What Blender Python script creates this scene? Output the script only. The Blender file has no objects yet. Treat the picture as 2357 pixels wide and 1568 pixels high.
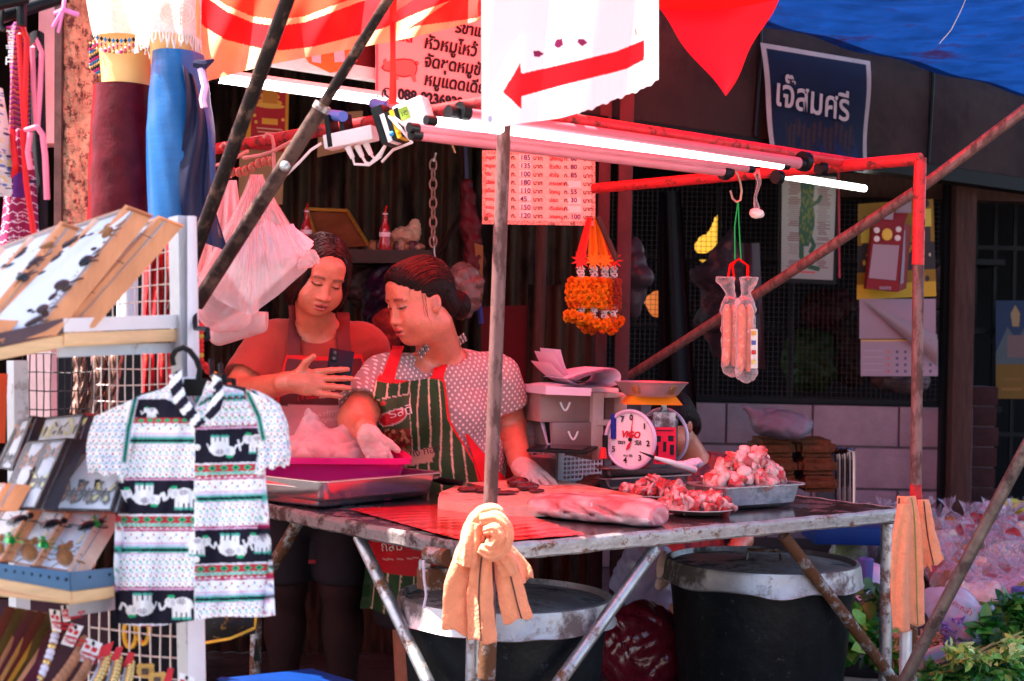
import bpy, bmesh, math, random
import numpy as np
from mathutils import Vector, Matrix
from mathutils.bvhtree import BVHTree
random.seed(7);RNG=np.random.default_rng(7)
SC=bpy.context.scene;COL=SC.collection
R=math.radians
# ------------------------------------------------------------------ camera
F=3394.0;CX, CY=1178.5, 784.0;H=1.25;ROLL=R(1.2)
CR, SR=math.cos(ROLL), math.sin(ROLL)
cam=bpy.data.cameras.new('camera');camo=bpy.data.objects.new('camera', cam);COL.objects.link(camo)
camo.matrix_world=Matrix(((CR, -SR, 0, 0), (0, 0, -1, 0), (SR, CR, 0, H), (0, 0, 0, 1)))
cam.sensor_width=36;cam.lens=36*F/2357;cam.clip_end=500;cam.clip_start=.05
cam.dof.use_dof=True;cam.dof.focus_distance=4.0;cam.dof.aperture_fstop=5.0
SC.camera=camo
# ------------------------------------------------------------------ world, sun
SUN_DIR=Vector((-.55, .05, .95)).normalized()
el=math.asin(SUN_DIR.z);az=math.atan2(SUN_DIR.x, SUN_DIR.y)
w=bpy.data.worlds.new('World');SC.world=w;w.use_nodes=True
nt=w.node_tree;bg=nt.nodes['Background'];sk=nt.nodes.new('ShaderNodeTexSky')
sk.sky_type='NISHITA';sk.sun_disc=False;sk.sun_elevation=el;sk.sun_rotation=az
sk.dust_density=2.0;sk.altitude=50
nt.links.new(sk.outputs[0], bg.inputs[0]);bg.inputs[1].default_value=.085
sl=bpy.data.lights.new('sun', 'SUN');sl.energy=5.0;sl.angle=R(.5);sl.color=(1, .95, .88)
so=bpy.data.objects.new('sun', sl);COL.objects.link(so);so.rotation_euler=(-SUN_DIR).to_track_quat('-Z', 'Y').to_euler()
SC.view_settings.view_transform='Standard';SC.view_settings.look='None';SC.view_settings.gamma=1
SC.view_settings.exposure=2.58;SC.view_settings.use_curve_mapping=False
SC.render.engine='CYCLES';SC.cycles.use_denoising=True;SC.cycles.max_bounces=8
SC.cycles.transparent_max_bounces=16;SC.cycles.sample_clamp_indirect=6;SC.cycles.caustics_reflective=False;SC.cycles.caustics_refractive=False
# ------------------------------------------------------------------ points: a sight line of the survey photo at a given distance or height
def P(x, y, d):
    u=(x-CX)/F*d;v=(y-CY)/F*d
    return Vector((u*CR+v*SR, d, H+u*SR-v*CR))
def PZ(x, y, z):
    u=(x-CX)/F;v=(y-CY)/F
    d=(z-H)/(u*SR-v*CR)
    return P(x, y, d)
def V3(*a):return Vector(a)
# ------------------------------------------------------------------ colours, materials
def hx(s):
    s=s.lstrip('#');c=[int(s[i:i+2], 16)/255 for i in (0, 2, 4)]
    return tuple(((v+.055)/1.055)**2.4 if v>.04045 else v/12.92 for v in c)
MATS={}
def M(name, col=None, rough=.6, metal=0., var=.12, scale=12., bump=.0, bscale=60., rust=None, rust_amt=.5, rust_scale=9., coat=0., vcol=False,
      translucent=0., alpha=1., emit=None, estr=0., spec=.16, stretch=(1, 1, 1), sheen=0., sss=0., weave=0., double=None):
    if name in MATS:return MATS[name]
    m=bpy.data.materials.new(name);MATS[name]=m;m.use_nodes=True
    t=m.node_tree;n=t.nodes;b=n['Principled BSDF'];L=t.links.new
    tc=n.new('ShaderNodeTexCoord');mp=n.new('ShaderNodeMapping');mp.inputs['Scale'].default_value=stretch
    L(tc.outputs['Object'], mp.inputs[0]);co=mp.outputs[0]
    if vcol:
        a=n.new('ShaderNodeAttribute');a.attribute_name='Col';base=a.outputs['Color']
    else:
        r=n.new('ShaderNodeRGB');r.outputs[0].default_value=(*col, 1);base=r.outputs[0]
    if var>0:
        nz=n.new('ShaderNodeTexNoise');nz.inputs['Scale'].default_value=scale;nz.inputs['Detail'].default_value=6;nz.inputs['Roughness'].default_value=.65
        L(co, nz.inputs['Vector'])
        mr=n.new('ShaderNodeMapRange');mr.inputs[1].default_value=.3;mr.inputs[2].default_value=.7;mr.inputs[3].default_value=1-var;mr.inputs[4].default_value=1+var
        L(nz.outputs[0], mr.inputs[0])
        mx=n.new('ShaderNodeMix');mx.data_type='RGBA';mx.blend_type='MULTIPLY';mx.inputs[0].default_value=1
        L(base, mx.inputs[6]);L(mr.outputs[0], mx.inputs[7]);base=mx.outputs[2]
    rs=None
    if rust:
        nz2=n.new('ShaderNodeTexNoise');nz2.inputs['Scale'].default_value=rust_scale;nz2.inputs['Detail'].default_value=9;nz2.inputs['Roughness'].default_value=.72
        L(co, nz2.inputs['Vector'])
        r2=n.new('ShaderNodeMapRange');r2.inputs[1].default_value=.62-.3*rust_amt;r2.inputs[2].default_value=.72-.3*rust_amt
        L(nz2.outputs[0], r2.inputs[0]);rs=r2.outputs[0]
        m2=n.new('ShaderNodeMix');m2.data_type='RGBA';L(rs, m2.inputs[0]);L(base, m2.inputs[6]);m2.inputs[7].default_value=(*rust, 1);base=m2.outputs[2]
        if metal>0:
            ml=n.new('ShaderNodeMapRange');ml.inputs[3].default_value=metal;ml.inputs[4].default_value=.1;L(rs, ml.inputs[0]);L(ml.outputs[0], b.inputs['Metallic'])
        rl=n.new('ShaderNodeMapRange');rl.inputs[3].default_value=rough;rl.inputs[4].default_value=.85;L(rs, rl.inputs[0]);L(rl.outputs[0], b.inputs['Roughness'])
    if not (rust and metal>0):b.inputs['Metallic'].default_value=metal
    if not rust:b.inputs['Roughness'].default_value=rough
    b.inputs['Specular IOR Level'].default_value=spec
    L(base, b.inputs['Base Color'])
    if coat:b.inputs['Coat Weight'].default_value=coat;b.inputs['Coat Roughness'].default_value=.12
    if sheen:b.inputs['Sheen Weight'].default_value=sheen
    if sss:b.inputs['Subsurface Weight'].default_value=sss;b.inputs['Subsurface Scale'].default_value=.012;b.inputs['Subsurface Radius'].default_value=(1, .35, .2)
    if bump:
        nb=n.new('ShaderNodeTexNoise');nb.inputs['Scale'].default_value=bscale;nb.inputs['Detail'].default_value=5;L(co, nb.inputs['Vector'])
        hgt=nb.outputs[0]
        if weave:
            wv=n.new('ShaderNodeTexWave');wv.inputs['Scale'].default_value=weave;wv.bands_direction='Z';L(tc.outputs['Object'], wv.inputs['Vector'])
            ad=n.new('ShaderNodeMath');ad.operation='MULTIPLY_ADD';ad.inputs[1].default_value=.3;L(wv.outputs[1], ad.inputs[0]);L(hgt, ad.inputs[2]);hgt=ad.outputs[0]
        bp=n.new('ShaderNodeBump');bp.inputs['Strength'].default_value=min(1, bump);bp.inputs['Distance'].default_value=.004*max(1, bump)
        L(hgt, bp.inputs['Height']);L(bp.outputs[0], b.inputs['Normal'])
    if emit:b.inputs['Emission Color'].default_value=(*emit, 1);b.inputs['Emission Strength'].default_value=estr
    out=n['Material Output'];sh=b.outputs[0]
    if translucent:
        tr=n.new('ShaderNodeBsdfTranslucent');L(base, tr.inputs[0]);ms=n.new('ShaderNodeMixShader');ms.inputs[0].default_value=translucent
        L(sh, ms.inputs[1]);L(tr.outputs[0], ms.inputs[2]);sh=ms.outputs[0]
    if alpha<1:
        tp=n.new('ShaderNodeBsdfTransparent');ms=n.new('ShaderNodeMixShader');ms.inputs[0].default_value=alpha
        lw=n.new('ShaderNodeLayerWeight');lw.inputs[0].default_value=.35
        ma=n.new('ShaderNodeMath');ma.operation='MULTIPLY_ADD';ma.inputs[1].default_value=.6;ma.inputs[2].default_value=alpha;ma.use_clamp=True
        L(lw.outputs['Facing'], ma.inputs[0]);L(ma.outputs[0], ms.inputs[0])
        L(tp.outputs[0], ms.inputs[1]);L(sh, ms.inputs[2]);sh=ms.outputs[0]
    L(sh, out.inputs[0])
    return m
def vm(name='printed', **k):return M(name, vcol=True, **k)
# ------------------------------------------------------------------ objects
def tag(o, label=None, cat=None, group=None, kind=None):
    if label:o['label']=label
    if cat:o['category']=cat
    if group:o['group']=group
    if kind:o['kind']=kind
    return o
def thing(name, label, cat, loc=(0, 0, 0), group=None, rz=0., kind=None):
    o=bpy.data.objects.new(name, None);COL.objects.link(o);o.location=loc;o.rotation_euler=(0, 0, rz);o.empty_display_size=.05
    return tag(o, label, cat, group, kind)
def origin(o):
    l=Vector((0, 0, 0))
    while o is not None:l+=o.location;o=o.parent
    return l
def link(name, me, mat, parent=None, label=None, cat=None, group=None, kind=None, smooth=True, world=True, auto=40):
    if mat is not None:
        for x in (mat if isinstance(mat, (list, tuple)) else [mat]):me.materials.append(x)
    o=bpy.data.objects.new(name, me);COL.objects.link(o)
    if parent is not None:
        o.parent=parent
        if world:me.transform(Matrix.Translation(-origin(parent)))
    elif world and len(me.vertices):
        co=np.empty(len(me.vertices)*3, np.float32);me.vertices.foreach_get('co', co);co=co.reshape(-1, 3)
        c=Vector(((co[:, 0].min()+co[:, 0].max())/2, (co[:, 1].min()+co[:, 1].max())/2, co[:, 2].min()));c=Vector([float(v) for v in c])
        me.transform(Matrix.Translation(-c));o.location=c
    if smooth:
        me.polygons.foreach_set('use_smooth', [True]*len(me.polygons))
        if auto:me.set_sharp_from_angle(angle=R(auto))
    return tag(o, label, cat, group, kind)
class MB:
    def __init__(s):s.v=[];s.f=[];s.c=None
    def add(s, vs, fs):
        b=len(s.v);s.v+=[tuple(v) for v in vs];s.f+=[tuple(i+b for i in f) for f in fs];return s
    def box(s, c, size, rot=None, bev=0.):
        h=Vector(size)/2;c=Vector(c);m=rot if rot is not None else Matrix.Identity(3)
        if bev<=0:
            vs=[c+m@Vector((x*h.x, y*h.y, z*h.z)) for x in (-1, 1) for y in (-1, 1) for z in (-1, 1)]
            return s.add(vs, [(0, 1, 3, 2), (4, 6, 7, 5), (0, 4, 5, 1), (2, 3, 7, 6), (0, 2, 6, 4), (1, 5, 7, 3)])
        bm=bmesh.new();bmesh.ops.create_cube(bm, size=1)
        for v in bm.verts:v.co=Vector((v.co.x*size[0], v.co.y*size[1], v.co.z*size[2]))
        bmesh.ops.bevel(bm, geom=bm.edges[:], offset=bev, segments=2, affect='EDGES', profile=.6)
        bm.verts.index_update();vs=[c+m@v.co for v in bm.verts];fs=[[v.index for v in f.verts] for f in bm.faces];bm.free()
        return s.add(vs, fs)
    def hexa(s, q, off):
        """a slab: quad q (4 points, ccw from the front) and the same quad moved by off"""
        q=[Vector(p) for p in q];off=Vector(off)
        return s.add(q+[p+off for p in q], [(0, 1, 2, 3), (7, 6, 5, 4), (0, 4, 5, 1), (1, 5, 6, 2), (2, 6, 7, 3), (3, 7, 4, 0)])
    def tube(s, pts, r, n=10, cap=True, closed=False):
        pts=[Vector(p) for p in pts];N=len(pts);rr=r if isinstance(r, (list, tuple)) else [r]*N
        ref=None;vs=[];
        for i, p in enumerate(pts):
            if closed:t=pts[(i+1)%N]-pts[i-1]
            else:t=pts[min(i+1, N-1)]-pts[max(i-1, 0)]
            if t.length<1e-9:t=Vector((0, 0, 1))
            t.normalize()
            if ref is None:ref=Vector((0, 0, 1)) if abs(t.z)<.9 else Vector((1, 0, 0))
            a=(ref-t*ref.dot(t));
            if a.length<1e-6:a=Vector((1, 0, 0))-t*t.x
            a.normalize();b=t.cross(a);ref=a
            for k in range(n):
                an=2*math.pi*k/n;vs.append(p+(a*math.cos(an)+b*math.sin(an))*rr[i])
        fs=[]
        for i in range(N if closed else N-1):
            j=(i+1)%N
            for k in range(n):fs.append((i*n+k, i*n+(k+1)%n, j*n+(k+1)%n, j*n+k))
        if cap and not closed:fs+=[tuple(range(n-1, -1, -1)), tuple(range((N-1)*n, N*n))]
        return s.add(vs, fs)
    def lathe(s, prof, c=(0, 0, 0), n=32, rot=None, sx=1., sy=1., wob=0.):
        c=Vector(c);m=rot if rot is not None else Matrix.Identity(3);vs=[]
        for (r, z) in prof:
            for k in range(n):
                a=2*math.pi*k/n;q=1+wob*(math.sin(3*a+1)+.6*math.sin(7*a))
                vs.append(c+m@Vector((r*q*math.cos(a)*sx, r*q*math.sin(a)*sy, z)))
        fs=[]
        for i in range(len(prof)-1):
            for k in range(n):fs.append((i*n+k, i*n+(k+1)%n, (i+1)*n+(k+1)%n, (i+1)*n+k))
        return s.add(vs, fs)
    def sphere(s, c, r, n=10, m=7, rot=None):
        r=(r, r, r) if not isinstance(r, (tuple, list)) else r
        prof=[(max(1e-4, math.sin(math.pi*i/m)), -math.cos(math.pi*i/m)) for i in range(m+1)]
        b=len(s.v);s.lathe(prof, (0, 0, 0), n);mt=rot if rot is not None else Matrix.Identity(3)
        for i in range(b, len(s.v)):
            v=s.v[i];s.v[i]=tuple(Vector(c)+mt@Vector((v[0]*r[0], v[1]*r[1], v[2]*r[2])))
        return s
    def grid(s, fn, nu, nv):
        b=len(s.v)
        for j in range(nv+1):
            for i in range(nu+1):s.v.append(tuple(fn(i/nu, j/nv)))
        for j in range(nv):
            for i in range(nu):
                a=b+j*(nu+1)+i;s.f.append((a, a+1, a+nu+2, a+nu+1))
        return s
    def poly(s, pts, off):
        """a flat outline (list of points) extruded by off"""
        n=len(pts);pts=[Vector(p) for p in pts];off=Vector(off)
        return s.add(pts+[p+off for p in pts], [tuple(range(n)), tuple(range(2*n-1, n-1, -1))]+[(i, i+n, (i+1)%n+n, (i+1)%n) for i in range(n)])
    def mesh(s, name='m'):
        me=bpy.data.meshes.new(name);me.from_pydata(s.v, [], s.f);me.validate();me.update();return me
    def build(s, name, mat, parent=None, fix=True, **k):
        me=s.mesh(name)
        if fix:
            bm=bmesh.new();bm.from_mesh(me);bmesh.ops.recalc_face_normals(bm, faces=bm.faces);bm.to_mesh(me);bm.free()
        return link(name, me, mat, parent, **k)
def copy_tree(o, parent=None, loc=None, rz=None, label=None, deep=True):
    c=o.copy();COL.objects.link(c)
    if parent is not None:c.parent=parent
    if loc is not None:c.location=loc
    if rz is not None:c.rotation_euler=(0, 0, rz)
    if label:c['label']=label
    if deep:
        for ch in list(o.children):copy_tree(ch, c)
    return c
def rotto(xd, yd=None, up=(0, 0, 1)):
    """3x3 with columns x, y, z built from an x direction and an up hint"""
    x=Vector(xd).normalized();z=Vector(up);z=(z-x*z.dot(x)).normalized();y=z.cross(x)
    return Matrix((x, y, z)).transposed()
def rotz(a):return Matrix.Rotation(a, 3, 'Z')
# ------------------------------------------------------------------ lettering
def text(s, o, xd, up, size, mat, parent, name='lettering', bold=0., lift=.002, align='LEFT', depth=.0006, shear=0., sx=1., label=None):
    cu=bpy.data.curves.new('t', 'FONT');cu.body=s;cu.size=size;cu.align_x=align;cu.offset=bold;cu.extrude=depth;cu.shear=shear;cu.resolution_u=3
    ob=bpy.data.objects.new('t', cu);COL.objects.link(ob)
    dg=bpy.context.evaluated_depsgraph_get();me=bpy.data.meshes.new_from_object(ob.evaluated_get(dg));bpy.data.objects.remove(ob)
    x=Vector(xd).normalized();u=Vector(up);u=(u-x*u.dot(x)).normalized();n=x.cross(u)
    mt=Matrix(((x.x*sx, u.x, n.x), (x.y*sx, u.y, n.y), (x.z*sx, u.z, n.z))).to_4x4()
    me.transform(Matrix.Translation(Vector(o)+n*lift)@mt);me.materials.clear()
    return link(name, me, mat, parent, smooth=False, label=label)
# ------------------------------------------------------------------ flat print: a small raster of paint turned into vertex colours of a real sheet
class Canvas:
    def __init__(s, x0, y0, x1, y1, nx, ny, bgc):
        s.b=(x0, y0, x1, y1);s.nx, s.ny=nx, ny
        s.X, s.Y=np.meshgrid(np.linspace(x0, x1, nx), np.linspace(y0, y1, ny));s.c=np.ones((ny, nx, 3))*np.array(bgc)
    def put(s, mask, col):s.c[mask]=col
    def rect(s, x0, y0, x1, y1, col):s.put((s.X>=x0)&(s.X<=x1)&(s.Y>=y0)&(s.Y<=y1), col)
    def ell(s, x, y, rx, ry, col, a=0.):
        dx, dy=s.X-x, s.Y-y
        if a:dx, dy=dx*math.cos(a)+dy*math.sin(a), -dx*math.sin(a)+dy*math.cos(a)
        s.put((dx/rx)**2+(dy/ry)**2<=1, col)
    def line(s, pts, wd, col):
        for (x0, y0), (x1, y1) in zip(pts[:-1], pts[1:]):
            dx, dy=x1-x0, y1-y0;l2=dx*dx+dy*dy+1e-9
            t=np.clip(((s.X-x0)*dx+(s.Y-y0)*dy)/l2, 0, 1)
            s.put((s.X-x0-t*dx)**2+(s.Y-y0-t*dy)**2<=(wd/2)**2, col)
    def poly(s, pts, col):
        ins=np.zeros(s.X.shape, bool);n=len(pts)
        for i in range(n):
            (xa, ya), (xb, yb)=pts[i], pts[(i+1)%n]
            if ya==yb:continue
            ins^=((s.Y<ya)!=(s.Y<yb))&(s.X<(xb-xa)*(s.Y-ya)/(yb-ya)+xa)
        s.put(ins, col)
    def noise(s, amt):
        s.c*=1+amt*(RNG.random(s.X.shape+(1,))-.5)
    def at(s, x, y):
        i=np.clip(((np.asarray(x)-s.b[0])/(s.b[2]-s.b[0])*(s.nx-1)).round().astype(int), 0, s.nx-1)
        j=np.clip(((np.asarray(y)-s.b[1])/(s.b[3]-s.b[1])*(s.ny-1)).round().astype(int), 0, s.ny-1)
        return s.c[j, i]
def setcol(me, cols):
    a=me.color_attributes.new('Col', 'FLOAT_COLOR', 'POINT');arr=np.ones((len(me.vertices), 4), np.float32);arr[:, :3]=cols;a.data.foreach_set('color', arr.ravel())
def sheet(name, cv, fn, mat, parent=None, thick=.0, **k):
    """a real sheet whose vertex (i,j) sits at fn(u,v), u right, v down, coloured by the canvas; thick adds a back face and rim"""
    mb=MB();mb.grid(fn, cv.nx-1, cv.ny-1);cols=cv.c.reshape(-1, 3)
    me=mb.mesh(name);setcol(me, cols)
    if thick:
        bm=bmesh.new();bm.from_mesh(me);bmesh.ops.solidify(bm, geom=bm.faces[:], thickness=thick);bm.to_mesh(me);bm.free()
    return link(name, me, mat, parent, **k)
def bil(q):
    """bilinear patch over a quad TL, TR, BR, BL"""
    a, b, c, d=[Vector(p) for p in q]
    return lambda u, v:(a*(1-u)+b*u)*(1-v)+(d*(1-u)+c*u)*v
# ------------------------------------------------------------------ distance fields for bodies, bags and meat
class Field:
    def __init__(s, lo, hi, h):
        s.lo=np.array(lo, float);s.h=h;s.n=np.ceil((np.array(hi)-s.lo)/h).astype(int)+1;s.D=np.full(s.n, .08, np.float32)
    def _win(s, c0, c1, m):
        a=np.maximum(((np.array(c0)-m-s.lo)/s.h).astype(int), 0);b=np.minimum(((np.array(c1)+m-s.lo)/s.h).astype(int)+2, s.n)
        if (b<=a).any():return None
        g=np.meshgrid(*[s.lo[i]+s.h*np.arange(a[i], b[i]) for i in range(3)], indexing='ij', sparse=True)
        return tuple(slice(a[i], b[i]) for i in range(3)), g
    def _mix(s, sl, d, k, sub):
        c=s.D[sl]
        if sub:
            h=np.clip(.5-.5*(c+d)/k, 0, 1);s.D[sl]=c*(1-h)-d*h+k*h*(1-h)
        else:
            h=np.clip(.5+.5*(c-d)/k, 0, 1);s.D[sl]=c*(1-h)+d*h-k*h*(1-h)
    def cap(s, a, b, ra, rb=None, k=.02, sub=False):
        rb=ra if rb is None else rb;a=np.array(a, float);b=np.array(b, float);m=max(ra, rb)+k+.03
        w=s._win(np.minimum(a, b), np.maximum(a, b), m)
        if w is None:return
        sl, (x, y, z)=w;ab=b-a;l2=ab@ab+1e-12
        t=np.clip(((x-a[0])*ab[0]+(y-a[1])*ab[1]+(z-a[2])*ab[2])/l2, 0, 1)
        d=np.sqrt((x-a[0]-t*ab[0])**2+(y-a[1]-t*ab[1])**2+(z-a[2]-t*ab[2])**2)-(ra+(rb-ra)*t)
        s._mix(sl, d.astype(np.float32), k, sub)
    def ell(s, c, r, k=.02, rot=None, sub=False):
        c=np.array(c, float);r=np.array(r, float);m=r.max()+k+.03
        w=s._win(c, c, m)
        if w is None:return
        sl, (x, y, z)=w;x=x-c[0];y=y-c[1];z=z-c[2]
        if rot is not None:
            q=np.array(rot);x, y, z=q[0, 0]*x+q[1, 0]*y+q[2, 0]*z, q[0, 1]*x+q[1, 1]*y+q[2, 1]*z, q[0, 2]*x+q[1, 2]*y+q[2, 2]*z
        k0=np.sqrt((x/r[0])**2+(y/r[1])**2+(z/r[2])**2);k1=np.sqrt((x/r[0]**2)**2+(y/r[1]**2)**2+(z/r[2]**2)**2)+1e-9
        s._mix(sl, (k0*(k0-1)/k1).astype(np.float32), k, sub)
    def polys(s):
        import openvdb
        g=openvdb.FloatGrid(.08);g.copyFromArray(np.ascontiguousarray(s.D));p, q=g.convertToQuads(0.)
        return np.asarray(p)*s.h+s.lo, np.asarray(q)
    def mesh(s, name='m'):
        p, q=s.polys();me=bpy.data.meshes.new(name);me.from_pydata(p.tolist(), [], q[:, ::-1].tolist());me.update()
        vol=sum(((me.vertices[f.vertices[0]].co).dot(f.normal)*f.area) for f in me.polygons)
        if vol<0:me.flip_normals()
        return me, p
def wob(p, amp, fr, seed=0.):
    p=np.asarray(p);return amp*(np.sin(p[:, 0]*fr+seed)*np.cos(p[:, 1]*fr*1.3+seed*2)+.5*np.sin(p[:, 2]*fr*2.1+seed*3+p[:, 0]*fr*1.7))
# ================================================================== palette
STEEL=M('galvanised_steel', (.42, .42, .44), .38, .85, .2, 14, bump=.25, bscale=90, rust=(.16, .07, .035), rust_amt=.38, rust_scale=16)
STEELR=M('rusty_steel', (.36, .35, .36), .5, .7, .25, 18, bump=.5, bscale=70, rust=(.12, .05, .025), rust_amt=.75, rust_scale=22)
INOX=M('stainless_steel', (.62, .60, .60), .2, 1., .06, 8, bump=.12, bscale=25)
DARKP=M('dark_painted_pipe', (.012, .007, .007), .42, .3, .3, 30, bump=.35, bscale=110, rust=(.10, .05, .035), rust_amt=.35, rust_scale=30)
REDP=M('red_painted_pipe', (.55, .025, .03), .35, .0, .22, 22, bump=.3, bscale=80, rust=(.10, .03, .025), rust_amt=.32, rust_scale=26)
BROWNP=M('worn_pipe', (.20, .095, .09), .4, .45, .25, 25, bump=.35, bscale=110, rust=(.10, .045, .04), rust_amt=.5, rust_scale=34, stretch=(1, 1, .35))
BLACK=M('black_plastic', (.006, .006, .007), .35, 0, .2, 20)
BLACKR=M('scuffed_black_rubber', (.007, .008, .010), .42, 0, .4, 18, bump=.5, bscale=35, rust=(.06, .06, .065), rust_amt=.06, rust_scale=38)
WHITEP=M('white_plastic', (.75, .73, .72), .4, 0, .08, 10)
WOOD=M('pale_wood', (.62, .33, .15), .6, 0, .18, 9, bump=.2, bscale=60, stretch=(1, 1, 6))
DWOOD=M('dark_wood', (.018, .009, .007), .4, 0, .25, 14, coat=.3)
BRWOOD=M('brown_timber', (.06, .027, .022), .7, 0, .35, 12, bump=.6, bscale=40, stretch=(5, 5, .6))
RED=M('red_sheet', (.62, .015, .02), .3, 0, .1, 6, bump=.1, bscale=30)
# ================================================================== ground
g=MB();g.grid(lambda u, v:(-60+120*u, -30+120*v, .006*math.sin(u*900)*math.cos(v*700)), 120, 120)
g.build('ground', M('wet_shaded_concrete', (.03, .026, .026), .45, 0, .4, 1.6, bump=.8, bscale=14, rust=(.03, .025, .025), rust_amt=.5, rust_scale=2.2), kind='structure')  # dark tone puts the shade of the stalls into the wet concrete
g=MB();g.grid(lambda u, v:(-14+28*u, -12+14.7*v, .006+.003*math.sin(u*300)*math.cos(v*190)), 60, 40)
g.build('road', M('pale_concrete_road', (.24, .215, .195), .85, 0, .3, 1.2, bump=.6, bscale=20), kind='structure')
# ================================================================== shop front line
FD=Vector((.784, .62, 0));FN=Vector((.62, -.784, 0));F0=Vector((-.84, 4.32, 0))
def FP(t, z, out=0.):return F0+FD*t+FN*out+Vector((0, 0, z))
# fascia boards: left maroon panel, right brown panels
fas=thing('shop_fascia', 'brown concrete fascia beam over the shop front behind the blue sign', 'fascia', tuple(FP(2.6, 2.03)))
FASM=M('stained_fascia', (.034, .016, .015), .75, 0, .35, 2.2, bump=.4, bscale=18, rust=(.022, .010, .012), rust_amt=.5, rust_scale=1.6)
for i, (a, b) in enumerate(((.95, 2.25), (2.256, 3.35), (3.356, 4.4), (4.406, 6.2))):
    MB().hexa([FP(a, 2.055), FP(b, 2.055), FP(b, 2.85), FP(a, 2.85)], -FN*.05).build('panel', FASM, fas)
MB().hexa([FP(.95, 1.99, .02), FP(6.2, 1.99, .02), FP(6.2, 2.05, .02), FP(.95, 2.05, .02)], -FN*.09).build('bottom_beam', M('dark_beam', (.005, .003, .003), .6, 0, .3, 8), fas)
for t in (2.25, 3.35, 4.4):MB().tube([FP(t, 2.85, .012), FP(t+.01, 2.4, .012), FP(t-.012, 2.06, .012)], .008, 6).build('cable', BLACK, fas)
mf=thing('maroon_fascia', 'dark maroon board above the left shop bay carrying the pig sign', 'fascia', tuple(FP(-.2, 2.08)))
MB().hexa([FP(-.3, 2.1), FP(.94, 2.1), FP(.94, 2.9), FP(-.3, 2.9)], -FN*.04).build('board', M('maroon_paint', (.085, .008, .012), .55, 0, .25, 5, bump=.2), mf)
MB().hexa([FP(-.25, 2.06, .004), FP(.94, 2.06, .004), FP(.94, 2.096, .004), FP(-.25, 2.096, .004)], -FN*.05).build('pale_edge', WHITEP, mf)
# corrugated back wall of the left bay (sheets are pieces)
cw=thing('corrugated_wall', 'dark brown rusty corrugated metal wall behind the two women', 'wall', (0, 5.75, 0))
CORR=M('corrugated_iron', (.052, .033, .021), .55, .25, .35, 5, bump=.3, bscale=40, rust=(.012, .007, .006), rust_amt=.55, rust_scale=5, stretch=(1, 1, .25))
for k in range(4):
    x0=-1.75+k*.52;y0=5.75+.012*(k%2)
    m=MB();m.grid(lambda u, v:(x0+.535*u, y0+.05*k+.014*math.sin(u*2*math.pi*8)+.0, 2.75*(1-v)), 64, 6)
    me=m.mesh();bm=bmesh.new();bm.from_mesh(me);bmesh.ops.solidify(bm, geom=bm.faces[:], thickness=.002);bm.to_mesh(me);bm.free()
    link('sheet', me, CORR, cw, auto=80)
# dark interior shell: side wall, far wall, roof slab of the shops
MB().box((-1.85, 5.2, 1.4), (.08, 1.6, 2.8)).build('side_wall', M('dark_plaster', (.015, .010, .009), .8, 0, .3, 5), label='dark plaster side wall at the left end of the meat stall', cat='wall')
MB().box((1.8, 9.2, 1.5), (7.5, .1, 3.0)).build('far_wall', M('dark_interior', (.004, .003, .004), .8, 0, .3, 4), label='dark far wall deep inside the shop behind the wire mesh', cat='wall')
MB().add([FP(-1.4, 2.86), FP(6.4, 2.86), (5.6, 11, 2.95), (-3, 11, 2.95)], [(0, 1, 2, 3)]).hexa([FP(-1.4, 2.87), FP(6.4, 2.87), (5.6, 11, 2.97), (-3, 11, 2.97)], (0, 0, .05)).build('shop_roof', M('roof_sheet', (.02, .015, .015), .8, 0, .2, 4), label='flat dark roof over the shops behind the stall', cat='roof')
# left outer wall strip, white
MB().hexa([P(85, 330, 4.6), P(128, 330, 4.6), P(133, -40, 4.6), P(90, -40, 4.6)], (0, .1, 0)).build('white_wall', M('white_plaster', (.85, .80, .86), .7, 0, .12, 8, bump=.4), label='strip of flaking white wall beside the rough column at far left', cat='wall')
MB().box((-2.55, 5.4, 1.3), (1.2, .12, 2.9)).build('shop_side_wall', M('pink_wall', (.50, .36, .36), .8, 0, .15, 5, bump=.4), label='pinkish plaster wall far left behind the souvenir rack', cat='wall')
# rough column
cl=thing('rough_column', 'rough pitted concrete column at left behind the mannequins', 'column', tuple(P(178, 784, 4.3).xy)+(0,))
c0, c1=P(178, 784, 4.3), P(178, -80, 4.3)
def colf(u, v):
    a=-math.pi/2+(u-.5)*2*math.pi;z=2.6*(1-v);r=.058+.004*math.sin(5*a+z*3)+.003*math.sin(17*a+40*z)
    r+=RNG.normal(0, .0022)+.003*math.sin(9*a+31*z)*math.sin(23*z+5*a)
    sq=1/max(abs(math.cos(a)), abs(math.sin(a)))**.55
    return (c0.x+r*sq*math.cos(a), c0.y+r*sq*math.sin(a), z)
MB().grid(colf, 72, 260).build('shaft', M('pitted_concrete', (.52, .33, .22), .9, 0, .4, 14, bump=3.5, bscale=60, rust=(.12, .05, .045), rust_amt=.42, rust_scale=34), cl, auto=80)
MB().hexa([P(122, 1000, 4.22), P(138, 1000, 4.22), P(142, -40, 4.22), P(126, -40, 4.22)], (0, .03, 0)).build('steel_edge', M('grey_steel_edge', (.09, .085, .08), .5, .4, .4, 18, bump=.4), cl)
# shop posts of the middle bay
pt=thing('shop_post', 'pair of dark red steel posts at the middle of the shop front', 'post', tuple(P(1408, 784, 5.2).xy)+(0,))
REDST=M('dull_red_steel', (.075, .02, .024), .5, .2, .25, 8, bump=.3, rust=(.06, .03, .03), rust_amt=.35, rust_scale=9)
for (x, wd, dd) in ((1383, .042, 5.24), (1431, .05, 5.2)):
    a=P(x, 784, dd);MB().box((a.x, a.y, 1.3), (wd, .05, 2.6), bev=.004).build('upright', REDST, pt)
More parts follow.
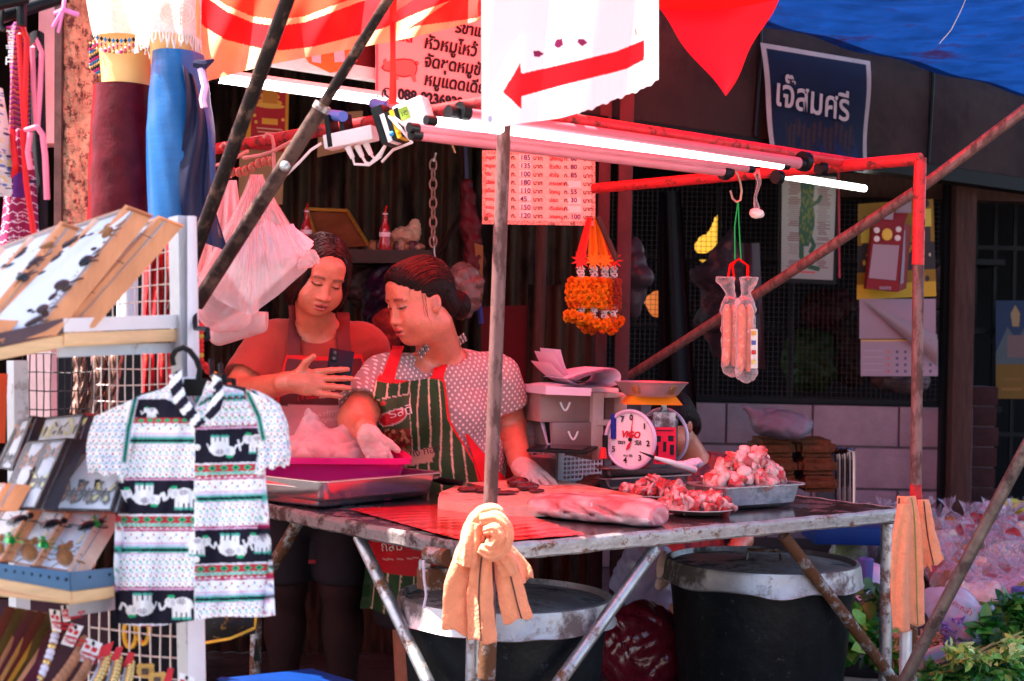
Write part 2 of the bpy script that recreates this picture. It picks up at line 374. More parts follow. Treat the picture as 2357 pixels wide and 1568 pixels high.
# narrow loose corrugated strips beside the posts
ls=thing('corrugated_strip', 'narrow loose strip of corrugated metal leaning left of the red posts', 'metal strip', tuple(P(1300, 784, 5.45).xy)+(0,))
m=MB();a=P(1300, 784, 5.45);m.grid(lambda u, v:(a.x-.14+.26*u, a.y+.012*math.sin(u*2*math.pi*4), 1.46*(1-v)), 32, 4);m.build('sheet', CORR, ls, auto=80)
a=P(1236, 784, 5.4);MB().tube([(a.x, a.y, 0), (a.x+.01, a.y, 2.05)], .022, 10).build('timber_post', BRWOOD, label='weathered round timber post beside the dark red board', cat='post')
MB().hexa([P(1108, 1250, 5.5), P(1222, 1250, 5.5), P(1222, 702, 5.5), P(1108, 706, 5.5)], (0, .02, 0)).build('red_board', M('deep_red_board', (.09, .004, .007), .55, 0, .12, 6), label='plain deep red board standing behind the woman in the striped apron', cat='board')
# ================================================================== right bay: low block wall with wire mesh window over it
bw=thing('block_wall', 'low wall of grey concrete blocks under the wire mesh window', 'wall', (1.6, 7.0, 0))
BLK=M('concrete_block', (.32, .20, .23), .9, 0, .2, 6, bump=.9, bscale=70)
BY, bz1=7.0, 1.25-(922-792)/F*7.0
bme=None
for r in range(6):
    for c in range(-1, 6):
        bx0=.62+c*.41+(.2 if r%2 else 0);zz=bz1-.2*(r+1)
        if zz<-.15 or bx0>2.0 or bx0<.3:continue
        xb=min(bx0+.40, 2.06)
        MB().box(((bx0+xb)/2, BY+.05+RNG.normal(0, .0015), zz+.097), (xb-bx0, .1, .188), bev=.004).build('block', BLK, bw)
MB().box((1.25, BY+.062, bz1/2-.005), (1.9, .09, bz1-.01)).build('mortar', M('mortar', (.17, .11, .125), .95, 0, .2, 20), bw)
wm=thing('wire_mesh_window', 'dark framed window of fine square wire mesh above the block wall', 'window', (1.3, 7.02, bz1))
FR=M('dark_frame', (.006, .004, .006), .5, 0, .3, 10)
x0, x1, z1=.42, 2.06, 2.02
for (c, s) in ((((x0+x1)/2, 7.04, bz1+.012), (x1-x0, .05, .024)), ((x1+.0, 7.04, (bz1+z1)/2), (.03, .05, z1-bz1)), ((1.335, 7.05, (bz1+z1)/2), (.022, .03, z1-bz1-.03)), ((.98, 7.05, (bz1+z1)/2), (.016, .03, z1-bz1-.03))):
    MB().box(c, s).build('frame', FR, wm)
m=MB();WR=M('mesh_wire', (.08, .045, .055), .5, .4, .2, 20)
k=x0
while k<x1:m.tube([(k, 7.015, bz1+.02), (k, 7.015, z1)], .0011, 4, cap=False);k+=.0235
k=bz1+.03
while k<z1:m.tube([(x0, 7.013, k), (x1, 7.013, k)], .0011, 4, cap=False);k+=.0235
m.build('wire', WR, wm, kind='stuff')
# wooden post and brick pier right
a=P(2212, 784, 6.85);pw=thing('timber_post', 'squared dark timber post right of the wire mesh window', 'post', (a.x, a.y, 0))
MB().box((a.x, a.y, 1.05), (.095, .09, 2.1), bev=.006).build('post', BRWOOD, pw)
a2=P(2175, 784, 6.95);MB().box((a2.x, a2.y, 1.05), (.035, .05, 2.1)).build('jamb', FR, pw)
bp=thing('brick_pier', 'short pier of red brown bricks right of the timber post', 'pier', (2.30, 7.15, 0))
BRK=M('red_brick', (.05, .016, .016), .85, 0, .3, 10, bump=.6)
a=P(2262, 784, 7.15)
for r in range(11):MB().box((a.x, 7.2, .05+r*.098), (.13+.012*((r*7)%3-1), .2, .09), bev=.005).build('brick', BRK, bp)
MB().box((a.x, 7.21, .54), (.11, .18, 1.07)).build('mortar', MATS['mortar'], bp)
# beam above the right bay + dark grille doorway
MB().hexa([P(1890, 452, 6.9), P(2600, 470, 7.1), P(2600, 430, 7.1), P(1890, 395, 6.9)], (0, .12, 0)).build('timber_beam', BRWOOD, label='dark timber beam over the right shop bay under the fascia', cat='beam')
gr=thing('grille_door', 'dark metal grille door at the far right edge of the shops', 'door', (2.65, 7.6, 0))
for k in range(7):MB().box((2.38+.1*k, 7.6, 1.0), (.018, .018, 2.0)).build('bar', FR, gr)
for z in (.35, .82, 1.3, 1.78):MB().box((2.75, 7.6, z), (.9, .02, .022)).build('rail', FR, gr)
# ================================================================== tarpaulins over the street
RT=M('red_tarpaulin', (.97, .032, .028), .45, 0, .12, 3, bump=.3, bscale=12, translucent=.85)
def roof(u, v):
    x=-2.3+3.1*u;y0=3.62-.8*max(0, min(1, (u-.62)/.2));y1=4.32+.79*(x+.84)-.15;y=y0+(y1-y0)*v
    return (x, y, 2.36+.2*v-.06*math.sin(math.pi*u)*math.sin(math.pi*v)+.012*math.sin(14*u+3*v))
MB().grid(roof, 30, 30).build('red_tarpaulin', RT, label='red tarpaulin roof stretched over the meat stall', cat='tarpaulin')
MB().grid(lambda u, v:(-1.62+.02*math.sin(u*9+v*4), 3.78+.75*u, 2.34-1.5*v), 20, 20).build('red_light_curtain', RT, label='added unseen red curtain throwing red light on the women from the left', cat='tarpaulin')  # unseen sheet added to catch sun and throw red on the women
# sagging red cloth top left: its backlit glow painted as cream around the red
def lerp(xs, ys, x):return float(np.interp(x, xs, ys))
LX=[430, 471, 520, 556, 623, 740, 856, 890, 950, 1030, 1110, 1140];LY=[196, 188, 176, 165, 148, 126, 104, 98, 86, 66, 45, 40]
B0=[[430, 470, 520, 600, 650, 720, 800, 880, 960, 1040, 1110], [18, 62, 92, 112, 116, 108, 88, 66, 30, 0, -20]]
B1=[[430, 470, 520, 580, 640, 700, 760, 840, 900, 960, 1110], [-40, -10, 26, 52, 60, 52, 30, 0, -20, -30, -40]]
cv=Canvas(430, -90, 1140, 200, 520, 220, (.88, .56, .30))
lowr=np.interp(cv.X, *B0);upr=np.interp(cv.X, *B1)
RW=np.array((.72, .02, .025))
cv.put((cv.Y<lowr)&(cv.Y>upr), RW);cv.put(cv.Y<upr-14, (.78, .06, .03))
cv.put((cv.X>905)&(cv.Y<np.interp(cv.X, [905, 960, 1110], [80, 60, 40]))&(np.sin(cv.X*.03+cv.Y*.045)>-.25), (.75, .05, .04))
nz=np.sin(cv.X*.021+cv.Y*.05)*np.sin(cv.X*.057-cv.Y*.03);cv.c*=(1+.12*nz)[..., None]
def hem(u, v):
    x=430+710*u;yb=lerp(LX, LY, x);y=-90+(yb+90)*v
    d=3.5+.03*math.sin(u*16+v*3)+.02*math.sin(u*37+5*v)+.06*math.sin(math.pi*v)-.18*(1-v)
    return P(x, y, d)
cv2=Canvas(0, 0, 1, 1, 420, 180, (1, 1, 1))
for j in range(180):
    v=j/179;xs=430+710*np.linspace(0, 1, 420);yb=np.interp(xs, LX, LY);cv2.c[j]=cv.at(xs, -90+(yb+90)*v)
sheet('red_hem_cloth', cv2, hem, vm('hem_glow_paint', rough=.6, var=.08, scale=6, translucent=.6), label='sagging red cloth with its backlit glow painted cream at the top of the stall', cat='banner')
tri=thing('red_pennant_flap', 'small pointed red cloth corner hanging left of the column top', 'cloth flap', tuple(P(485, 180, 3.7)))
MB().poly([P(468, 182, 3.7), P(487, 108, 3.7), P(497, 178, 3.7)], (0, .004, 0)).build('cloth', RT, tri)
# red triangle flap top right
fl=thing('red_flap', 'bright red triangular cloth corner hanging beside the white arrow banner', 'cloth flap', tuple(P(1670, 222, 3.55)))
FLP=[(1500, -10), (1795, -25), (1668, 222)]
def flap(u, v):
    l=P(1490+(1668-1490)*v, -12+234*v, 3.55);r=P(1800+(1668-1800)*v**1.15, -30+252*v, 3.62)
    p=l+(r-l)*u;p.y+=.015*math.sin(u*7+v*2)*(1-v);p.x+=.006*math.sin(v*9);return p
MB().grid(flap, 24, 24).build('cloth', M('red_cloth', (.78, .012, .03), .55, 0, .08, 5, bump=.2, bscale=20, translucent=.35), fl)
MB().grid(lambda u, v:P(1490+315*u, 16-22*u*u+12*math.sin(u*3.1)-300*(1-v), 3.5-.02*math.sin(v*5)), 24, 6).build('hem_fold', RT, fl)
# blue tarpaulin right
BT=M('blue_tarpaulin', (.004, .034, .18), .5, 0, .4, 5, bump=.5, bscale=16, translucent=.22, stretch=(1, 1.6, 1), rust=(.018, .010, .05), rust_amt=.3, rust_scale=2.4)
q=[P(1690, 40, 5.45), P(2600, 285, 7.0), Vector((3.6, 3.6, 3.0)), Vector((.62, 3.6, 2.72))]
bb=bil([q[3], q[2], q[1], q[0]])
blue=thing('blue_tarpaulin', 'worn blue tarpaulin sloping down to the shop fascia at top right', 'tarpaulin', tuple(bb(.5, .5)))
def bfn(u, v):
    p=bb(u, v);p.z+=.03*math.sin(u*9+v*4)*math.sin(math.pi*v)-.10*math.sin(math.pi*v)*math.sin(math.pi*u)+.008*math.sin(30*u+60*v);return p
MB().grid(bfn, 60, 60).build('sheet', BT, blue)
MB().tube([bfn(.30+.5*t, .28+.62*t)-Vector((0, 0, .012)) for t in np.linspace(0, 1, 20)], .014, 6).build('support_rope', BLACK, blue)
for (u, v, l) in ((.33, .62, .16), (.56, .75, .12)):
    p=bfn(u, v)-Vector((0, 0, .01));MB().tube([p, p+Vector((-.02, 0, -.05)), p+Vector((-.05, .0, -l*.7)), p+Vector((-.09, 0, -l))], .0016, 5).build('loose_thread', WHITEP, blue)
MB().grid(lambda u, v:(-2.7+1.6*u, .9+1.95*v, 2.42+.12*v+.02*math.sin(9*u)), 16, 12).build('unseen_rack_awning', M('unseen_pale_awning', (.80, .80, .82), .6, 0, .06, 4, translucent=.55), label='unseen translucent awning sheet softening light over the souvenir rack', cat='awning')  # out of view; placed and made translucent to shade and fill the rack
# ================================================================== table
TZ=.79
A, B, C=PZ(1103, 1258, TZ), PZ(2065, 1172, TZ), PZ(610, 1155, TZ)
TU=(B-A).normalized();TV=Vector((-TU.y, TU.x, 0));TL=(B-A).length;TW=(C-A).dot(TV)+.12
TA=math.atan2(TU.y, TU.x);RT3=rotz(TA)
def T(u, v, z=0.):return A+TU*u+TV*v+Vector((0, 0, z))
def TP(x, y, z=0.):
    p=PZ(x, y, TZ+z)-A;return p.dot(TU), p.dot(TV)
tb=thing('market_table', 'steel topped market table with tubular legs in the middle', 'table', (T(TL/2, TW/2).x, T(TL/2, TW/2).y, 0))
TOPM=M('wet_steel_top', (.24, .18, .20), .14, .9, .15, 3, bump=.12, bscale=10, rust=(.10, .06, .07), rust_amt=.2, rust_scale=3)
MB().hexa([T(.01, .01, -.002), T(TL-.01, .01, -.002), T(TL-.01, TW-.01, -.002), T(.01, TW-.01, -.002)], (0, 0, -.015)).build('table_top', TOPM, tb)
EDG=M('rolled_edge_steel', (.40, .36, .35), .4, .5, .25, 22, bump=.5, bscale=70, rust=(.17, .08, .04), rust_amt=.26, rust_scale=30, stretch=(1, 1, 1.6))
def edge(p, q, out, mt):
    prof=[(0, .002), (.008, .0035), (.014, -.002), (.0155, -.010), (.013, -.022), (.0135, -.031), (.008, -.036), (-.01, -.036)]
    m=MB();N=40;d=(q-p)
    for i in range(N+1):
        for (o, z) in prof:
            j=.0012*math.sin(i*1.9+z*300)+.0009*math.sin(i*.7);m.v.append(tuple(p+d*(i/N)+out*(o+j)+Vector((0, 0, z+j))))
    n=len(prof)
    for i in range(N):
        for k in range(n-1):m.f.append((i*n+k, i*n+k+1, (i+1)*n+k+1, (i+1)*n+k))
    m.build('edge_trim', mt, tb)
edge(T(-.012, 0), T(TL, 0), -TV, EDG);edge(T(0, TW), T(0, -.012), -TU, M('dark_left_edge', (.22, .19, .19), .5, .4, .3, 14, bump=.5, bscale=60, rust=(.06, .035, .03), rust_amt=.5, rust_scale=14));edge(T(TL, 0), T(TL, TW), TU, EDG);edge(T(TL, TW), T(0, TW), TV, EDG)  # left edge takes a darker, rustier steel
LR=.0165
def leg(p, q, mt=STEEL, r=LR, name='leg'):MB().tube([p, p+(q-p)*.34, p+(q-p)*.67, q], r, 12).build(name, mt, tb)
def ray_leg(x0, y0, d0, x1, y1, d1, mt=STEEL, r=LR, name='brace'):
    leg(P(x0, y0, d0), P(x1, y1, d1), mt, r, name)
BR=PZ(2043, 1205, TZ-.04);leg(BR, Vector((BR.x+.003, BR.y, 0)), STEEL, .019)
leg(Vector((A.x+.02, A.y+.03, TZ-.04)), Vector((A.x+.02, A.y+.03, 0)), STEEL)
leg(T(.04, TW-.05, -.04), T(.04, TW-.05, -TZ), STEELR);leg(T(TL-.04, TW-.05, -.04), T(TL-.04, TW-.05, -TZ), STEELR)
e1=PZ(826, 1236, TZ-.045);e2=P(1090, 1790, 3.33);leg(e1, e2, STEEL, .016, 'brace')
e1=PZ(1508, 1262, TZ-.045);e2=P(1150, 1760, 3.34);leg(e1, e2, STEEL, .016, 'brace')
e1=PZ(1803, 1232, TZ-.045);e2=P(2075, 1590, BR.y-.03);leg(e1, e2, STEELR, .0165, 'brace')
e1=PZ(688, 1198, TZ-.05);leg(e1, P(560, 1420, 4.15), STEELR, .018, 'brace')
# front posts with the red painted frame
fr=thing('stall_frame', 'red and bare steel pipe frame standing over the market table', 'frame', (T(TL/2, 0).x, T(TL/2, 0).y, 0))
d1=3.17;p0=P(1128, 1180, d1)
MB().tube([P(1121, 1700, d1), P(1124, 1500, d1), P(1128, 1180, d1), P(1145, 720, d1), P(1160, 300, d1), P(1163, 240, d1)], .0152, 14).build('post', BROWNP, fr)
MB().tube([P(1086, 1700, d1+.06), P(1091, 1465, d1+.06)], .017, 12).build('socket', STEEL, fr)
MB().tube([P(1120, 1560, d1-.001), P(1123, 1470, d1-.001)], .0195, 12).build('socket', STEELR, fr)
d2=3.88
MB().tube([P(2109, 1240, d2), P(2108, 1130, d2), P(2111, 850, d2), P(2114, 600, d2)], .0150, 14).build('post', BROWNP, fr)
MB().tube([P(2113, 610, d2), P(2117, 420, d2), P(2119, 364, d2)], .0162, 14).build('red_sleeve', REDP, fr)
MB().tube([P(2108, 1190, d2-.001), P(2108, 1115, d2-.001)], .0156, 14).build('red_sleeve', REDP, fr)
MB().tube([P(2104, 1240, d2), P(2097, 1700, d2)], .0135, 12).build('post', STEELR, fr)
MB().tube([P(2085, 1450, d2-.06), P(2082, 1700, d2-.06)], .0165, 12).build('socket', M('pale_galvanised', (.55, .56, .62), .4, .6, .15, 14, bump=.3, rust=(.2, .12, .1), rust_amt=.2), fr)
RZ=1.752
r0, rj, r2, r3=P(1150, 252, d1), PZ(1975, 388, RZ), P(2119, 366, d2), PZ(1368, 434, RZ)
MB().tube([r2, r3], .0165, 14).build('rail', REDP, fr)
MB().tube([r0, rj+Vector((0, 0, .012))], .0165, 14).build('rail', REDP, fr)
l0, l1=P(1140, 232, d1+.02), PZ(474, 347, RZ)
MB().tube([l0, l1], .0155, 14).build('rail', M('dark_red_pipe', (.30, .018, .022), .38, 0, .3, 25, bump=.4, rust=(.06, .02, .02), rust_amt=.4, rust_scale=24), fr)
MB().sphere(l1, .021, 12, 8).build('rail_end', REDP, fr)
# loose poles
def pole(pts, r, mt, label):MB().tube(pts, r, 12).build('pole', mt, label=label, cat='pole')
pole([P(790, -352, 2.60), P(672, -30, 2.75), P(445, 590, 2.95), P(400, 712, 3.0)], .0142, DARKP, 'dark leaning pole crossing in front of the backlit red cloth, left of the jointed one')
pb=thing('jointed_pole', 'dark telescopic leaning pole with a pale collar below the backlit red cloth', 'pole', tuple(P(740, 245, 2.9)))
MB().tube([P(1105, -340, 2.70), P(912, -30, 2.82), P(738, 250, 2.9)], .0105, 12).build('upper_tube', DARKP, pb)
MB().tube([P(742, 244, 2.9), P(452, 702, 3.02)], .0152, 12).build('sleeve', M('brown_black_pipe', (.022, .010, .009), .4, .3, .3, 30, bump=.3, rust=(.10, .05, .04), rust_amt=.35), pb)
MB().tube([P(744, 240, 2.899), P(736, 254, 2.901)], .0172, 14).build('collar', STEEL, pb)
MB().sphere(P(656, 383, 2.905), .011, 10, 6).build('bolt', STEEL, pb)
pole([P(2400, 222, 3.95), P(2113, 437, 4.06), P(1800, 640, 4.45), P(1452, 864, 5.0)], .0152, BROWNP, 'long worn brown pole slanting across behind the hanging sausages')
pole([P(2400, 960, 3.52), P(2346, 1060, 3.55), P(2225, 1290, 3.62), P(2085, 1560, 3.72), P(2050, 1630, 3.75)], .0158, M('grey_brown_pipe', (.14, .105, .095), .42, .5, .3, 25, bump=.35, rust=(.05, .03, .028), rust_amt=.4), 'grey brown pole slanting down to the table foot at lower right')
# ================================================================== things on the table
def tray(name, label, near, right, left, zt, h, mat, cat='tray', group=None, taper=.012, rim=.016, zoff=0.):
    """open rectangular steel tray, rim corners given; near, right, left are seen rim corners at height zt"""
    n_, r_, l_=PZ(*near, zt), PZ(*right, zt), PZ(*left, zt)
    du=(r_-n_);dv=(l_-n_);U=du.normalized();V=Vector((-U.y, U.x, 0));lu, lv=du.length, dv.dot(V)
    c=n_+U*lu/2+V*lv/2;o=thing(name, label, cat, (c.x, c.y, zt-h), group);m=MB()
    def ring(hu, hv, z, r):
        out=[]
        for (sx, sy, a0) in ((1, 1, 0), (-1, 1, 90), (-1, -1, 180), (1, -1, 270)):
            for k in range(6):
                a=R(a0+18*k);x=sx*(hu-r)+r*math.cos(a);y=sy*(hv-r)+r*math.sin(a)
                out.append(c+U*x+V*y+Vector((0, 0, z)))
        return out
    c.z=zt;hu, hv=lu/2, lv/2
    rings=[ring(hu, hv, -.003, .03), ring(hu, hv, 0, .03), ring(hu-.004, hv-.004, .002, .028), ring(hu-rim, hv-rim, 0, .025), ring(hu-rim-taper*.8, hv-rim-taper*.8, -h+.012, .025), ring(hu-rim-taper-.01, hv-rim-taper-.01, -h+.002, .02)]
    rings2=[ring(hu-.002, hv-.002, -.004, .03), ring(hu-rim+.002, hv-rim+.002, -.004, .026), ring(hu-rim-taper*.8+.002, hv-rim-taper*.8+.002, -h+.01, .026), ring(hu-rim-taper-.008, hv-rim-taper-.008, -h, .02)]
    for rs, capz in ((rings, 1), (rings2, 1)):
        b=len(m.v);N=len(rs[0])
        for q in rs:m.v+=[tuple(p) for p in q]
        for i in range(len(rs)-1):
            for k in range(N):m.f.append((b+i*N+k, b+i*N+(k+1)%N, b+(i+1)*N+(k+1)%N, b+(i+1)*N+k))
        m.f.append(tuple(b+(len(rs)-1)*N+k for k in range(N)))
    b0=0;N=24;o2=len(rings)*N
    for k in range(N):m.f.append((k, (k+1)%N, o2+(k+1)%N, o2+k))
    m.build('pan', mat, o);return o, c, U, V, hu, hv
SATIN=M('satin_steel', (.60, .52, .54), .27, .92, .08, 6, bump=.12, bscale=30)
tray('steel_tray', 'empty looking lower tray of the two nested steel trays beside the pink tub', (742, 1126), (1022, 1098), (634, 1090), .846, .056, SATIN, group='steel meat trays')
o, c, U, V, hu, hv=tray('steel_tray', 'upper nested steel tray with a few liver pieces in front of the pink tub', (742, 1110), (1026, 1087), (632, 1075), .868, .058, SATIN, group='steel meat trays')
LIVER=M('dark_liver', (.10, .012, .014), .15, 0, .35, 20, bump=.3, bscale=40, coat=.6, sss=.1)
for i, (x, y, s) in enumerate(((870, 1092, .035), (912, 1090, .03), (800, 1098, .03), (840, 1097, .022))):
    p=PZ(x, y, .83);fd=Field(p-Vector((.07, .07, .04)), p+Vector((.07, .07, .04)), .004);fd.ell(p, (s, s*.6, .012), .01);fd.ell(p+Vector((.015, .01, .006)), (s*.6, s*.7, .01), .015);me, _=fd.mesh()
    link('liver_piece', me, LIVER, label='dark liver piece lying in the upper steel tray by the pink tub', cat='meat', group='liver pieces in the upper tray')
# pink tub
pz=TZ+.005;tub=thing('pink_tub', 'bright pink plastic tub of meat at the left end of the table', 'tub', tuple(T(.10, .62, .0)))
PINK=M('hot_pink_plastic', (.88, .012, .20), .3, 0, .05, 6, coat=.2, translucent=.15)
tc_=(P(600, 1046, 4.0)+P(935, 1042, 4.42))/2;
def rrect(c, U, V, hu, hv, r, z):
    out=[]
    for (sx, sy, a0) in ((1, 1, 0), (-1, 1, 90), (-1, -1, 180), (1, -1, 270)):
        for k in range(7):
            a=R(a0+15*k);out.append(Vector((c.x, c.y, 0))+U*(sx*(hu-r)+r*math.cos(a))+V*(sy*(hv-r)+r*math.sin(a))+Vector((0, 0, z)))
    return out
def loft(m, rings, cap=True):
    b=len(m.v);N=len(rings[0])
    for q in rings:m.v+=[tuple(p) for p in q]
    for i in range(len(rings)-1):
        for k in range(N):m.f.append((b+i*N+k, b+i*N+(k+1)%N, b+(i+1)*N+(k+1)%N, b+(i+1)*N+k))
    if cap:m.f.append(tuple(b+(len(rings)-1)*N+k for k in range(N)))
tcen=Vector((-.56, 4.27, 0));tU=Vector((.985, .17, 0)).normalized();tV=Vector((-tU.y, tU.x, 0));zt=1.25-(1046-772)/F*4.15
m=MB();loft(m, [rrect(tcen, tU, tV, .215, .15, .05, TZ+.002), rrect(tcen, tU, tV, .245, .18, .06, zt-.02), rrect(tcen, tU, tV, .262, .197, .06, zt-.018), rrect(tcen, tU, tV, .264, .199, .06, zt), rrect(tcen, tU, tV, .242, .177, .06, zt-.003), rrect(tcen, tU, tV, .21, .145, .05, TZ+.008)])
m.f.append(tuple(range(27, -1, -1)));m.build('tub_body', PINK, tub)
# bag of meat in the tub
def bagfield(c, r, bumps, h=.006, lump=.6, neck=None):
    c=Vector(c);R_=max(r)*1.6+.05
    fd=Field(c-Vector((R_, R_, R_)), c+Vector((R_, R_, R_)), h);fd.ell(c, r, .03)
    for i in range(bumps):
        a=RNG.uniform(0, 6.28);e=RNG.uniform(-.5, 1.0);d=Vector((math.cos(a)*math.cos(e)*r[0], math.sin(a)*math.cos(e)*r[1], math.sin(e)*r[2]))*.8
        q=max(r)*RNG.uniform(.18, .4);fd.ell(c+d, (q, q*.8, q*.7), .025)
    if neck:
        for (a, b, ra, rb) in neck:fd.cap(a, b, ra, rb, .02)
    return fd
def wrinkle(me, amp, fr, seed=0):
    n=len(me.vertices);co=np.empty(n*3, np.float32);me.vertices.foreach_get('co', co);co=co.reshape(-1, 3)
    no=np.empty(n*3, np.float32);me.vertices.foreach_get('normal', no);no=no.reshape(-1, 3)
    q=co*fr+seed;w_=np.abs(np.sin(q[:, 0]+1.7*np.sin(q[:, 1]*.8+q[:, 2])))+.6*np.abs(np.sin(q[:, 2]*1.9+2*np.sin(q[:, 0]*1.1)-q[:, 1]))
    co+=no*((w_-.8)*amp)[:, None];me.vertices.foreach_set('co', co.ravel());me.update()
PLAST=M('clear_pink_bag', (.85, .60, .62), .08, 0, .1, 10, bump=1.8, bscale=34, translucent=.25, alpha=.42, spec=1.)
MEATP=M('pale_meat', (.62, .22, .20), .35, 0, .3, 30, bump=.4, sss=.1)
c=P(750, 1020, 4.25)
fd=bagfield(c+Vector((0, 0, -.02)), (.14, .09, .05), 7, .006, neck=[(c+Vector((-.04, 0, .02)), c+Vector((-.05, 0, .095)), .05, .008), (c+Vector((.05, 0, .0)), c+Vector((.08, 0, .04)), .06, .03)]);me, _=fd.mesh();wrinkle(me, .006, 52)
link('meat_bag', me, PLAST, label='clear plastic bag with a pointed top lying in the pink tub', cat='plastic bag')
fd=bagfield(c+Vector((0, 0, -.04)), (.13, .08, .045), 5, .008);me, _=fd.mesh();link('meat_heap', me, MEATP, label='pale meat inside the clear bag in the pink tub', cat='meat')
# red sheet on the table
q=[PZ(800, 1172, TZ+.001), PZ(1130, 1158, TZ+.001), PZ(1345, 1231, TZ+.001), PZ(1092, 1254, TZ+.001)]
rs=bil(q);MB().grid(lambda u, v:rs(u, v)+Vector((0, 0, .0012+.0008*abs(math.sin(v*40+.6*math.sin(u*9))))), 60, 60).build('red_mat', M('wet_red_plastic', (.70, .010, .014), .12, 0, .12, 8, bump=.2, bscale=14, coat=.6), label='wet red plastic mat spread over the front corner of the table', cat='mat')
# cutting board
cb=[PZ(1008, 1148, TZ+.03), PZ(1110, 1162, TZ+.03), PZ(1235, 1165, TZ+.03), PZ(1440, 1160, TZ+.03), PZ(1480, 1140, TZ+.03), PZ(1290, 1104, TZ+.03), PZ(1100, 1098, TZ+.03), PZ(1012, 1132, TZ+.03)]
MB().poly([p-Vector((0, 0, .002)) for p in cb], (0, 0, -.026)).build('cutting_board', M('stained_board', (.66, .40, .30), .45, 0, .3, 9, bump=.3, rust=(.42, .12, .08), rust_amt=.35, rust_scale=7), label='thick pale cutting board stained with meat juice', cat='cutting board', auto=30)
# cloth strip + black knife on board + liver
def lump(name, label, cat, pts, mat, h=.004, wr=.0, group=None, fr=90):
    P_=[Vector(p[0]) for p in pts];lo=Vector([min(p[i] for p in P_)-.13 for i in range(3)]);hi=Vector([max(p[i] for p in P_)+.13 for i in range(3)])
    fd=Field(lo, hi, h)
    for c, r, k in pts:fd.ell(c, r, k, rot=RT3)
    me, _=fd.mesh();
    if wr:wrinkle(me, wr, fr)
    return link(name, me, mat, label=label, cat=cat, group=group)
b0=lambda x, y, dz=.0:PZ(x, y, TZ+.03)+Vector((0, 0, dz))
lump('liver', 'dark wet slice of liver on the cutting board left of the front post', 'meat', [(b0(1085, 1131, .006), (.05, .02, .008), .01), (b0(1125, 1133, .006), (.04, .02, .009), .02), (b0(1165, 1138, .005), (.045, .016, .006), .01)], LIVER, .003, .0012)
lump('liver', 'pointed dark wet liver piece under the gloved fingers', 'meat', [(b0(1192, 1120, .012), (.035, .03, .018), .02), (b0(1215, 1128, .01), (.04, .022, .012), .03), (b0(1235, 1134, .005), (.03, .010, .006), .03)], LIVER, .003, .001)
kn=thing('knife', 'black handled knife lying on the left edge of the cutting board', 'knife', tuple(b0(1030, 1118)))
MB().tube([b0(1000, 1112, .012), b0(1020, 1118, .013), b0(1062, 1122, .012)], [.009, .011, .009], 10).build('handle', BLACK, kn)
MB().add([b0(1062, 1118, .012), b0(1120, 1130, .012), b0(1160, 1139, .011), b0(1110, 1134, .011), b0(1062, 1126, .011)], [(0, 1, 2, 3, 4)]).build('blade', INOX, kn, smooth=False)
# pork loin
PORK=vm('pork_loin', rough=.28, var=.16, scale=22, bump=.35, bscale=70, coat=.35, sss=.15)
l0, l1=PZ(1262, 1190, TZ), PZ(1452, 1208, TZ);ld=(l1-l0);LLn=ld.length;lU=ld.normalized();lVv=Vector((-lU.y, lU.x, 0))
lo=Vector((min(l0.x, l1.x)-.2, min(l0.y, l1.y)-.2, TZ-.03));hi=Vector((max(l0.x, l1.x)+.2, max(l0.y, l1.y)+.2, TZ+.16))
fd=Field(lo, hi, .0035)
lrot=Matrix((lU, lVv, Vector((0, 0, 1)))).transposed()
for t, ry, rz in ((.02, .085, .032), (.3, .095, .040), (.62, .095, .044), (.95, .09, .042)):fd.ell(l0+lU*(LLn*t)+lVv*.045+Vector((0, 0, .027)), (.085, ry, rz), .02, rot=lrot)
fd.ell(l1+lU*.04+lVv*.02+Vector((0, 0, .018)), (.05, .05, .022), .02, rot=lrot)
for t in (.15, .45, .75):fd.cap(l0+lU*(LLn*t-.03)-lVv*.035+Vector((0, 0, .045)), l0+lU*(LLn*t+.05)-lVv*.04+Vector((0, 0, .02)), .005, .004, .012, sub=True)
# cut end face and flat base
q=l1+lU*.20+lVv*.0;fd.ell(q+Vector((0, 0, .04)), (.135, .16, .2), .006, rot=lrot, sub=True)
fd.ell((l0+l1)/2+Vector((0, 0, -.5)), (2, 2, .502), .004, sub=True);fd.ell((l0+l1)/2+Vector((0, 0, 2.064)), (6, 6, 2.0), .014, sub=True)
me, p=fd.mesh();wrinkle(me, .0018, 45)
p=np.array([v.co for v in me.vertices]);rel=p-np.array(l0);su=rel@np.array(lU);sv=rel@np.array(lVv);sz=rel[:, 2]
no=np.array([v.normal for v in me.vertices]);endf=(no@np.array(lU)>.55)&(su>LLn*.6)
fat=np.clip(.26+wob(p, .26, 26, 1.)+wob(p, .16, 70, 2.)+.15*np.sin(sv*90+3*np.sin(su*14))+np.where(sz<.024, .42, 0), 0, 1)[:, None]
meatc=np.array((.50, .12, .13));fatc=np.array((.86, .62, .60));cc=meatc*(1-fat)+fatc*fat
ef=np.clip(.2+wob(p, .3, 120, 3.), 0, 1)[:, None];rimm=(np.abs(sv-.03)>.055)[:, None]
cc=np.where(endf[:, None], np.where(rimm, fatc, np.array((.58, .17, .19))*(1-ef)+np.array((.66, .27, .28))*ef), cc);setcol(me, cc)
link('pork_loin', me, PORK, label='large raw pork loin with a cut end lying at the front of the table', cat='meat')
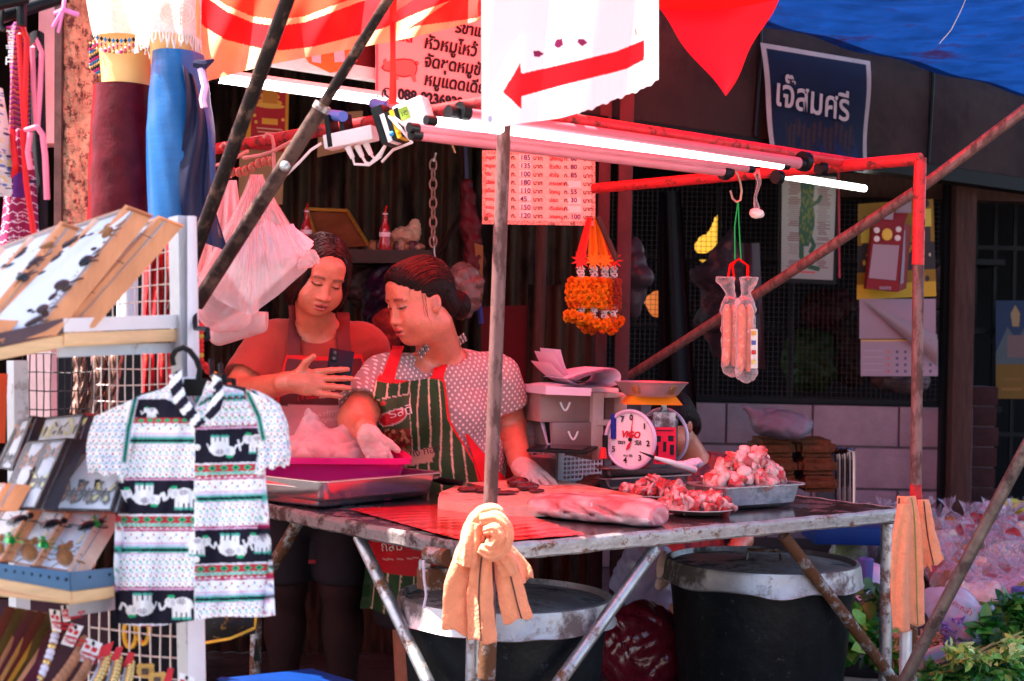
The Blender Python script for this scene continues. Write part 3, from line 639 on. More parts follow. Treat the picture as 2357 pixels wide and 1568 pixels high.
# meat chunks: a few shapes shared
def chunk_mesh(seed, s, stretch=(1, 1, 1), fatty=.5):
    r=np.random.default_rng(seed);fd=Field((-s*1.7,)*3, (s*1.7,)*3, s/8.5)
    fd.ell((0, 0, 0), (s*stretch[0], s*.75*stretch[1], s*.55*stretch[2]), .01)
    for _ in range(3):
        q=r.normal(0, s*.4, 3);fd.ell(q, (s*r.uniform(.4, .7), s*r.uniform(.3, .6), s*r.uniform(.3, .5)), s*.25, rot=rotz(r.uniform(0, 3)))
    for _ in range(6):
        d=r.normal(0, 1, 3);d/=np.linalg.norm(d);fd.ell(d*s*4.1, (s*r.uniform(3.35, 3.7),)*3, s*.05, sub=True)
    me, p=fd.mesh();f=np.clip(fatty+wob(p, .8, 1.3/s, seed)+wob(p, .25, 5/s, seed+1), 0, 1)[:, None]
    setcol(me, np.array((.45, .05, .05))*(1-f)+np.array((.76, .44, .41))*f);me.materials.append(PORK);me.polygons.foreach_set('use_smooth', [True]*len(me.polygons));me.set_sharp_from_angle(angle=R(50));return me
CH=[chunk_mesh(i, .026, fatty=.5) for i in range(6)];CHR=[chunk_mesh(20+i, .020, (1.35, .95, .7), .28) for i in range(6)]
def scatter(meshes, spots, label, group):
    for i, p in enumerate(spots):
        o=bpy.data.objects.new('meat_chunk', meshes[i%len(meshes)]);COL.objects.link(o);o.location=p
        o.rotation_euler=tuple(RNG.uniform(0, 6.28, 3));s=RNG.uniform(.8, 1.2);o.scale=(s, s, s);tag(o, label, 'meat', group)
o, c, U, V, hu, hv=tray('steel_tray', 'dull steel tray heaped with pork chunks near the right end of the table', (1668, 1124), (1864, 1113), (1532, 1113), TZ+.066, .064, M('dull_steel', (.50, .48, .50), .38, 1., .2, 10, bump=.5, bscale=50, rust=(.30, .28, .30), rust_amt=.35, rust_scale=18), group='steel meat trays')
spots=[]
for i in range(125):
    a, rr=RNG.uniform(0, 6.28), math.sqrt(RNG.uniform(0, 1));
    x, y=math.cos(a)*rr*hu*.80, math.sin(a)*rr*hv*.72;z=TZ+.066+RNG.uniform(.2, 1)*.095*(1-(rr)**2)
    spots.append(c.xy.to_3d()+U*x+V*y+Vector((0, 0, z)))
scatter(CH, spots, 'pale pink pork chunk heaped in the dull steel tray on the right', 'pork chunks in the steel tray')
def plate(label, c, r):
    o=thing('plate', label, 'plate', tuple(c));m=MB();m.lathe([(.0005, .004), (r*.55, .004), (r*.68, .008), (r*.98, .018), (r, .0195), (r, .017), (r*.7, .004), (r*.5, 0), (.0005, 0)], c, 40);m.build('dish', M('cream_ceramic', (.72, .52, .48), .25, 0, .08, 6, coat=.3), o);return o
pc1=PZ(1600, 1183, TZ);pr1=.092/3394*3.9*1000;pc2=PZ(1505, 1150, TZ)
plate('cream plate of red meat pieces nearest the table edge', pc1, .106);plate('cream plate of red meat pieces behind the nearest plate', pc2, .10)
for pc, n, lab in ((pc1, 62, 'red meat strip piled on the nearest cream plate'), (pc2, 50, 'red meat strip piled on the plate behind the nearest one')):
    scatter(CHR, [pc+Vector((math.cos(a)*rr, math.sin(a)*rr, .02+.042*RNG.uniform(.2, 1)*(1-(rr/.1)**2))) for a, rr in zip(RNG.uniform(0, 6.28, n), .088*np.sqrt(RNG.uniform(0, 1, n)))], lab, lab.replace('strip', 'strips'))
# two nested trays in front of the scale
COP=M('tinted_steel', (.50, .30, .30), .32, .65, .15, 8, bump=.2, bscale=30)
tray('steel_tray', 'lower of the two nested trays in front of the dial scale', (1392, 1103), (1602, 1092), (1378, 1098), TZ+.038, .037, COP, group='steel meat trays')
o, c, U, V, hu, hv=tray('steel_tray', 'upper of the two nested trays in front of the dial scale, a pen across it', (1395, 1079), (1614, 1070), (1372, 1074), TZ+.070, .033, COP, group='steel meat trays')
pn=thing('knife', 'white handled knife sticking out of the tray in front of the scale', 'knife', tuple(P(1560, 1065, 4.2)))
MB().tube([P(1505, 1053, 4.2), P(1540, 1063, 4.22), P(1600, 1082, 4.27)], [.004, .008, .010], 10).build('handle', WHITEP, pn);MB().tube([P(1472, 1040, 4.19), P(1505, 1053, 4.2)], [.001, .005], 8).build('blade', DWOOD, pn)
lump('crumpled_paper', 'crumpled pale tissue lying in the tray in front of the scale', 'tissue', [(P(1580, 1070, 4.3), (.04, .025, .012), .01), (P(1600, 1066, 4.32), (.025, .02, .014), .01)], M('tissue', (.75, .62, .70), .8, 0, .05, 9), .004, .004)
# ------------------------------------------------------------------ dial scale
sd=4.42;sc=thing('dial_scale', 'white faced dial kitchen scale with a steel pan on an orange plate', 'scale', tuple(PZ(1500, 1095, TZ)))
DC=P(1452, 1012, sd);dr=.066*1.02;ry=66/F*sd
dX=Vector((.80, -.35, 0)).normalized();dX=Vector((.82, -.57, 0));dN=Vector((-.57, -.82, 0))
hw=(54/F*sd)/dX.x*.98;
def DPt(a, r=1.0, out=0., k=1.0):
    return DC+dX*(math.sin(a)*hw*r)+Vector((0, 0, math.cos(a)*ry*r))+dN*out
RIMM=M('lilac_rim', (.62, .50, .66), .35, .2, .08, 8)
m=MB();m.tube([DPt(a, 1.0, .004) for a in np.linspace(0, 2*math.pi, 48, endpoint=False)], .006, 8, closed=True);m.build('rim', RIMM, sc)
m=MB();m.poly([DPt(a, .99) for a in np.linspace(0, 2*math.pi, 48, endpoint=False)], -dN*.01);face=m.build('dial_face', M('dial_white', (.80, .66, .70), .35, 0, .04, 6), sc)
INK=M('black_ink', (.015, .012, .02), .5, 0, 0);RINK=M('red_ink', (.55, .01, .03), .5, 0, 0)
for i in range(8):
    a=i/7.0*2*math.pi*.5*2;a=i*2*math.pi/7.6+.06
    s='0123456 7'.replace(' ', '')[i];p=DPt(a, .76, .002)
    text(s, p-dX*.008-Vector((0, 0, .007)), dX, (0, 0, 1), .024, INK, face, bold=.0006)
for i in range(38):
    a=i*2*math.pi/38;MB().tube([DPt(a, .90, .0025), DPt(a, .95, .0025)], .0007, 4).build('tick', INK, face) if i%5==0 else None
text('ViGO', DC-dX*.033+Vector((0, 0, .006)), dX, (0, 0, 1), .027, RINK, face, bold=.0012, shear=.25)
text('ตรา', DC-dX*.044-Vector((0, 0, .015)), dX, (0, 0, 1), .017, INK, face, bold=.0003);text('วีโก้', DC+dX*.014-Vector((0, 0, .015)), dX, (0, 0, 1), .017, INK, face, bold=.0003)
text('ตรา วีโก้', DC-dX*.024-Vector((0, 0, .052)), dX, (0, 0, 1), .010, INK, face)
MB().poly([DPt(.12, .9, .004), DC+dX*.004+dN*.004, DC+dX*.0-Vector((0, 0, .012))+dN*.004, DC-dX*.002+dN*.004], dN*.001).build('needle', RINK, sc)
MB().poly([DC+dN*.004+dX*.006, DC+dN*.004-dX*.010-Vector((0, 0, .018)), DC+dN*.004-dX*.014-Vector((0, 0, .034)), DC+dN*.004-dX*.002-Vector((0, 0, .026))], dN*.001).build('needle_tail', RINK, sc)
MB().tube([DC+dN*.003, DC+dN*.007], .006, 12).build('hub', BLACK, sc)
bc=DC-dN*.1
MB().box(bc+Vector((0, 0, -.012)), (hw*1.5, .17, ry*1.75), rotto(dX), bev=.012).build('body', M('dark_scale_body', (.14, .10, .11), .4, .5, .2, 12, bump=.2), sc)
m=MB();bk=DC-dN*.2;m.tube([bk+dX*(math.sin(a)*hw)+Vector((0, 0, math.cos(a)*ry)) for a in np.linspace(0, 2*math.pi, 40, endpoint=False)], .006, 8, closed=True);m.build('rim', RIMM, sc)
sp_=P(1528, 1008, sd-.02);rs3=rotto((.93, -.2, 0));rs3=rotto((.96, .1, 0))
MB().box(P(1528, 978, sd), (.068, .012, .075), rs3).build('bracket', M('scuffed_plate', (.42, .40, .42), .45, .7, .3, 14, rust=(.1, .08, .08), rust_amt=.4), sc)
tg=MB().box(P(1530, 1026, sd-.02), (.066, .004, .11), rs3).build('red_label', M('red_paper', (.68, .012, .05), .6, 0, .08, 9), sc)
lc=P(1530, 1026, sd-.0235);rx=rs3@Vector((1, 0, 0));ny_=-(rs3@Vector((0, 1, 0)))
for (x, y, wd, hh) in ((0, .045, .05, .003), (-.018, .02, .012, .018), (.018, .022, .016, .016), (0, -.003, .010, .030), (-.022, -.015, .006, .03), (.022, -.012, .012, .03), (0, -.046, .05, .003)):
    MB().box(lc+rx*x+Vector((0, 0, y)), (wd, .001, hh), rs3).build('print_mark', INK, tg)
pp=P(1528, 930, sd+.05);MB().box((pp.x, pp.y, pp.z), (.016, .016, .10)).build('stem', STEEL, sc)
po=P(1499, 921, sd+.05);hw2=72/F*sd
ORG=M('orange_paint', (.85, .20, .01), .4, 0, .08, 6)
m=MB();loft(m, [rrect(po, rs3@Vector((1, 0, 0)), rs3@Vector((0, 1, 0)), hw2*.92, .06, .008, po.z-.012), rrect(po, rs3@Vector((1, 0, 0)), rs3@Vector((0, 1, 0)), hw2*.72, .045, .008, po.z+.014)]);m.build('pan_carrier', ORG, sc)
pc_=P(1498, 913, sd+.05);pr=85/F*(sd+.05);zt_=P(1498, 880, sd+.05).z
MB().lathe([(pr*.60, pc_.z), (pr*.74, pc_.z+.007), (pr*.93, zt_-.008), (pr, zt_), (pr*1.02, zt_+.001), (pr*.99, zt_+.002), (pr*.9, zt_-.006), (pr*.7, pc_.z+.008), (.001, pc_.z+.006)], (pc_.x, pc_.y, 0), 48).build('pan', M('brushed_pan', (.48, .36, .37), .36, .6, .12, 9), sc)
for a in (-2.15, -.95):
    p=Vector((pc_.x+math.cos(a)*pr*.87, pc_.y+math.sin(a)*pr*.87, (pc_.z+zt_)/2+.001));MB().box(p, (.022, .004, .03), rotz(a+math.pi/2)@Matrix.Rotation(.55, 3, 'X'), bev=.002).build('bracket', M('brass_strap', (.42, .26, .12), .4, .8, .3, 20), sc)
# ------------------------------------------------------------------ plastic drawers, papers, basket, tablet
dd=4.62;dw=thing('drawer_unit', 'small stack of translucent plastic drawers with papers on top', 'drawers', tuple(P(1340, 1092, dd)))
CLR=M('smoky_plastic', (.42, .24, .22), .3, 0, .15, 8, alpha=.72, spec=.6);PALE=M('cream_plastic', (.72, .50, .45), .4, 0, .1, 8)
ux=Vector((.93, .36, 0));uy=Vector((-.36, .93, 0));mR=Matrix((ux, uy, Vector((0, 0, 1)))).transposed()
def dbox(x0, y0, x1, y1, dep, name, mat, par, d=dd, back=.20, th=None):
    a, b=P(x0, y1, d), P(x1, y0, d);wd=(b.x-a.x)/ux.x
    c=a+ux*wd/2+Vector((0, 0, (b.z-a.z)/2))+uy*back/2
    return MB().box(c, (wd, back, b.z-a.z), mR, bev=.004).build(name, mat, par)
for (x0, x1, y0, y1, back) in ((1243, 1365, 908, 972, .02), (1270, 1375, 975, 1030, .02)):
    f_=dbox(x0, y0, x1, y1, 0, 'drawer', CLR, dw, d=dd-.04, back=.16)
    xm=(x0+x1)/2-3
    q=[P(xm-11+22*t, y0+18+19*math.sin(math.pi*t), dd-.055+.05*(0)) for t in np.linspace(0, 1, 9)]
    MB().tube(q, .0034, 8).build('handle', WHITEP, f_)
    dbox(x0+6, y0+22, x1-30, y1-6, 0, 'contents', M('dark_contents', (.10, .05, .06), .7, 0, .5, 20), f_, d=dd, back=.08)
for (x0, y0, x1, y1) in ((1362, 905, 1392, 1060), (1395, 905, 1440, 916), (1240, 896, 1430, 910), (1372, 968, 1440, 980), (1432, 910, 1445, 1060)):
    dbox(x0, y0, x1, y1, 0, 'frame_rail', PALE, dw, d=dd, back=.22)
dbox(1392, 916, 1432, 968, 0, 'side_panel', CLR, dw, d=dd+.05, back=.16);dbox(1392, 980, 1432, 1060, 0, 'side_panel', CLR, dw, d=dd+.05, back=.16)
PAPER=M('lilac_paper', (.78, .62, .74), .7, 0, .05, 8, translucent=.2)
pp_=thing('paper_pile', 'pile of loose curling papers on top of the plastic drawers', 'papers', tuple(P(1340, 905, dd)))
for i, (x0, x1, yb, cu_, d_) in enumerate(((1255, 1350, 893, 0, .0), (1262, 1350, 887, 46, .05), (1268, 1345, 880, 62, .08), (1280, 1340, 876, 70, .1), (1300, 1440, 888, -0, .12))):
    def pf(u, v, x0=x0, x1=x1, yb=yb, cu_=cu_, d_=d_):
        x=x0+(x1-x0)*u;lift=cu_*(1-u)**2.2;y=yb-lift-6*math.sin(u*3+i);return P(x+lift*.15, y, dd-.10+d_*.3)+uy*(.17*v)+Vector((0, 0, .004*v))
    MB().grid(pf, 20, 4).build('sheet', PAPER, pp_)
for i in range(3):
    def rf(u, v, i=i):
        a=-1.9+4.4*u;r=22-3.2*i;x=1402+r*1.25*math.cos(a)-(max(0, u-.72))*260*(1-.1*i);y=868-r*math.sin(a)+max(0, u-.72)*60
        return P(x, y, dd-.12+.01*i)+uy*(.2*v)
    MB().grid(rf, 40, 4).build('rolled_sheet', PAPER, pp_)
MB().hexa([P(1256, 908, dd-.12), P(1360, 912, dd-.1), P(1362, 894, dd-.1), P(1256, 888, dd-.12)], uy*.18).build('ledger', PAPER, pp_)
bk_=thing('plastic_basket', 'pale plastic basket with square holes under the dark tablet', 'basket', tuple(PZ(1305, 1105, TZ)))
BSK=M('pale_basket', (.62, .44, .44), .45, 0, .1, 10)
a0, a1=PZ(1284, 1106, TZ), PZ(1384, 1098, TZ);bU=(a1-a0).normalized();bV=Vector((-bU.y, bU.x, 0));bl=(a1-a0).length;zt2=P(1284, 1042, a0.y).z-TZ
def lat(p, U, l, nx, nz):
    m=MB()
    for i in range(nx+1):m.box(p+U*(l*i/nx)+Vector((0, 0, zt2/2)), (.006, .004, zt2), rotto(U))
    for j in range(nz+1):m.box(p+U*l/2+Vector((0, 0, zt2*j/nz)), (l+.006, .0044, .006), rotto(U))
    m.build('lattice_side', BSK, bk_, kind='stuff')
lat(a0+bU*.02, bU, bl-.02, 10, 6);b0_=PZ(1240, 1085, TZ);lat(a0, (b0_-a0).normalized(), (b0_-a0).length, 8, 6);lat(a0+bV*.2, bU, bl, 8, 6)
MB().box(a0+bU*.008+Vector((0, 0, zt2/2)), (.03, .012, zt2), rotto(bU), bev=.004).build('corner', BSK, bk_)
MB().box(a0+bU*bl/2+bV*.1+Vector((0, 0, zt2*.4)), (bl*.9, .16, zt2*.7), rotto(bU)).build('contents', M('pink_contents', (.45, .22, .24), .7, 0, .4, 14), bk_)
tbt=thing('tablet', 'dark tablet lying flat on the pale plastic basket', 'tablet', tuple(P(1300, 1032, 4.5)))
MB().hexa([P(1212, 1034, 4.38), P(1350, 1040, 4.42), P(1376, 1027, 4.62), P(1240, 1023, 4.6)], (0, 0, -.008)).build('case', BLACK, tbt)
MB().hexa([P(1254, 1031, 4.42), P(1340, 1036, 4.45), P(1362, 1026, 4.6), P(1270, 1023, 4.58)], (0, 0, .0008)).build('screen', M('dark_glass', (.03, .02, .03), .08, 0, 0), tbt)
for (x, y0, y1, mt, lab) in ((1412, 953, 1010, M('blue_pen', (.01, .02, .25), .3, 0, 0), 'blue marker pen standing in the basket left of the scale'), (1393, 1002, 1048, BLACK, 'black marker pen with a red cap left of the scale')):
    o=thing('marker_pen', lab, 'pen', tuple(P(x, y1, 4.45)));MB().tube([P(x, y0, 4.45), P(x, y1, 4.45)], .0085, 10).build('barrel', mt, o)
    if mt is BLACK:MB().tube([P(x-4, 1030, 4.44), P(x-5, 1055, 4.44)], [.008, .013], 8).build('cap', RED, o)
lump('plastic_bag', 'clear pinkish bag between the striped apron and the drawers', 'plastic bag', [(P(1215, 1000, 4.75), (.045, .04, .05), .02), (P(1235, 985, 4.78), (.03, .03, .05), .02)], PLAST, .005, .005)
pt_=thing('photo_frame', 'small pale picture frame leaning beside the plastic drawers', 'picture frame', tuple(P(1255, 1030, 4.6)))
MB().hexa([P(1240, 960, 4.6), P(1262, 958, 4.62), P(1282, 1030, 4.6), P(1262, 1034, 4.58)], (0, .01, 0)).build('border', PAPER, pt_);MB().hexa([P(1252, 968, 4.595), P(1268, 966, 4.61), P(1276, 1018, 4.6), P(1262, 1020, 4.585)], (0, -.002, 0)).build('picture', BLACK, pt_)
lump('cloth_rag', 'dull red rag tucked under the nested trays by the cutting board', 'rag', [(PZ(1370, 1118, TZ)+Vector((0, 0, .015)), (.05, .03, .02), .02), (PZ(1350, 1122, TZ)+Vector((0, 0, .01)), (.04, .03, .012), .02)], M('rag_red', (.45, .08, .06), .9, 0, .2, 20, bump=.5), .004, .004)
# ================================================================== bins under the table
GALV=M('galvanised_lid', (.46, .42, .42), .45, .75, .25, 7, bump=.6, bscale=22, rust=(.12, .09, .085), rust_amt=.45, rust_scale=6)
def bin_(lab, c, r, zt, seed):
    o=thing('black_bin', lab, 'bin', (c.x, c.y, 0))
    m=MB();m.lathe([(r*.70, 0), (r*.76, .05), (r*.93, zt-.1), (r*.96, zt-.05), (r*.985, zt-.03), (r*.93, zt-.02)], (c.x, c.y, 0), 64);m.build('drum', BLACKR, o)
    l=MB();prof=[(r*1.0, zt-.062), (r*1.035, zt-.058), (r*1.02, zt-.052), (r*1.005, zt-.012), (r*.99, zt), (r*.955, zt+.002), (r*.93, zt-.012), (r*.6, zt-.004), (.001, zt+.004)]
    l.lathe(prof, (c.x, c.y, 0), 96, wob=.004)
    for i, v in enumerate(l.v):
        if i<96*4:a=(i%96)/96*6.283;l.v[i]=(v[0], v[1], v[2]+.006*math.sin(a*5+seed)*math.sin(a*2.3+seed)-.010*max(0, math.cos((a-4.75)*6))*(abs(a-4.75)<.26))
    lid=l.build('lid', GALV, o)
    MB().tube([Vector((c.x-.05, c.y-.02, zt+.0)), Vector((c.x-.045, c.y-.02, zt+.03)), Vector((c.x+.045, c.y-.02, zt+.03)), Vector((c.x+.05, c.y-.02, zt))], .005, 8).build('handle', STEELR, lid)
    return o
c=P(1163, 1368, 3.72);bin_('black drum bin with pale galvanised lid under the front corner of the table', c, 255/F*3.62, c.z, 0.)
c=P(1755, 1288, 4.28);bin_('black drum bin with dented galvanised lid under the right end of the table', c, 222/F*4.28, c.z, 2.)
# clamp under the table by the brace
cl_=thing('table_clamp', 'rusty steel clamp block tied with string under the front table edge', 'clamp', tuple(P(1010, 1310, 3.4)))
MB().box(P(1000, 1331, 3.42), (.068, .05, .05), rotz(TA), bev=.004).build('block', STEELR, cl_);MB().box(P(978, 1300, 3.42), (.028, .03, .026), bev=.005).build('jaw', STEEL, cl_)
MB().tube([P(985, 1277, 3.4), P(1032, 1284, 3.34)], .02, 12).build('screw', STEELR, cl_);MB().tube([P(975, 1290, 3.37), P(976, 1330, 3.37), P(981, 1370, 3.38), P(975, 1400, 3.38)], .003, 6).build('string', PAPER, cl_)
# towels
TWL=M('peach_towel', (.90, .30, .15), .9, 0, .1, 30, bump=.9, bscale=160, sheen=.4, translucent=.12)
DST=M('dark_stitch', (.05, .03, .03), .9, 0, 0)
t1=thing('peach_towel', 'peach cotton towel knotted round the front post of the stall', 'towel', tuple(P(1130, 1470, 3.1)))
def strip(name, cx, wdt, ys, dep, par, nf=3, amp=.014, mat=TWL, seed=0., tilt=0):
    """hanging cloth strip: centre and half width per row, with hanging folds"""
    def f(u, v):
        y=np.interp(v, np.linspace(0, 1, len(ys)), ys);x=np.interp(v, np.linspace(0, 1, len(cx)), cx);h=np.interp(v, np.linspace(0, 1, len(wdt)), wdt)
        s=2*u-1;fo=.7*(1-2*abs(math.sin(s*nf*.9+seed*.7+.9*v)))+.5*math.sin(s*nf*1.5+seed+1.6*v)+.35*math.sin(s*nf*3.3+seed*2+2.7*v)+.25*math.sin(v*7+s*4+seed)
        e=4*math.sin(u*9+seed)*(v>.97)
        return P(x+h*s+3*math.sin(v*5+seed), y+e+tilt*s*v, dep-amp*fo*(.35+.65*v)-.012*math.cos(s*1.5))
    m=MB();m.grid(f, 60, 56);me=m.mesh();bm=bmesh.new();bm.from_mesh(me);bmesh.ops.solidify(bm, geom=bm.faces[:], thickness=.0018);bm.to_mesh(me);bm.free();wrinkle(me, .0013, 38, seed)
    o=link(name, me, mat, par, auto=0);return o, f
o, f=strip('hanging_end', (1098, 1075, 1058, 1052), (18, 26, 31, 34), (1200, 1270, 1350, 1455), 3.10, t1, 1.0, .010, seed=1., tilt=10)
o, f=strip('hanging_end', (1118, 1112, 1106, 1108), (16, 22, 30, 33), (1230, 1290, 1380, 1478), 3.085, t1, 1.1, .010, seed=2.4, tilt=6)
MB().tube([f(.45, .02+.97*t)+Vector((0, -.005, 0)) for t in np.linspace(0, 1, 26)], .0016, 5).build('stitch', DST, t1)
o, f=strip('hanging_end', (1150, 1160, 1178, 1196), (14, 24, 30, 33), (1250, 1300, 1360, 1428), 3.10, t1, 1.0, .009, seed=.4, tilt=-8)
MB().tube([f(.62, .02+.97*t)+Vector((0, -.006, 0)) for t in np.linspace(0, 1, 26)], .0016, 5).build('stitch', DST, t1)
o, f=strip('hanging_end', (1160, 1180, 1196, 1207), (12, 20, 22, 18), (1245, 1280, 1310, 1338), 3.12, t1, 1.5, .012, seed=4., tilt=-8)
kn_=lambda x, y, d=3.095:P(x, y, d)
def band(pts, rads, nm='knot'):
    ts=np.linspace(0, 1, len(pts));q=[]
    for t in np.linspace(0, 1, 34):q.append(Vector([float(np.interp(t, ts, [p[i] for p in pts])) for i in range(3)]))
    for _ in range(3):q=[q[0]]+[(q[i-1]+q[i]*2+q[i+1])/4 for i in range(1, len(q)-1)]+[q[-1]]
    m=MB();m.tube(q, [float(np.interp(t, ts, rads)) for t in np.linspace(0, 1, 34)], 36)
    for i in range(34):
        for k in range(36):v=Vector(m.v[i*36+k]);m.v[i*36+k]=tuple(q[i]+(v-q[i])*(1+.13*math.sin(k*1.05+i*.12)+.07*math.sin(k*2.3+i*.3)))
    me=m.mesh(nm);wrinkle(me, .0012, 60);link(nm, me, TWL, t1, auto=0)
band([kn_(1080, 1262), kn_(1092, 1212), kn_(1112, 1184), kn_(1140, 1180), kn_(1152, 1196)], [.020, .020, .018, .017, .012])
band([kn_(1108, 1196, 3.07), kn_(1142, 1192, 3.06), kn_(1164, 1222, 3.06), kn_(1158, 1258, 3.06), kn_(1132, 1276, 3.06), kn_(1104, 1262, 3.065)], [.011, .015, .017, .018, .016, .010])
band([kn_(1116, 1222, 3.055), kn_(1138, 1216, 3.045), kn_(1150, 1236, 3.045), kn_(1138, 1256, 3.05), kn_(1118, 1250, 3.055)], [.008, .012, .013, .012, .007])
band([kn_(1096, 1204, 3.08), kn_(1086, 1250, 3.08), kn_(1074, 1300, 3.085)], [.014, .022, .022])
band([kn_(1150, 1268, 3.08), kn_(1164, 1290, 3.085), kn_(1172, 1320, 3.09)], [.016, .020, .018])
t2=thing('peach_towel', 'peach cotton towel hanging over the right end of the market table', 'towel', tuple(P(2090, 1455, 3.8)))
o, f=strip('hanging_end', (2084, 2086, 2090, 2094), (20, 30, 38, 36), (1142, 1210, 1340, 1440), 3.80, t2, 1.6, .012, seed=.6, tilt=-4)
MB().tube([f(.78, .02+.97*t)+Vector((0, -.004, 0)) for t in np.linspace(0, 1, 26)], .0014, 5).build('stitch', M('green_stitch', (.2, .28, .08), .9, 0, 0), t2)
MB().tube([f(.08, .02+.97*t)+Vector((0, -.004, 0)) for t in np.linspace(0, 1, 26)], .0016, 5).build('stitch', DST, t2)
strip('hanging_end', (2080, 2076, 2072, 2072), (14, 18, 20, 20), (1160, 1230, 1340, 1452), 3.775, t2, 1.4, .012, seed=2.2, tilt=5)
o, f=strip('hanging_end', (2122, 2132, 2142, 2146), (12, 16, 22, 24), (1150, 1200, 1260, 1300), 3.86, t2, 1.0, .008, seed=2., tilt=-9)
MB().tube([f(.5, .02+.97*t)+Vector((0, -.004, 0)) for t in np.linspace(0, 1, 20)], .0015, 5).build('stitch', DST, t2)
# blue crate at the bottom edge and plastic bags under the table
MB().hexa([P(505, 1562, 3.0), P(720, 1540, 3.5), P(860, 1580, 3.4), P(640, 1640, 2.9)], (0, 0, -.012)).hexa([P(505, 1562, 3.0), P(640, 1590, 2.9), P(640, 1700, 2.9), P(505, 1700, 3.0)], (0, .02, 0)).hexa([P(500, 1562, 3.02), P(722, 1538, 3.52), P(722, 1660, 3.52), P(500, 1700, 3.02)], (0, -.012, 0)).build('blue_crate', M('blue_plastic', (.003, .03, .16), .35, 0, .1, 6), label='blue plastic crate on the ground in front of the table legs', cat='crate')
DRB=M('dark_red_bag', (.16, .008, .02), .1, 0, .3, 7, bump=2.2, bscale=14, translucent=.2, alpha=.85, spec=.8, stretch=(2, 2, .7))
c=P(1480, 1500, 4.4);fd=bagfield(c, (.125, .11, .15), 6, .008);me, _=fd.mesh();wrinkle(me, .008, 30, 1);link('red_bin_bag', me, DRB, label='shiny dark red plastic bag on the ground between the two bins', cat='plastic bag')
CLB=M('clear_lilac_bag', (.62, .48, .66), .12, 0, .12, 9, bump=1.8, bscale=20, translucent=.3, alpha=.5, spec=.9)
c=P(1490, 1330, 4.75);fd=bagfield(c, (.10, .08, .13), 5, .008);me, _=fd.mesh();wrinkle(me, .007, 38, 3);link('clear_bag', me, CLB, label='crumpled clear bag hanging behind the brace between the bins', cat='plastic bag')
lump('rubber_glove', 'pale rubber glove hanging under the table beside the dented bin', 'glove', [(P(1530, 1310, 4.55), (.03, .02, .055), .02), (P(1552, 1322, 4.5), (.03, .02, .03), .03), (P(1520, 1345, 4.5), (.018, .014, .02), .02)], PALE, .004, .002)
def onF(x, y, out=0.):
    o=Vector((0, 0, H));d=P(x, y, 1)-o;t=(F0+FN*out-o).dot(FN)/d.dot(FN);return o+d*t
# ================================================================== tubes, wiring, hooks
LIT=M('lit_tube', (.9, .9, .9), .4, 0, 0, emit=(1, .93, .95), estr=2.6)
LITG=M('lit_greenish_tube', (.9, .9, .9), .4, 0, 0, emit=(.93, 1, .90), estr=2.2)
PINKT=M('pink_batten', (.46, .13, .16), .3, 0, .06, 8)
def tubelamp(lab, p, q, r, mt, cap=True, batten=None, group='fluorescent tubes'):
    o=thing('fluorescent_tube', lab, 'light', tuple((p+q)/2), group);d=(q-p).normalized()
    MB().tube([p, q], r, 14).build('glass_tube', mt, o)
    if cap:MB().tube([q-d*.002, q+d*.022], r*1.08, 14).build('end_cap', BLACK, o);MB().tube([p-d*.022, p+d*.002], r*1.08, 14).build('end_cap', BLACK, o)
    if batten:
        n=Vector(batten);MB().box((p+q)/2+n, ((q-p).length, .034, .022), rotto(d), bev=.003).build('batten', PINKT, o)
    return o
tubelamp('bright lit tube under the front red rail of the stall', P(1000, 279, 3.05), P(1800, 381, 3.74), .0098, LIT)
tubelamp('unlit pink tube lying above the bright one on the front rail', P(1050, 262, 3.10), P(1838, 376, 3.78), .0155, PINKT)
tubelamp('pink tube hanging lowest behind the bright tube, dead insect on it', P(965, 311, 3.15), P(1670, 396, 3.80), .0125, PINKT)
tubelamp('pink batten light between the bright tube and the lowest tube', P(960, 296, 3.14), P(1720, 388, 3.85), .0105, PINKT)
tubelamp('bright lit tube under the maroon board at upper left', onF(500, 181, .03), onF(958, 246, .03), .0125, LIT)
MB().hexa([onF(520, 174, .02), onF(868, 222, .02), onF(868, 212, .02), onF(535, 166, .02)], FN*.02).build('batten', WHITEP, label='white batten over the lit tube at upper left', cat='batten')
tubelamp('greenish lit tube below the blue sign at right', P(1780, 401, 6.0), P(1990, 434, 6.35), .014, LITG, cap=False)
def tape(x, y, d, r, par=None, nm='tape_band', lab=None, mt=BLACK, dirv=(1, .8, -.02), l=.02):
    p=P(x, y, d);v=Vector(dirv).normalized();return MB().tube([p-v*l/2, p+v*l/2], r, 12).build(nm, mt, par, label=lab, cat='tape' if lab else None)
for (x, y, d, r, s) in ((1850, 372, 3.80, .026, 'front right end of the red rail'), (1668, 398, 3.80, .0185, 'hook end of the right red rail'), (1065, 258, 3.10, .022, 'rail just left of the white arrow banner'), (1790, 408, 3.95, .019, 'red rail beside the hanging fat bag'), (1890, 388, 4.0, .0185, 'red rail near the bend at the right')):
    tape(x, y, d, r, lab='black tape band wound round the '+s)
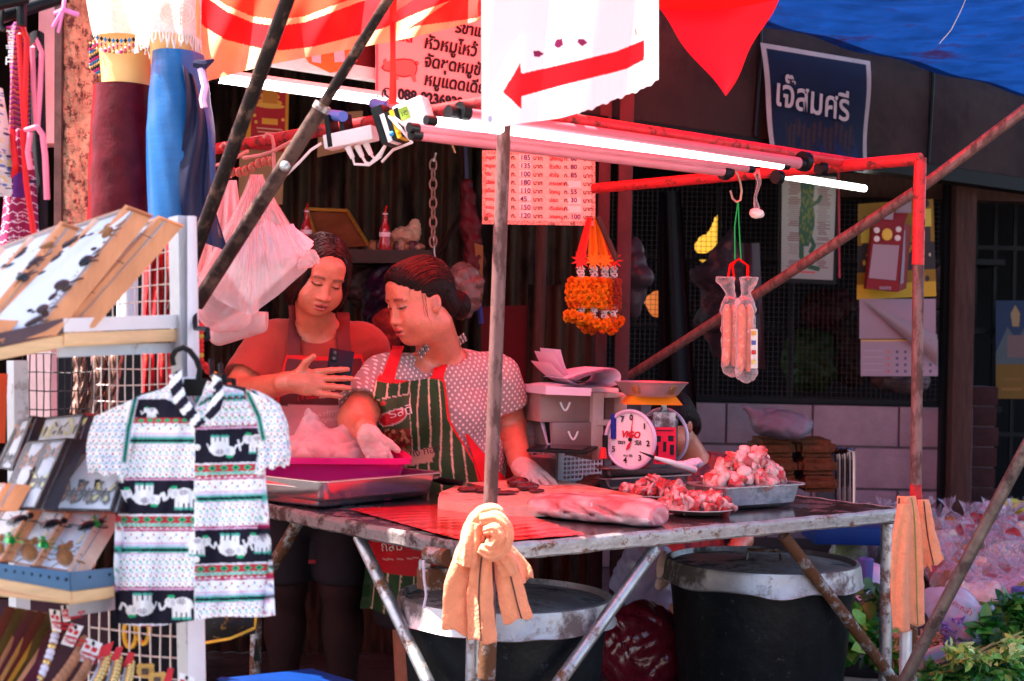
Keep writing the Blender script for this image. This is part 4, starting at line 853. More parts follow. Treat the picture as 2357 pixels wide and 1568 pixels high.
# power strips and meter tied to the left rail
PW=M('pinkish_white_case', (.80, .66, .66), .35, 0, .06, 8)
ps=thing('power_strip', 'white power strip taped under the left rail with plugs hanging', 'power strip', tuple(P(810, 315, 3.45)))
rl=Vector((.93, -.32, .17));rR=rotto(rl)
MB().box(P(808, 318, 3.42), (.125, .04, .034), rR, bev=.004).build('case', PW, ps)
for x in (770, 802):MB().box(P(x-4, 305-(x-770)*.2, 3.44), (.012, .05, .075), rR).build('tape_band', BLACK, ps)
ends=[]
for i, (x, y) in enumerate(((800, 338), (822, 335), (842, 330))):
    a, b=P(x, y, 3.42), P(x+12, y+26, 3.42);pg=MB().tube([a, b], [.008, .0055], 8).build('plug', PW, ps)
    e=[b, P(x+16+4*i, y+40, 3.42), P(850+3*i, 380-4*i, 3.42), P(875, 362-5*i, 3.4), P(898+5*i, 312-5*i, 3.36)]
    MB().tube(e, .0033, 6).build('cord', PW, pg)
MB().tube([P(740, 330, 3.44), P(715, 346, 3.44), P(688, 375, 3.44), P(660, 402, 3.46), P(630, 415, 3.5)], .0033, 6).build('drooping_cable', PW, label='pinkish white cable drooping left from the power strip', cat='cable')
pmt=thing('power_meter', 'white socket box with a green display tied to the left rail', 'power meter', tuple(P(955, 270, 3.3)))
mR2=rotto(rl)@Matrix.Rotation(-.18, 3, 'Y')
MB().box(P(955, 270, 3.3), (.075, .05, .072), mR2, bev=.006).build('case', PW, pmt)
fx=mR2@Vector((1, 0, 0));fz=mR2@Vector((0, 0, 1));fo=-(mR2@Vector((0, 1, 0)))*.026;pc0=P(955, 270, 3.3)
sc_=MB().box(pc0+fo-fx*.012+fz*.010, (.022, .002, .028), mR2).build('display', M('green_lcd', (.28, .42, .05), .3, 0, .05), pmt)
text('1C', pc0+fo*1.05-fx*.02+fz*.004, fx, fz, .014, INK, sc_, lift=.0015)
for dx, dz, cc in ((-.006, -.022, (.15, .5, .03)), (-.036, -.024, (.75, .35, .01)), (-.055, -.022, (.05, .3, .7))):
    MB().sphere(pc0+fo+fx*dx+fz*dz, .006, 8, 5).build('button', M('button_%d'%int(abs(dx)*1000), cc, .4, 0, 0), pmt)
for dx, mt in ((-.028, BLACK), (-.040, M('amber_strip', (.75, .38, .02), .4, 0, 0)), (-.052, BLACK), (-.064, PW), (-.078, BLACK)):MB().box(pc0+fx*dx-fz*.004, (.011, .052, .066), mR2).build('tape_band', mt, pmt)
MB().box(P(886, 288, 3.34), (.030, .045, .085), mR2, bev=.004).build('black_adapter', BLACK, label='black plug adapter strapped beside the white socket box', cat='adapter')
MB().tube([P(905, 270, 3.27), P(950, 302, 3.26), P(1010, 294, 3.26), P(1045, 284, 3.25)], .0035, 6).build('drooping_cable', PW, label='pale cable looping across the white socket box to the banner', cat='cable')
MB().tube([P(890, 262, 3.3), P(925, 300, 3.27), P(948, 328, 3.28), P(905, 345, 3.35), P(880, 372, 3.4)], .0034, 6).build('drooping_cable', PW, label='pale cable dropping from the socket box to the hanging plugs', cat='cable')
for (x0, y0, x1, y1) in ((736, 262, 790, 268), (860, 238, 892, 246)):
    MB().tube([P(x0, y0, 3.5), P(x1, y1, 3.4)], .0125, 12).build('blue_tube', M('blue_pipe', (.10, .18, .55), .35, 0, .1), label='short blue plastic tube end tied %s the left rail'%('under' if x0<800 else 'on top of'), cat='tube')
MB().tube([P(898, 240, 3.42), P(925, 256, 3.3)], .014, 10).build('taped_bundle', PINKT, label='pale taped bundle on the rail by the red ribbon', cat='bundle')
for i, (x, wv) in enumerate(((900, 1), (909, -1))):
    MB().grid(lambda u, v:P(x-5+10*u+3*wv*math.sin(v*3), -20+260*v, 3.28-.01*math.sin(v*4+i)), 3, 20).build('red_ribbon', RT, label='thin red ribbon hanging from the roof to the socket box, %s'%('left one' if i==0 else 'right one'), cat='ribbon')
MB().tube([P(1028, 300, 3.2), P(1048, 352, 3.22)], .0022, 5).build('string', M('brown_string', (.3, .12, .06), .8, 0, 0), label='short brown string dangling under the tubes left of the post', cat='string')
# hangers on the left rail
HG=M('pink_hanger', (.55, .20, .18), .4, 0, .1, 9)
for i, (x, lab) in enumerate(((520, 'coral plastic clothes hanger at the far end of the left rail'), (620, 'coral plastic clothes hanger nearer the jointed pole'))):
    h_=thing('clothes_hanger', lab, 'hanger', tuple(P(x, 360, 3.85-.2*i)), 'coral clothes hangers');d_=3.85-.2*i;y0=344-22*i
    MB().tube([P(x+10, y0+26, d_), P(x+10, y0+12, d_), P(x+6, y0-8, d_), P(x-6, y0-14, d_), P(x-14, y0-4, d_)], .0045, 8).build('hook', HG, h_)
    MB().tube([P(x+10, y0+24, d_), P(x+10, y0+66, d_)], .0045, 8).build('stem', HG, h_)
    MB().tube([P(x-60, y0+42, d_+.05), P(x-20, y0+36, d_+.02), P(x+10, y0+26, d_), P(x+50, y0+4, d_-.06)], .0048, 8).build('arm', HG, h_)
bd=thing('bead_string', 'string of brownish red beads hanging across the coral hangers', 'beads', tuple(P(585, 392, 3.7)))
for k in range(7):MB().sphere(P(535+15*k, 396-4*k+5*math.sin(k), 3.72-.01*k), (.011, .010, .013), 10, 7).build('bead', M('amber_bead', (.40, .08, .05), .15, 0, .2, coat=.5), bd)
# S hooks with hanging goods
def shook(x, y0, y1, d, lab):
    q=[P(x+10*math.sin(2*math.pi*t)*(1 if t<.5 else .9), y0+(y1-y0)*t, d-.006) for t in np.linspace(.02, .98, 16)]
    a=[P(x-12, y0+10, d)]+q+[P(x-10, y1+4, d), P(x-17, y1-12, d)]
    MB().tube([P(x-2, y0, d)]+[P(x+9*t, y0+30*t-4, d) for t in (.4, 1)]+[P(x+12, y0+45, d), P(x+9, y1-4, d), P(x, y1, d), P(x-9, y1-8, d), P(x-14, y1-26, d)], .0034, 8).build('meat_hook', M('copper_hook', (.45, .22, .16), .3, .9, .1), label=lab, cat='hook')
shook(1695, 395, 465, 3.98, 'copper coloured S hook on the right red rail')
for i, dx in enumerate((-6, 4)):
    MB().tube([P(1699, 462, 3.98), P(1697+dx, 520, 3.98), P(1700+dx*1.4, 598, 3.98)], .0018, 5).build('green_string', M('green_twine', (.01, .32, .06), .6, 0, 0), label='%s strand of green twine holding the sausage bags'%('left' if i==0 else 'right'), cat='twine')
SAUS=M('sausage_skin', (.60, .13, .075), .3, 0, .3, 40, bump=.3, rust=(.72, .30, .20), rust_amt=.28, rust_scale=70)
FILM=M('clear_film', (.9, .72, .72), .06, 0, .05, 9, bump=1.6, bscale=30, alpha=.06, spec=1.0)
for i, (x, top, bot, lab) in enumerate(((1684, 690, 855, 'left clear bag of long pink sausages hanging on green twine'), (1716, 690, 868, 'right clear bag of long pink sausages hanging on green twine'))):
    o=thing('sausage_bag', lab, 'sausages', tuple(P(x, bot, 3.98-.02*i)), 'sausage bags on the twine');d_=3.985-.02*i
    for j, dx in enumerate((-11, 6) if i==0 else (-9, 8)):
        q=[P(x+dx+1.5*math.sin(t*4+j), top+10+(bot-top-22)*t, d_+.008*j) for t in np.linspace(0, 1, 12)]
        MB().tube(q, [.004]+[.0118]*10+[.004], 12).build('sausage', SAUS, o)
    f=Field(P(x, bot+20, d_)-Vector((.07, .06, 0)), P(x, 640, d_)+Vector((.07, .06, 0)), .0035)
    f.cap(P(x-2, top+14, d_), P(x+2, bot-12, d_), .026, .029, .01);f.cap(P(x, 686, d_), P(x, top+20, d_), .008, .024, .015);f.cap(P(x, 684, d_), P(x+(8 if i else -14), 640, d_), .007, .026, .012)
    me, _=f.mesh();wrinkle(me, .0035, 70, i);fm=link('film', me, FILM, o)
    MB().tube([P(x-8, 685, d_-.012), P(x+8, 688, d_-.012)], .003, 6).build('red_tie', RED, o)
    MB().tube([P(x-8+12*i, 640, d_), P(x-4+8*i, 610, d_), P(1700, 596, d_), P(x+2+4*i, 612, d_), P(x+6, 645, d_)], .003, 6).build('handle_loop', RT, o)
    if i==1:
        lb=MB().grid(lambda u, v:P(1728+16*u, 758+90*v, d_-.026+.012*u), 4, 4).build('paper_label', M('label_white', (.8, .6, .5), .5, 0, .05), o)
        for k, cc in enumerate(((.75, .3, .05), (.1, .1, .3), (.6, .03, .03), (.75, .45, .05))):MB().grid(lambda u, v:P(1730+11*u, 762+22*k+10*v, d_-.028+.012*u), 1, 1).build('print_band', M('label_band_%d'%k, cc, .5, 0, 0), lb)
fb=thing('tied_bag', 'small twisted bag of pale fat hanging at the right red rail', 'plastic bag', tuple(P(1745, 500, 4.02)))
MB().tube([P(1740, 392, 4.02), P(1748, 420, 4.02), P(1738, 455, 4.02), P(1742, 480, 4.02)], [.010, .006, .004, .009], 8).build('twisted_neck', FILM, fb);MB().tube([P(1743, 400, 4.03), P(1738, 470, 4.03)], .004, 6).build('dark_strip', BLACK, fb)
lump0=Field(P(1743, 491, 4.02)-Vector((.04, .04, .04)), P(1743, 491, 4.02)+Vector((.04, .04, .04)), .003);lump0.ell(P(1743, 492, 4.02), (.019, .015, .013), .01);lump0.ell(P(1735, 487, 4.02), (.01, .01, .008), .01);me, _=lump0.mesh();wrinkle(me, .002, 90);link('fat_piece', me, M('pale_fat', (.75, .55, .52), .3, 0, .1, 20, coat=.4), fb)
# ================================================================== signs
# pig sign
sg=thing('pig_sign', 'pink printed sign with a pig drawing and a phone number on the maroon board', 'sign', tuple(FP(.6, 2.2)))
SX=FD;SZ=Vector((0, 0, 1))
SGM=M('pink_sign', (.80, .42, .42), .4, 0, .06, 3, bump=.05)
q=[onF(868, 230, .03), onF(1150, 262, .03), onF(1150, -30, .03), onF(868, -20, .03)]
plate_=MB().hexa(q, -FN*.01).build('board', SGM, sg)
MB().tube([onF(868, 230, .035), onF(868, -20, .035)], .004, 6).build('edge_strip', PINKT, sg)
def ftext(s, x, y, size, mt, bold=.0, sh=0., sx=1.):text(s, onF(x, y, .032), FD, (0, 0, 1), size, mt, plate_, bold=bold, shear=sh, sx=sx)
for (s, x, y, z_) in (('หัวหมูไหว้', 974, 110, .058), ('จัดชุดหมูขันหมาก', 974, 153, .056), ('หมูแดดเดียวรส', 974, 195, .055), ('รขาแหละ', 1046, 74, .052)):ftext(s, x, y, z_, INK, .0016, .18)
ftext('088-9236939', 915, 228, .048, INK, .0022);ftext('ตัด', 912, 92, .05, RINK, .001)
PG=M('pig_pink', (.72, .16, .15), .5, 0, .1, 9);PGL=M('pig_line', (.30, .03, .03), .5, 0, 0)
def pigpoly(pts, mt, nm, out):MB().poly([onF(x, y, out) for x, y in pts], FN*.001).build(nm, mt, plate_)
pigpoly([(882, 140), (888, 134), (890, 142), (900, 141), (912, 138), (930, 136), (948, 138), (958, 145), (960, 158), (956, 172), (958, 188), (952, 189), (946, 174), (930, 177), (916, 174), (918, 184), (911, 184), (905, 168), (896, 164), (886, 162), (879, 156), (884, 150)], PG, 'pig_print', .0325)
MB().tube([onF(x, y, .034) for x, y in ((900, 141), (912, 138), (930, 136), (948, 138), (958, 145), (960, 158), (956, 172))], .0022, 5).build('pig_outline', PGL, plate_)
MB().tube([onF(x, y, .034) for x, y in ((884, 150), (879, 156), (886, 162), (896, 164), (905, 168), (916, 174), (930, 177), (946, 174))], .0022, 5).build('pig_outline', PGL, plate_)
MB().tube([onF(959+4*math.cos(a), 146+4*math.sin(a), .034) for a in np.linspace(0, 6, 12)], .0018, 5).build('pig_tail', PGL, plate_)
MB().tube([onF(891+11*math.cos(a), 217+14*math.sin(a), .034) for a in np.linspace(0, 2*math.pi, 20, endpoint=False)], .002, 5, closed=True).build('phone_icon', INK, plate_)
MB().tube([onF(886, 207, .034), onF(887, 218, .034), onF(896, 226, .034)], .004, 6).build('phone_icon', INK, plate_)
# orange sticker with round corners at the maroon board
st=thing('orange_sticker', 'orange pointed sticker half hidden under the backlit red cloth', 'sticker', tuple(onF(740, 140, .01)))
pl=MB().poly([onF(x, y, .006) for x, y in ((695, 120), (815, 108), (822, 140), (792, 162), (760, 168), (712, 145))], FN*.003).build('sheet', M('orange_print', (.72, .16, .03), .4, 0, .08), st)
MB().poly([onF(x, y, .011) for x, y in ((716, 118), (738, 116), (739, 146), (718, 143))], FN*.001).build('white_patch', PAPER, pl);MB().poly([onF(x, y, .011) for x, y in ((768, 114), (792, 112), (794, 142), (770, 144))], FN*.001).build('white_patch', PAPER, pl)
# price list sign
pr_=thing('price_sign', 'worn pink price list with handwritten numbers hanging behind the front post', 'sign', tuple(P(1240, 518, 4.95)))
cv=Canvas(1108, 344, 1372, 520, 210, 140, (.80, .42, .36));nzz=np.sin(cv.X*.21+3*np.sin(cv.Y*.09))*np.sin(cv.Y*.17+cv.X*.05)
cv.c*=(1+.07*nzz)[..., None];rr=RNG.random(cv.X.shape);edge_=np.minimum.reduce([cv.X-1108, 1372-cv.X, cv.Y-344, 520-cv.Y])
cv.put((edge_<9)&(rr<.45), (.36, .08, .05));cv.put(rr<.012, (.4, .12, .09))
for r in range(8):
    cv.rect(1194, 352+r*19.2, 1222, 367+r*19.2, (.86, .60, .58));
    if r in (3, 5, 6):cv.rect(1308, 356+r*19.6, 1338, 371+r*19.6, (.86, .60, .58))
for (x, y) in ((1117, 507), (1360, 506)):cv.ell(x, y, 6, 6, (.16, .05, .03))
P_SI=lambda x, y, o=0.:P(x, y, 4.95-o)
bd_=sheet('board', cv, lambda u, v:P_SI(1110+260*u, 346+(22-0)*u*0+4*u+170*v), vm('price_print', rough=.5, var=.05), pr_, thick=.004)
names=('หมูสามชั้น', 'หมูบด', 'ตับ', 'ไส้อ่อน', 'เนื้อแดง', 'กระดูก', 'กระดูกอ่อน', 'ซี่โครง');n2=('ไส้ใหญ่', 'ขั้วตับ', 'หัวใจ', 'กระเพาะ', 'ไตหมู', 'ปอด', 'ตับอ่อน', 'เศษหมู')
v1=('185', '135', '100', '180', '110', '45', '150', '120');v2=('60', '80', '85', '', '55', '30', '', '100')
SX1=(1, 0, 0)
for r in range(8):
    y=366+r*19.1
    for s, x, mt, z_ in ((names[r], 1118, RINK, .013), ('ก.', 1176, INK, .017), (v1[r], 1197, M('blue_ink', (.02, .015, .12), .5, 0, 0), .019), ('บาท', 1227, INK, .016), (n2[r], 1264, RINK, .014), ('ก.', 1298, INK, .016), (v2[r], 1313, M('blue_ink'), .018), ('บาท', 1342, INK, .016)):
        if s:text(s, P_SI(x, y+(x-1110)*.022, .003), SX1, SZ, z_*1.25, mt, bd_, bold=.0004)
text('60', P_SI(1312, 518, .003), SX1, SZ, .018, INK, bd_);text('กก', P_SI(1262, 519, .003), SX1, SZ, .018, INK, bd_)
# white arrow banner
wb=thing('arrow_banner', 'white cloth banner with a red arrow pointing left hanging in front of the stall', 'banner', tuple(P(1300, 300, 2.95)))
WX=[1108, 1180, 1290, 1352, 1402, 1452, 1480, 1518];WY=[303, 287, 272, 255, 235, 216, 205, 183]
cv=Canvas(1105, -300, 1520, 305, 330, 480, (.82, .80, .78));RA=(.58, .010, .016)
cv.poly([(1158, 212), (1197, 145), (1200, 170), (1380, 128), (1420, 118), (1483, 92), (1482, 138), (1445, 158), (1420, 165), (1300, 195), (1200, 222), (1200, 252)], RA)
for pts in ([(1228, 118), (1240, 116), (1252, 124), (1240, 132), (1229, 130)], [(1280, 92), (1294, 88), (1297, 104), (1285, 112), (1275, 105)], [(1330, 90), (1344, 90), (1352, 99), (1340, 107), (1334, 103), (1328, 98)]):cv.poly(pts, (.16, .015, .07))
cv.line([(1465, 80), (1463, 68)], 4, (.75, .25, .2));cv.ell(1128, 274, 5, 8, (.25, .3, .45))
cvb=Canvas(0, 0, 1, 1, 330, 480, (1, 1, 1))
def wy(x):return np.interp(x, WX, WY)+2.0*np.sin(x*.19)*(x>1330)+1.2*np.sin(x*.37)*(x>1330)
for j in range(480):
    xs=1108+408*np.linspace(0, 1, 330);cvb.c[j]=cv.at(xs, -300+(wy(xs)+300)*(j/479))
def wbf(u, v):
    x=1108+408*u;y=-300+(float(wy(x))+300)*v;cr=6*math.sin(v*2.6)*u
    return P(x+cr*.0, y, 2.93+.10*u+.012*math.sin(u*11+v*2)-.02*v+.05*(u-.5)**2)
sheet('cloth', cvb, wbf, vm('white_banner_print', rough=.6, var=.03, scale=3, translucent=.4, bump=.2, bscale=14), wb)
# blue shop sign
bs=thing('blue_shop_sign', 'dark blue cloth sign with white border and Thai lettering hanging on the fascia', 'sign', tuple(onF(1880, 380, .06)))
NB=(.004, .006, .030);WB_=(.34, .26, .28)
cv=Canvas(0, 0, 100, 130, 150, 195, NB);cv.rect(0, 0, 100, 5, WB_);cv.rect(0, 0, 4.5, 130, WB_);cv.rect(95.5, 0, 100, 130, WB_)
pe=(np.sin(cv.X*.35)*9+np.sin(cv.X*.9+2)*5+np.sin(cv.X*2.1)*3);cv.put((cv.Y>78+pe*.4)&(cv.Y<104+pe)&(cv.X>18)&(cv.X<84)&(np.sin(cv.X*1.3+cv.Y*.12)>-.5), (.03, .012, .018));cv.put((cv.Y>108+pe)&(cv.X>50)&(cv.X<92), (.006, .010, .06))
sq=[onF(1750, 98, .05), onF(2003, 141, .05), onF(2000, 395, .05), onF(1775, 395, .05)];sb=bil(sq)
clo=sheet('cloth', cv, lambda u, v:sb(u, v)+FN*(.012*math.sin(u*9+v*2)*v+.006*math.sin(v*7)), vm('sign_print', rough=.7, var=.15, scale=9), bs)
text('เจ๊สมศรี', onF(1781, 240, .075), (FD*.985+Vector((0, 0, -.04))), (0, 0, 1), .150, M('sign_white', (.42, .33, .35), .6, 0, .15, 9), clo, bold=.002, sx=.96)
# poster on the corrugated wall, upper left, and cream boards
tp=thing('temple_poster', 'red and yellow poster with a golden temple on the corrugated wall', 'poster', tuple(P(618, 340, 5.6)))
cv=Canvas(565, 175, 668, 345, 100, 160, (.42, .02, .03));cv.rect(565, 175, 578, 345, (.70, .38, .03));cv.rect(660, 175, 668, 345, (.6, .3, .03))
for k in range(4):cv.ell(622, 232-14*k, 30-6*k, 9, (.72, .42, .05))
cv.rect(605, 190, 640, 235, (.55, .25, .03));cv.ell(622, 240, 36, 6, (.75, .48, .08));cv.rect(604, 270, 642, 283, (.75, .42, .05))
for k in range(4):cv.rect(592+3*k, 292+9*k, 654-4*k, 295+9*k, (.70, .45, .30))
for (x, y) in ((586, 265), (590, 280), (655, 270), (648, 205), (590, 205)):cv.ell(x, y, 4, 4, (.75, .5, .08))
sheet('print', cv, lambda u, v:P(568+98*u-4*v, 175+8*u+168*v, 5.62), vm('poster_print', rough=.35, var=.05), tp)
MB().hexa([P(548, 480, 5.66), P(650, 470, 5.66), P(655, 330, 5.66), P(552, 335, 5.66)], (0, .01, 0)).build('cream_board', M('cream_card', (.40, .26, .14), .7, 0, .15, 8), label='cream cardboard sheet on the wall behind the coral hangers', cat='board')
MB().hexa([P(730, 362, 5.6), P(830, 340, 5.6), P(835, 255, 5.62), P(735, 262, 5.62)], (0, .008, 0)).build('cream_paper', MATS['cream_card'], label='torn cream paper on the corrugated wall behind the power strip', cat='paper')
# ================================================================== shelf at the back with bottles, frame, chain, umbrella
sh=thing('back_shelf', 'dark wooden shelf on the corrugated wall behind the two women', 'shelf', tuple(P(820, 590, 5.35)))
MB().hexa([P(630, 604, 5.2), P(1000, 606, 5.2), P(1000, 576, 5.2), P(630, 572, 5.2)], (0, .34, 0)).build('board', DWOOD, sh);MB().tube([P(1000, 596, 5.3), P(1080, 470, 5.55)], .012, 8).build('strut', DWOOD, sh)
def bottle(lab, x, yb, yt, d):
    o=thing('red_bottle', lab, 'bottle', tuple(P(x, yb, d)), 'red drink bottles on the back shelf');c_=P(x, yb, d);h_=P(x, yt, d).z-c_.z;r=h_*.155
    MB().lathe([(.001, 0), (r*.9, 0), (r, h_*.05), (r, h_*.2), (r*.86, h_*.3), (r*.95, h_*.48), (r*.75, h_*.6), (r*.42, h_*.76), (r*.36, h_*.93), (r*.44, h_*.95), (r*.40, h_), (.001, h_)], c_, 24).build('glass', M('red_drink', (.28, .008, .015), .06, 0, .1, coat=1.), o)
    MB().lathe([(r*.91, h_*.36), (r*.97, h_*.47)], c_, 20).build('label', PAPER, o);MB().tube([c_+Vector((0, 0, h_)), c_+Vector((.004, 0, h_*1.16))], .003, 6).build('straw', RT, o);MB().lathe([(r*.44, h_*.93), (r*.46, h_*.96)], c_, 16).build('cap', PAPER, o)
bottle('red drink bottle with a straw at the right of the shelf', 885, 578, 488, 5.3);bottle('red drink bottle with a straw above the younger woman', 704, 572, 482, 5.3)
pf=thing('picture_frame', 'gold edged picture frame lying tilted on the back shelf', 'picture frame', tuple(P(800, 570, 5.45)))
MB().hexa([P(735, 572, 5.45), P(850, 566, 5.45), P(800, 486, 5.6), P(706, 482, 5.6)], (0, .012, 0)).build('picture', M('brown_print', (.22, .07, .03), .5, 0, .3, 9), pf)
for (a, b) in (((850, 568), (800, 486)), ((735, 574), (706, 480)), ((706, 481), (800, 485))):MB().tube([P(*a, 5.43 if a[1]>500 else 5.58), P(*b, 5.58 if b[1]<500 else 5.43)], .007, 8).build('gold_edge', M('gold_edge', (.65, .34, .06), .35, .6, .2, 40), pf)
for i in range(9):lump('shelf_oddment', 'dark small oddments heaped on the back shelf beside the bottle', 'oddment', [(P(860+13*i+RNG.uniform(-4, 4), 570, 5.35), (.022, .02, RNG.uniform(.012, .04)), .01)], M('oddment_%d'%(i%3), ((.20, .12, .05), (.09, .04, .05), (.30, .20, .14))[i%3], .4, .2, .3), .006, .004, group='oddments on the back shelf')
lump('plastic_bag', 'crumpled cream bag on the shelf right of the bottle', 'plastic bag', [(P(930, 545, 5.45), (.05, .04, .035), .02), (P(955, 528, 5.47), (.02, .02, .04), .03)], M('cream_bag', (.55, .40, .28), .4, 0, .2, 12, bump=.8), .006, .006)
ch=thing('hanging_chain', 'pale plastic chain hanging beside the umbrella at the back wall', 'chain', tuple(P(998, 560, 5.2)))
for k in range(9):
    c_=P(997, 380+22*k, 5.2);ax=Vector((1, 0, 0)) if k%2==0 else Vector((.35, .9, 0)).normalized()
    MB().tube([c_+ax*(.012*math.cos(a))+Vector((0, 0, .021*math.sin(a))) for a in np.linspace(0, 2*math.pi, 14, endpoint=False)], .0035, 6, closed=True).build('chain_link', M('pale_chain', (.26, .17, .14), .4, .2, .2), ch)
MB().tube([P(998, 545, 5.19), P(1000, 585, 5.19), P(1006, 610, 5.19)], .003, 6).build('hook', STEEL, ch);MB().tube([P(1004, 352, 5.2), P(998, 372, 5.2)], .004, 6).build('hook', STEEL, ch)
um=thing('umbrella', 'folded maroon umbrella hanging upside down on the back wall', 'umbrella', tuple(P(1095, 780, 5.3)))
MB().tube([P(1072, 336, 5.3), P(1075, 420, 5.3)], .007, 8).build('handle', M('blue_handle', (.03, .04, .10), .3, 0, 0), um)
fd=Field(P(1040, 720, 5.3)-Vector((0, .09, 0)), P(1130, 400, 5.3)+Vector((0, .09, 0)), .006)
fd.cap(P(1076, 425, 5.3), P(1083, 520, 5.3), .020, .034, .02);fd.cap(P(1083, 520, 5.3), P(1092, 600, 5.3), .032, .034, .02);fd.cap(P(1092, 600, 5.3), P(1104, 700, 5.3), .032, .009, .02);me, _=fd.mesh();wrinkle(me, .006, 34);link('canopy', me, M('maroon_canopy', (.06, .006, .010), .45, 0, .4, 14), um)
MB().hexa([P(1092, 560, 5.26), P(1112, 565, 5.27), P(1110, 690, 5.28), P(1102, 692, 5.28)], (0, .004, 0)).build('tan_panel', M('tan_print', (.20, .09, .03), .6, 0, .3, 30), um);MB().tube([P(1103, 700, 5.3), P(1108, 745, 5.3)], .010, 8).build('tip', M('blue_tip', (.03, .05, .25), .4, 0, 0), um)
for i, (x, y, d_, r_, lab) in enumerate(((1070, 670, 5.2, (.06, .05, .10), 'crumpled clear bag hanging below the umbrella'), (840, 650, 5.4, (.09, .06, .09), 'dull grey bag hanging between the two women'), (900, 700, 5.3, (.10, .08, .16), 'dark purple bag behind the woman with the bun'))):
    fd=bagfield(P(x, y, d_), r_, 4, .008);me, _=fd.mesh();wrinkle(me, .010, 34, i);link('hanging_bag', me, (M('dull_clear_bag', (.22, .12, .11), .15, 0, .2, 10, bump=1.5, bscale=26, alpha=.5, spec=.8) if i==0 else M('dark_bag_%d'%i, ((0, 0, 0), (.03, .02, .02), (.012, .004, .014))[i], .3, 0, .3, bump=1.)), label=lab, cat='bag')
fd=bagfield(P(890, 770, 5.0), (.05, .05, .09), 4, .007);me, _=fd.mesh();link('floral_cloth', me, M('floral_red', (.08, .006, .006), .7, 0, 0, rust=(.22, .03, .02), rust_amt=.45, rust_scale=26), label='red patterned cloth hanging beside the face of the woman with the bun', cat='cloth')
# white goods bags hanging at left from the hangers
WBG=M('white_carrier_bag', (.80, .58, .58), .2, 0, .06, 8, bump=1.6, bscale=26, translucent=.4, spec=.6, alpha=.9, stretch=(2, 2, .6))
CBG=M('clear_carrier_bag', (.85, .66, .68), .1, 0, .06, 8, bump=1.0, bscale=30, translucent=.3, alpha=.36, spec=.8, stretch=(2, 2, .5))
hb=thing('carrier_bag', 'big white carrier bag of foam boxes hanging left of the younger woman', 'plastic bag', tuple(P(620, 720, 3.75)))
PK=lambda x, y, o=0.:P(x, y, 3.72+o)
bx_=MB().hexa([PK(572, 708), PK(696, 596), PK(632, 548, .03), PK(500, 604)], (.02, .11, .05)).mesh();bm=bmesh.new();bm.from_mesh(bx_);bmesh.ops.recalc_face_normals(bm, faces=bm.faces);bmesh.ops.bevel(bm, geom=bm.edges[:], offset=.006, segments=2, affect='EDGES');bm.to_mesh(bx_);bm.free()
link('foam_box', bx_, M('white_foam', (.86, .74, .76), .6, 0, .04, 8, bump=.2), hb)
MB().hexa([PK(540, 560, -.01), PK(600, 520, -.02), PK(650, 560, -.01), PK(560, 620, -.02)], (.01, .05, .02)).hexa([PK(600, 545, -.012), PK(660, 530, 0), PK(690, 585, -.01), PK(620, 610, -.015)], (.01, .04, .02)).build('paper_wrap', PAPER, hb, kind='stuff')
OUT=[(452, 640), (500, 690), (560, 722), (580, 724), (640, 680), (706, 622), (722, 594)]
def film(ap, out, d, nm, amp=.02, back=0.):
    ox, oy=[o[0] for o in out], [o[1] for o in out];tt=np.linspace(0, 1, len(out))
    def fn(u, v):
        ex, ey=np.interp(u, tt, ox), np.interp(u, tt, oy);k=v**1.15;x=ap[0]+(u-.5)*26*(1-v)+(ex-ap[0])*k;y=ap[1]+(ey-ap[1])*v
        pl=math.sin(u*70+2*math.sin(v*3))+.6*math.sin(u*131+1);return P(x, y, d+(back if back else -.065)*math.sin(math.pi*min(1, v*1.02))**.8+amp*.35*pl*(1-v)**.7*min(1, v*5)+.004*math.sin(u*33+v*21))
    MB().grid(fn, 120, 40).build(nm, CBG, hb, fix=False)
film((588, 402), OUT, 3.72, 'bag_front');film((592, 402), OUT, 3.73, 'bag_back', .02, .13)
fd=Field(P(690, 640, 3.7)-Vector((.03, .08, 0)), P(740, 570, 3.7)+Vector((.02, .08, 0)), .004);fd.cap(P(696, 610, 3.7), P(718, 594, 3.7), .012, .018, .02);me, _=fd.mesh();wrinkle(me, .006, 80);link('ruffle', me, CBG, hb)
hb2=thing('carrier_bag', 'crumpled clear bag hanging lowest, behind the two poles', 'plastic bag', tuple(P(520, 780, 3.8)))
fd=bagfield(P(520, 690, 3.82), (.085, .07, .085), 6, .006);me, _=fd.mesh();wrinkle(me, .007, 36);link('bag_body', me, CBG, hb2)
fd=Field(P(470, 800, 3.85)-Vector((0, .1, 0)), P(610, 720, 3.85)+Vector((0, .1, 0)), .006);fd.cap(P(505, 770, 3.85), P(590, 735, 3.85), .03, .04, .02);me, _=fd.mesh();link('white_bundle', me, WBG, hb2)
hb3=thing('carrier_bag', 'pale carrier bag hanging behind the dark leaning pole', 'plastic bag', tuple(P(500, 640, 3.95)))
m=MB();m.grid(lambda u, v:P(505+40*u-55*v*(1-u)+25*v*u, 415+220*v, 3.92+.02*math.sin(u*20)*v-.05*math.sin(math.pi*v)), 30, 20);m.build('bag_body', WBG, hb3)
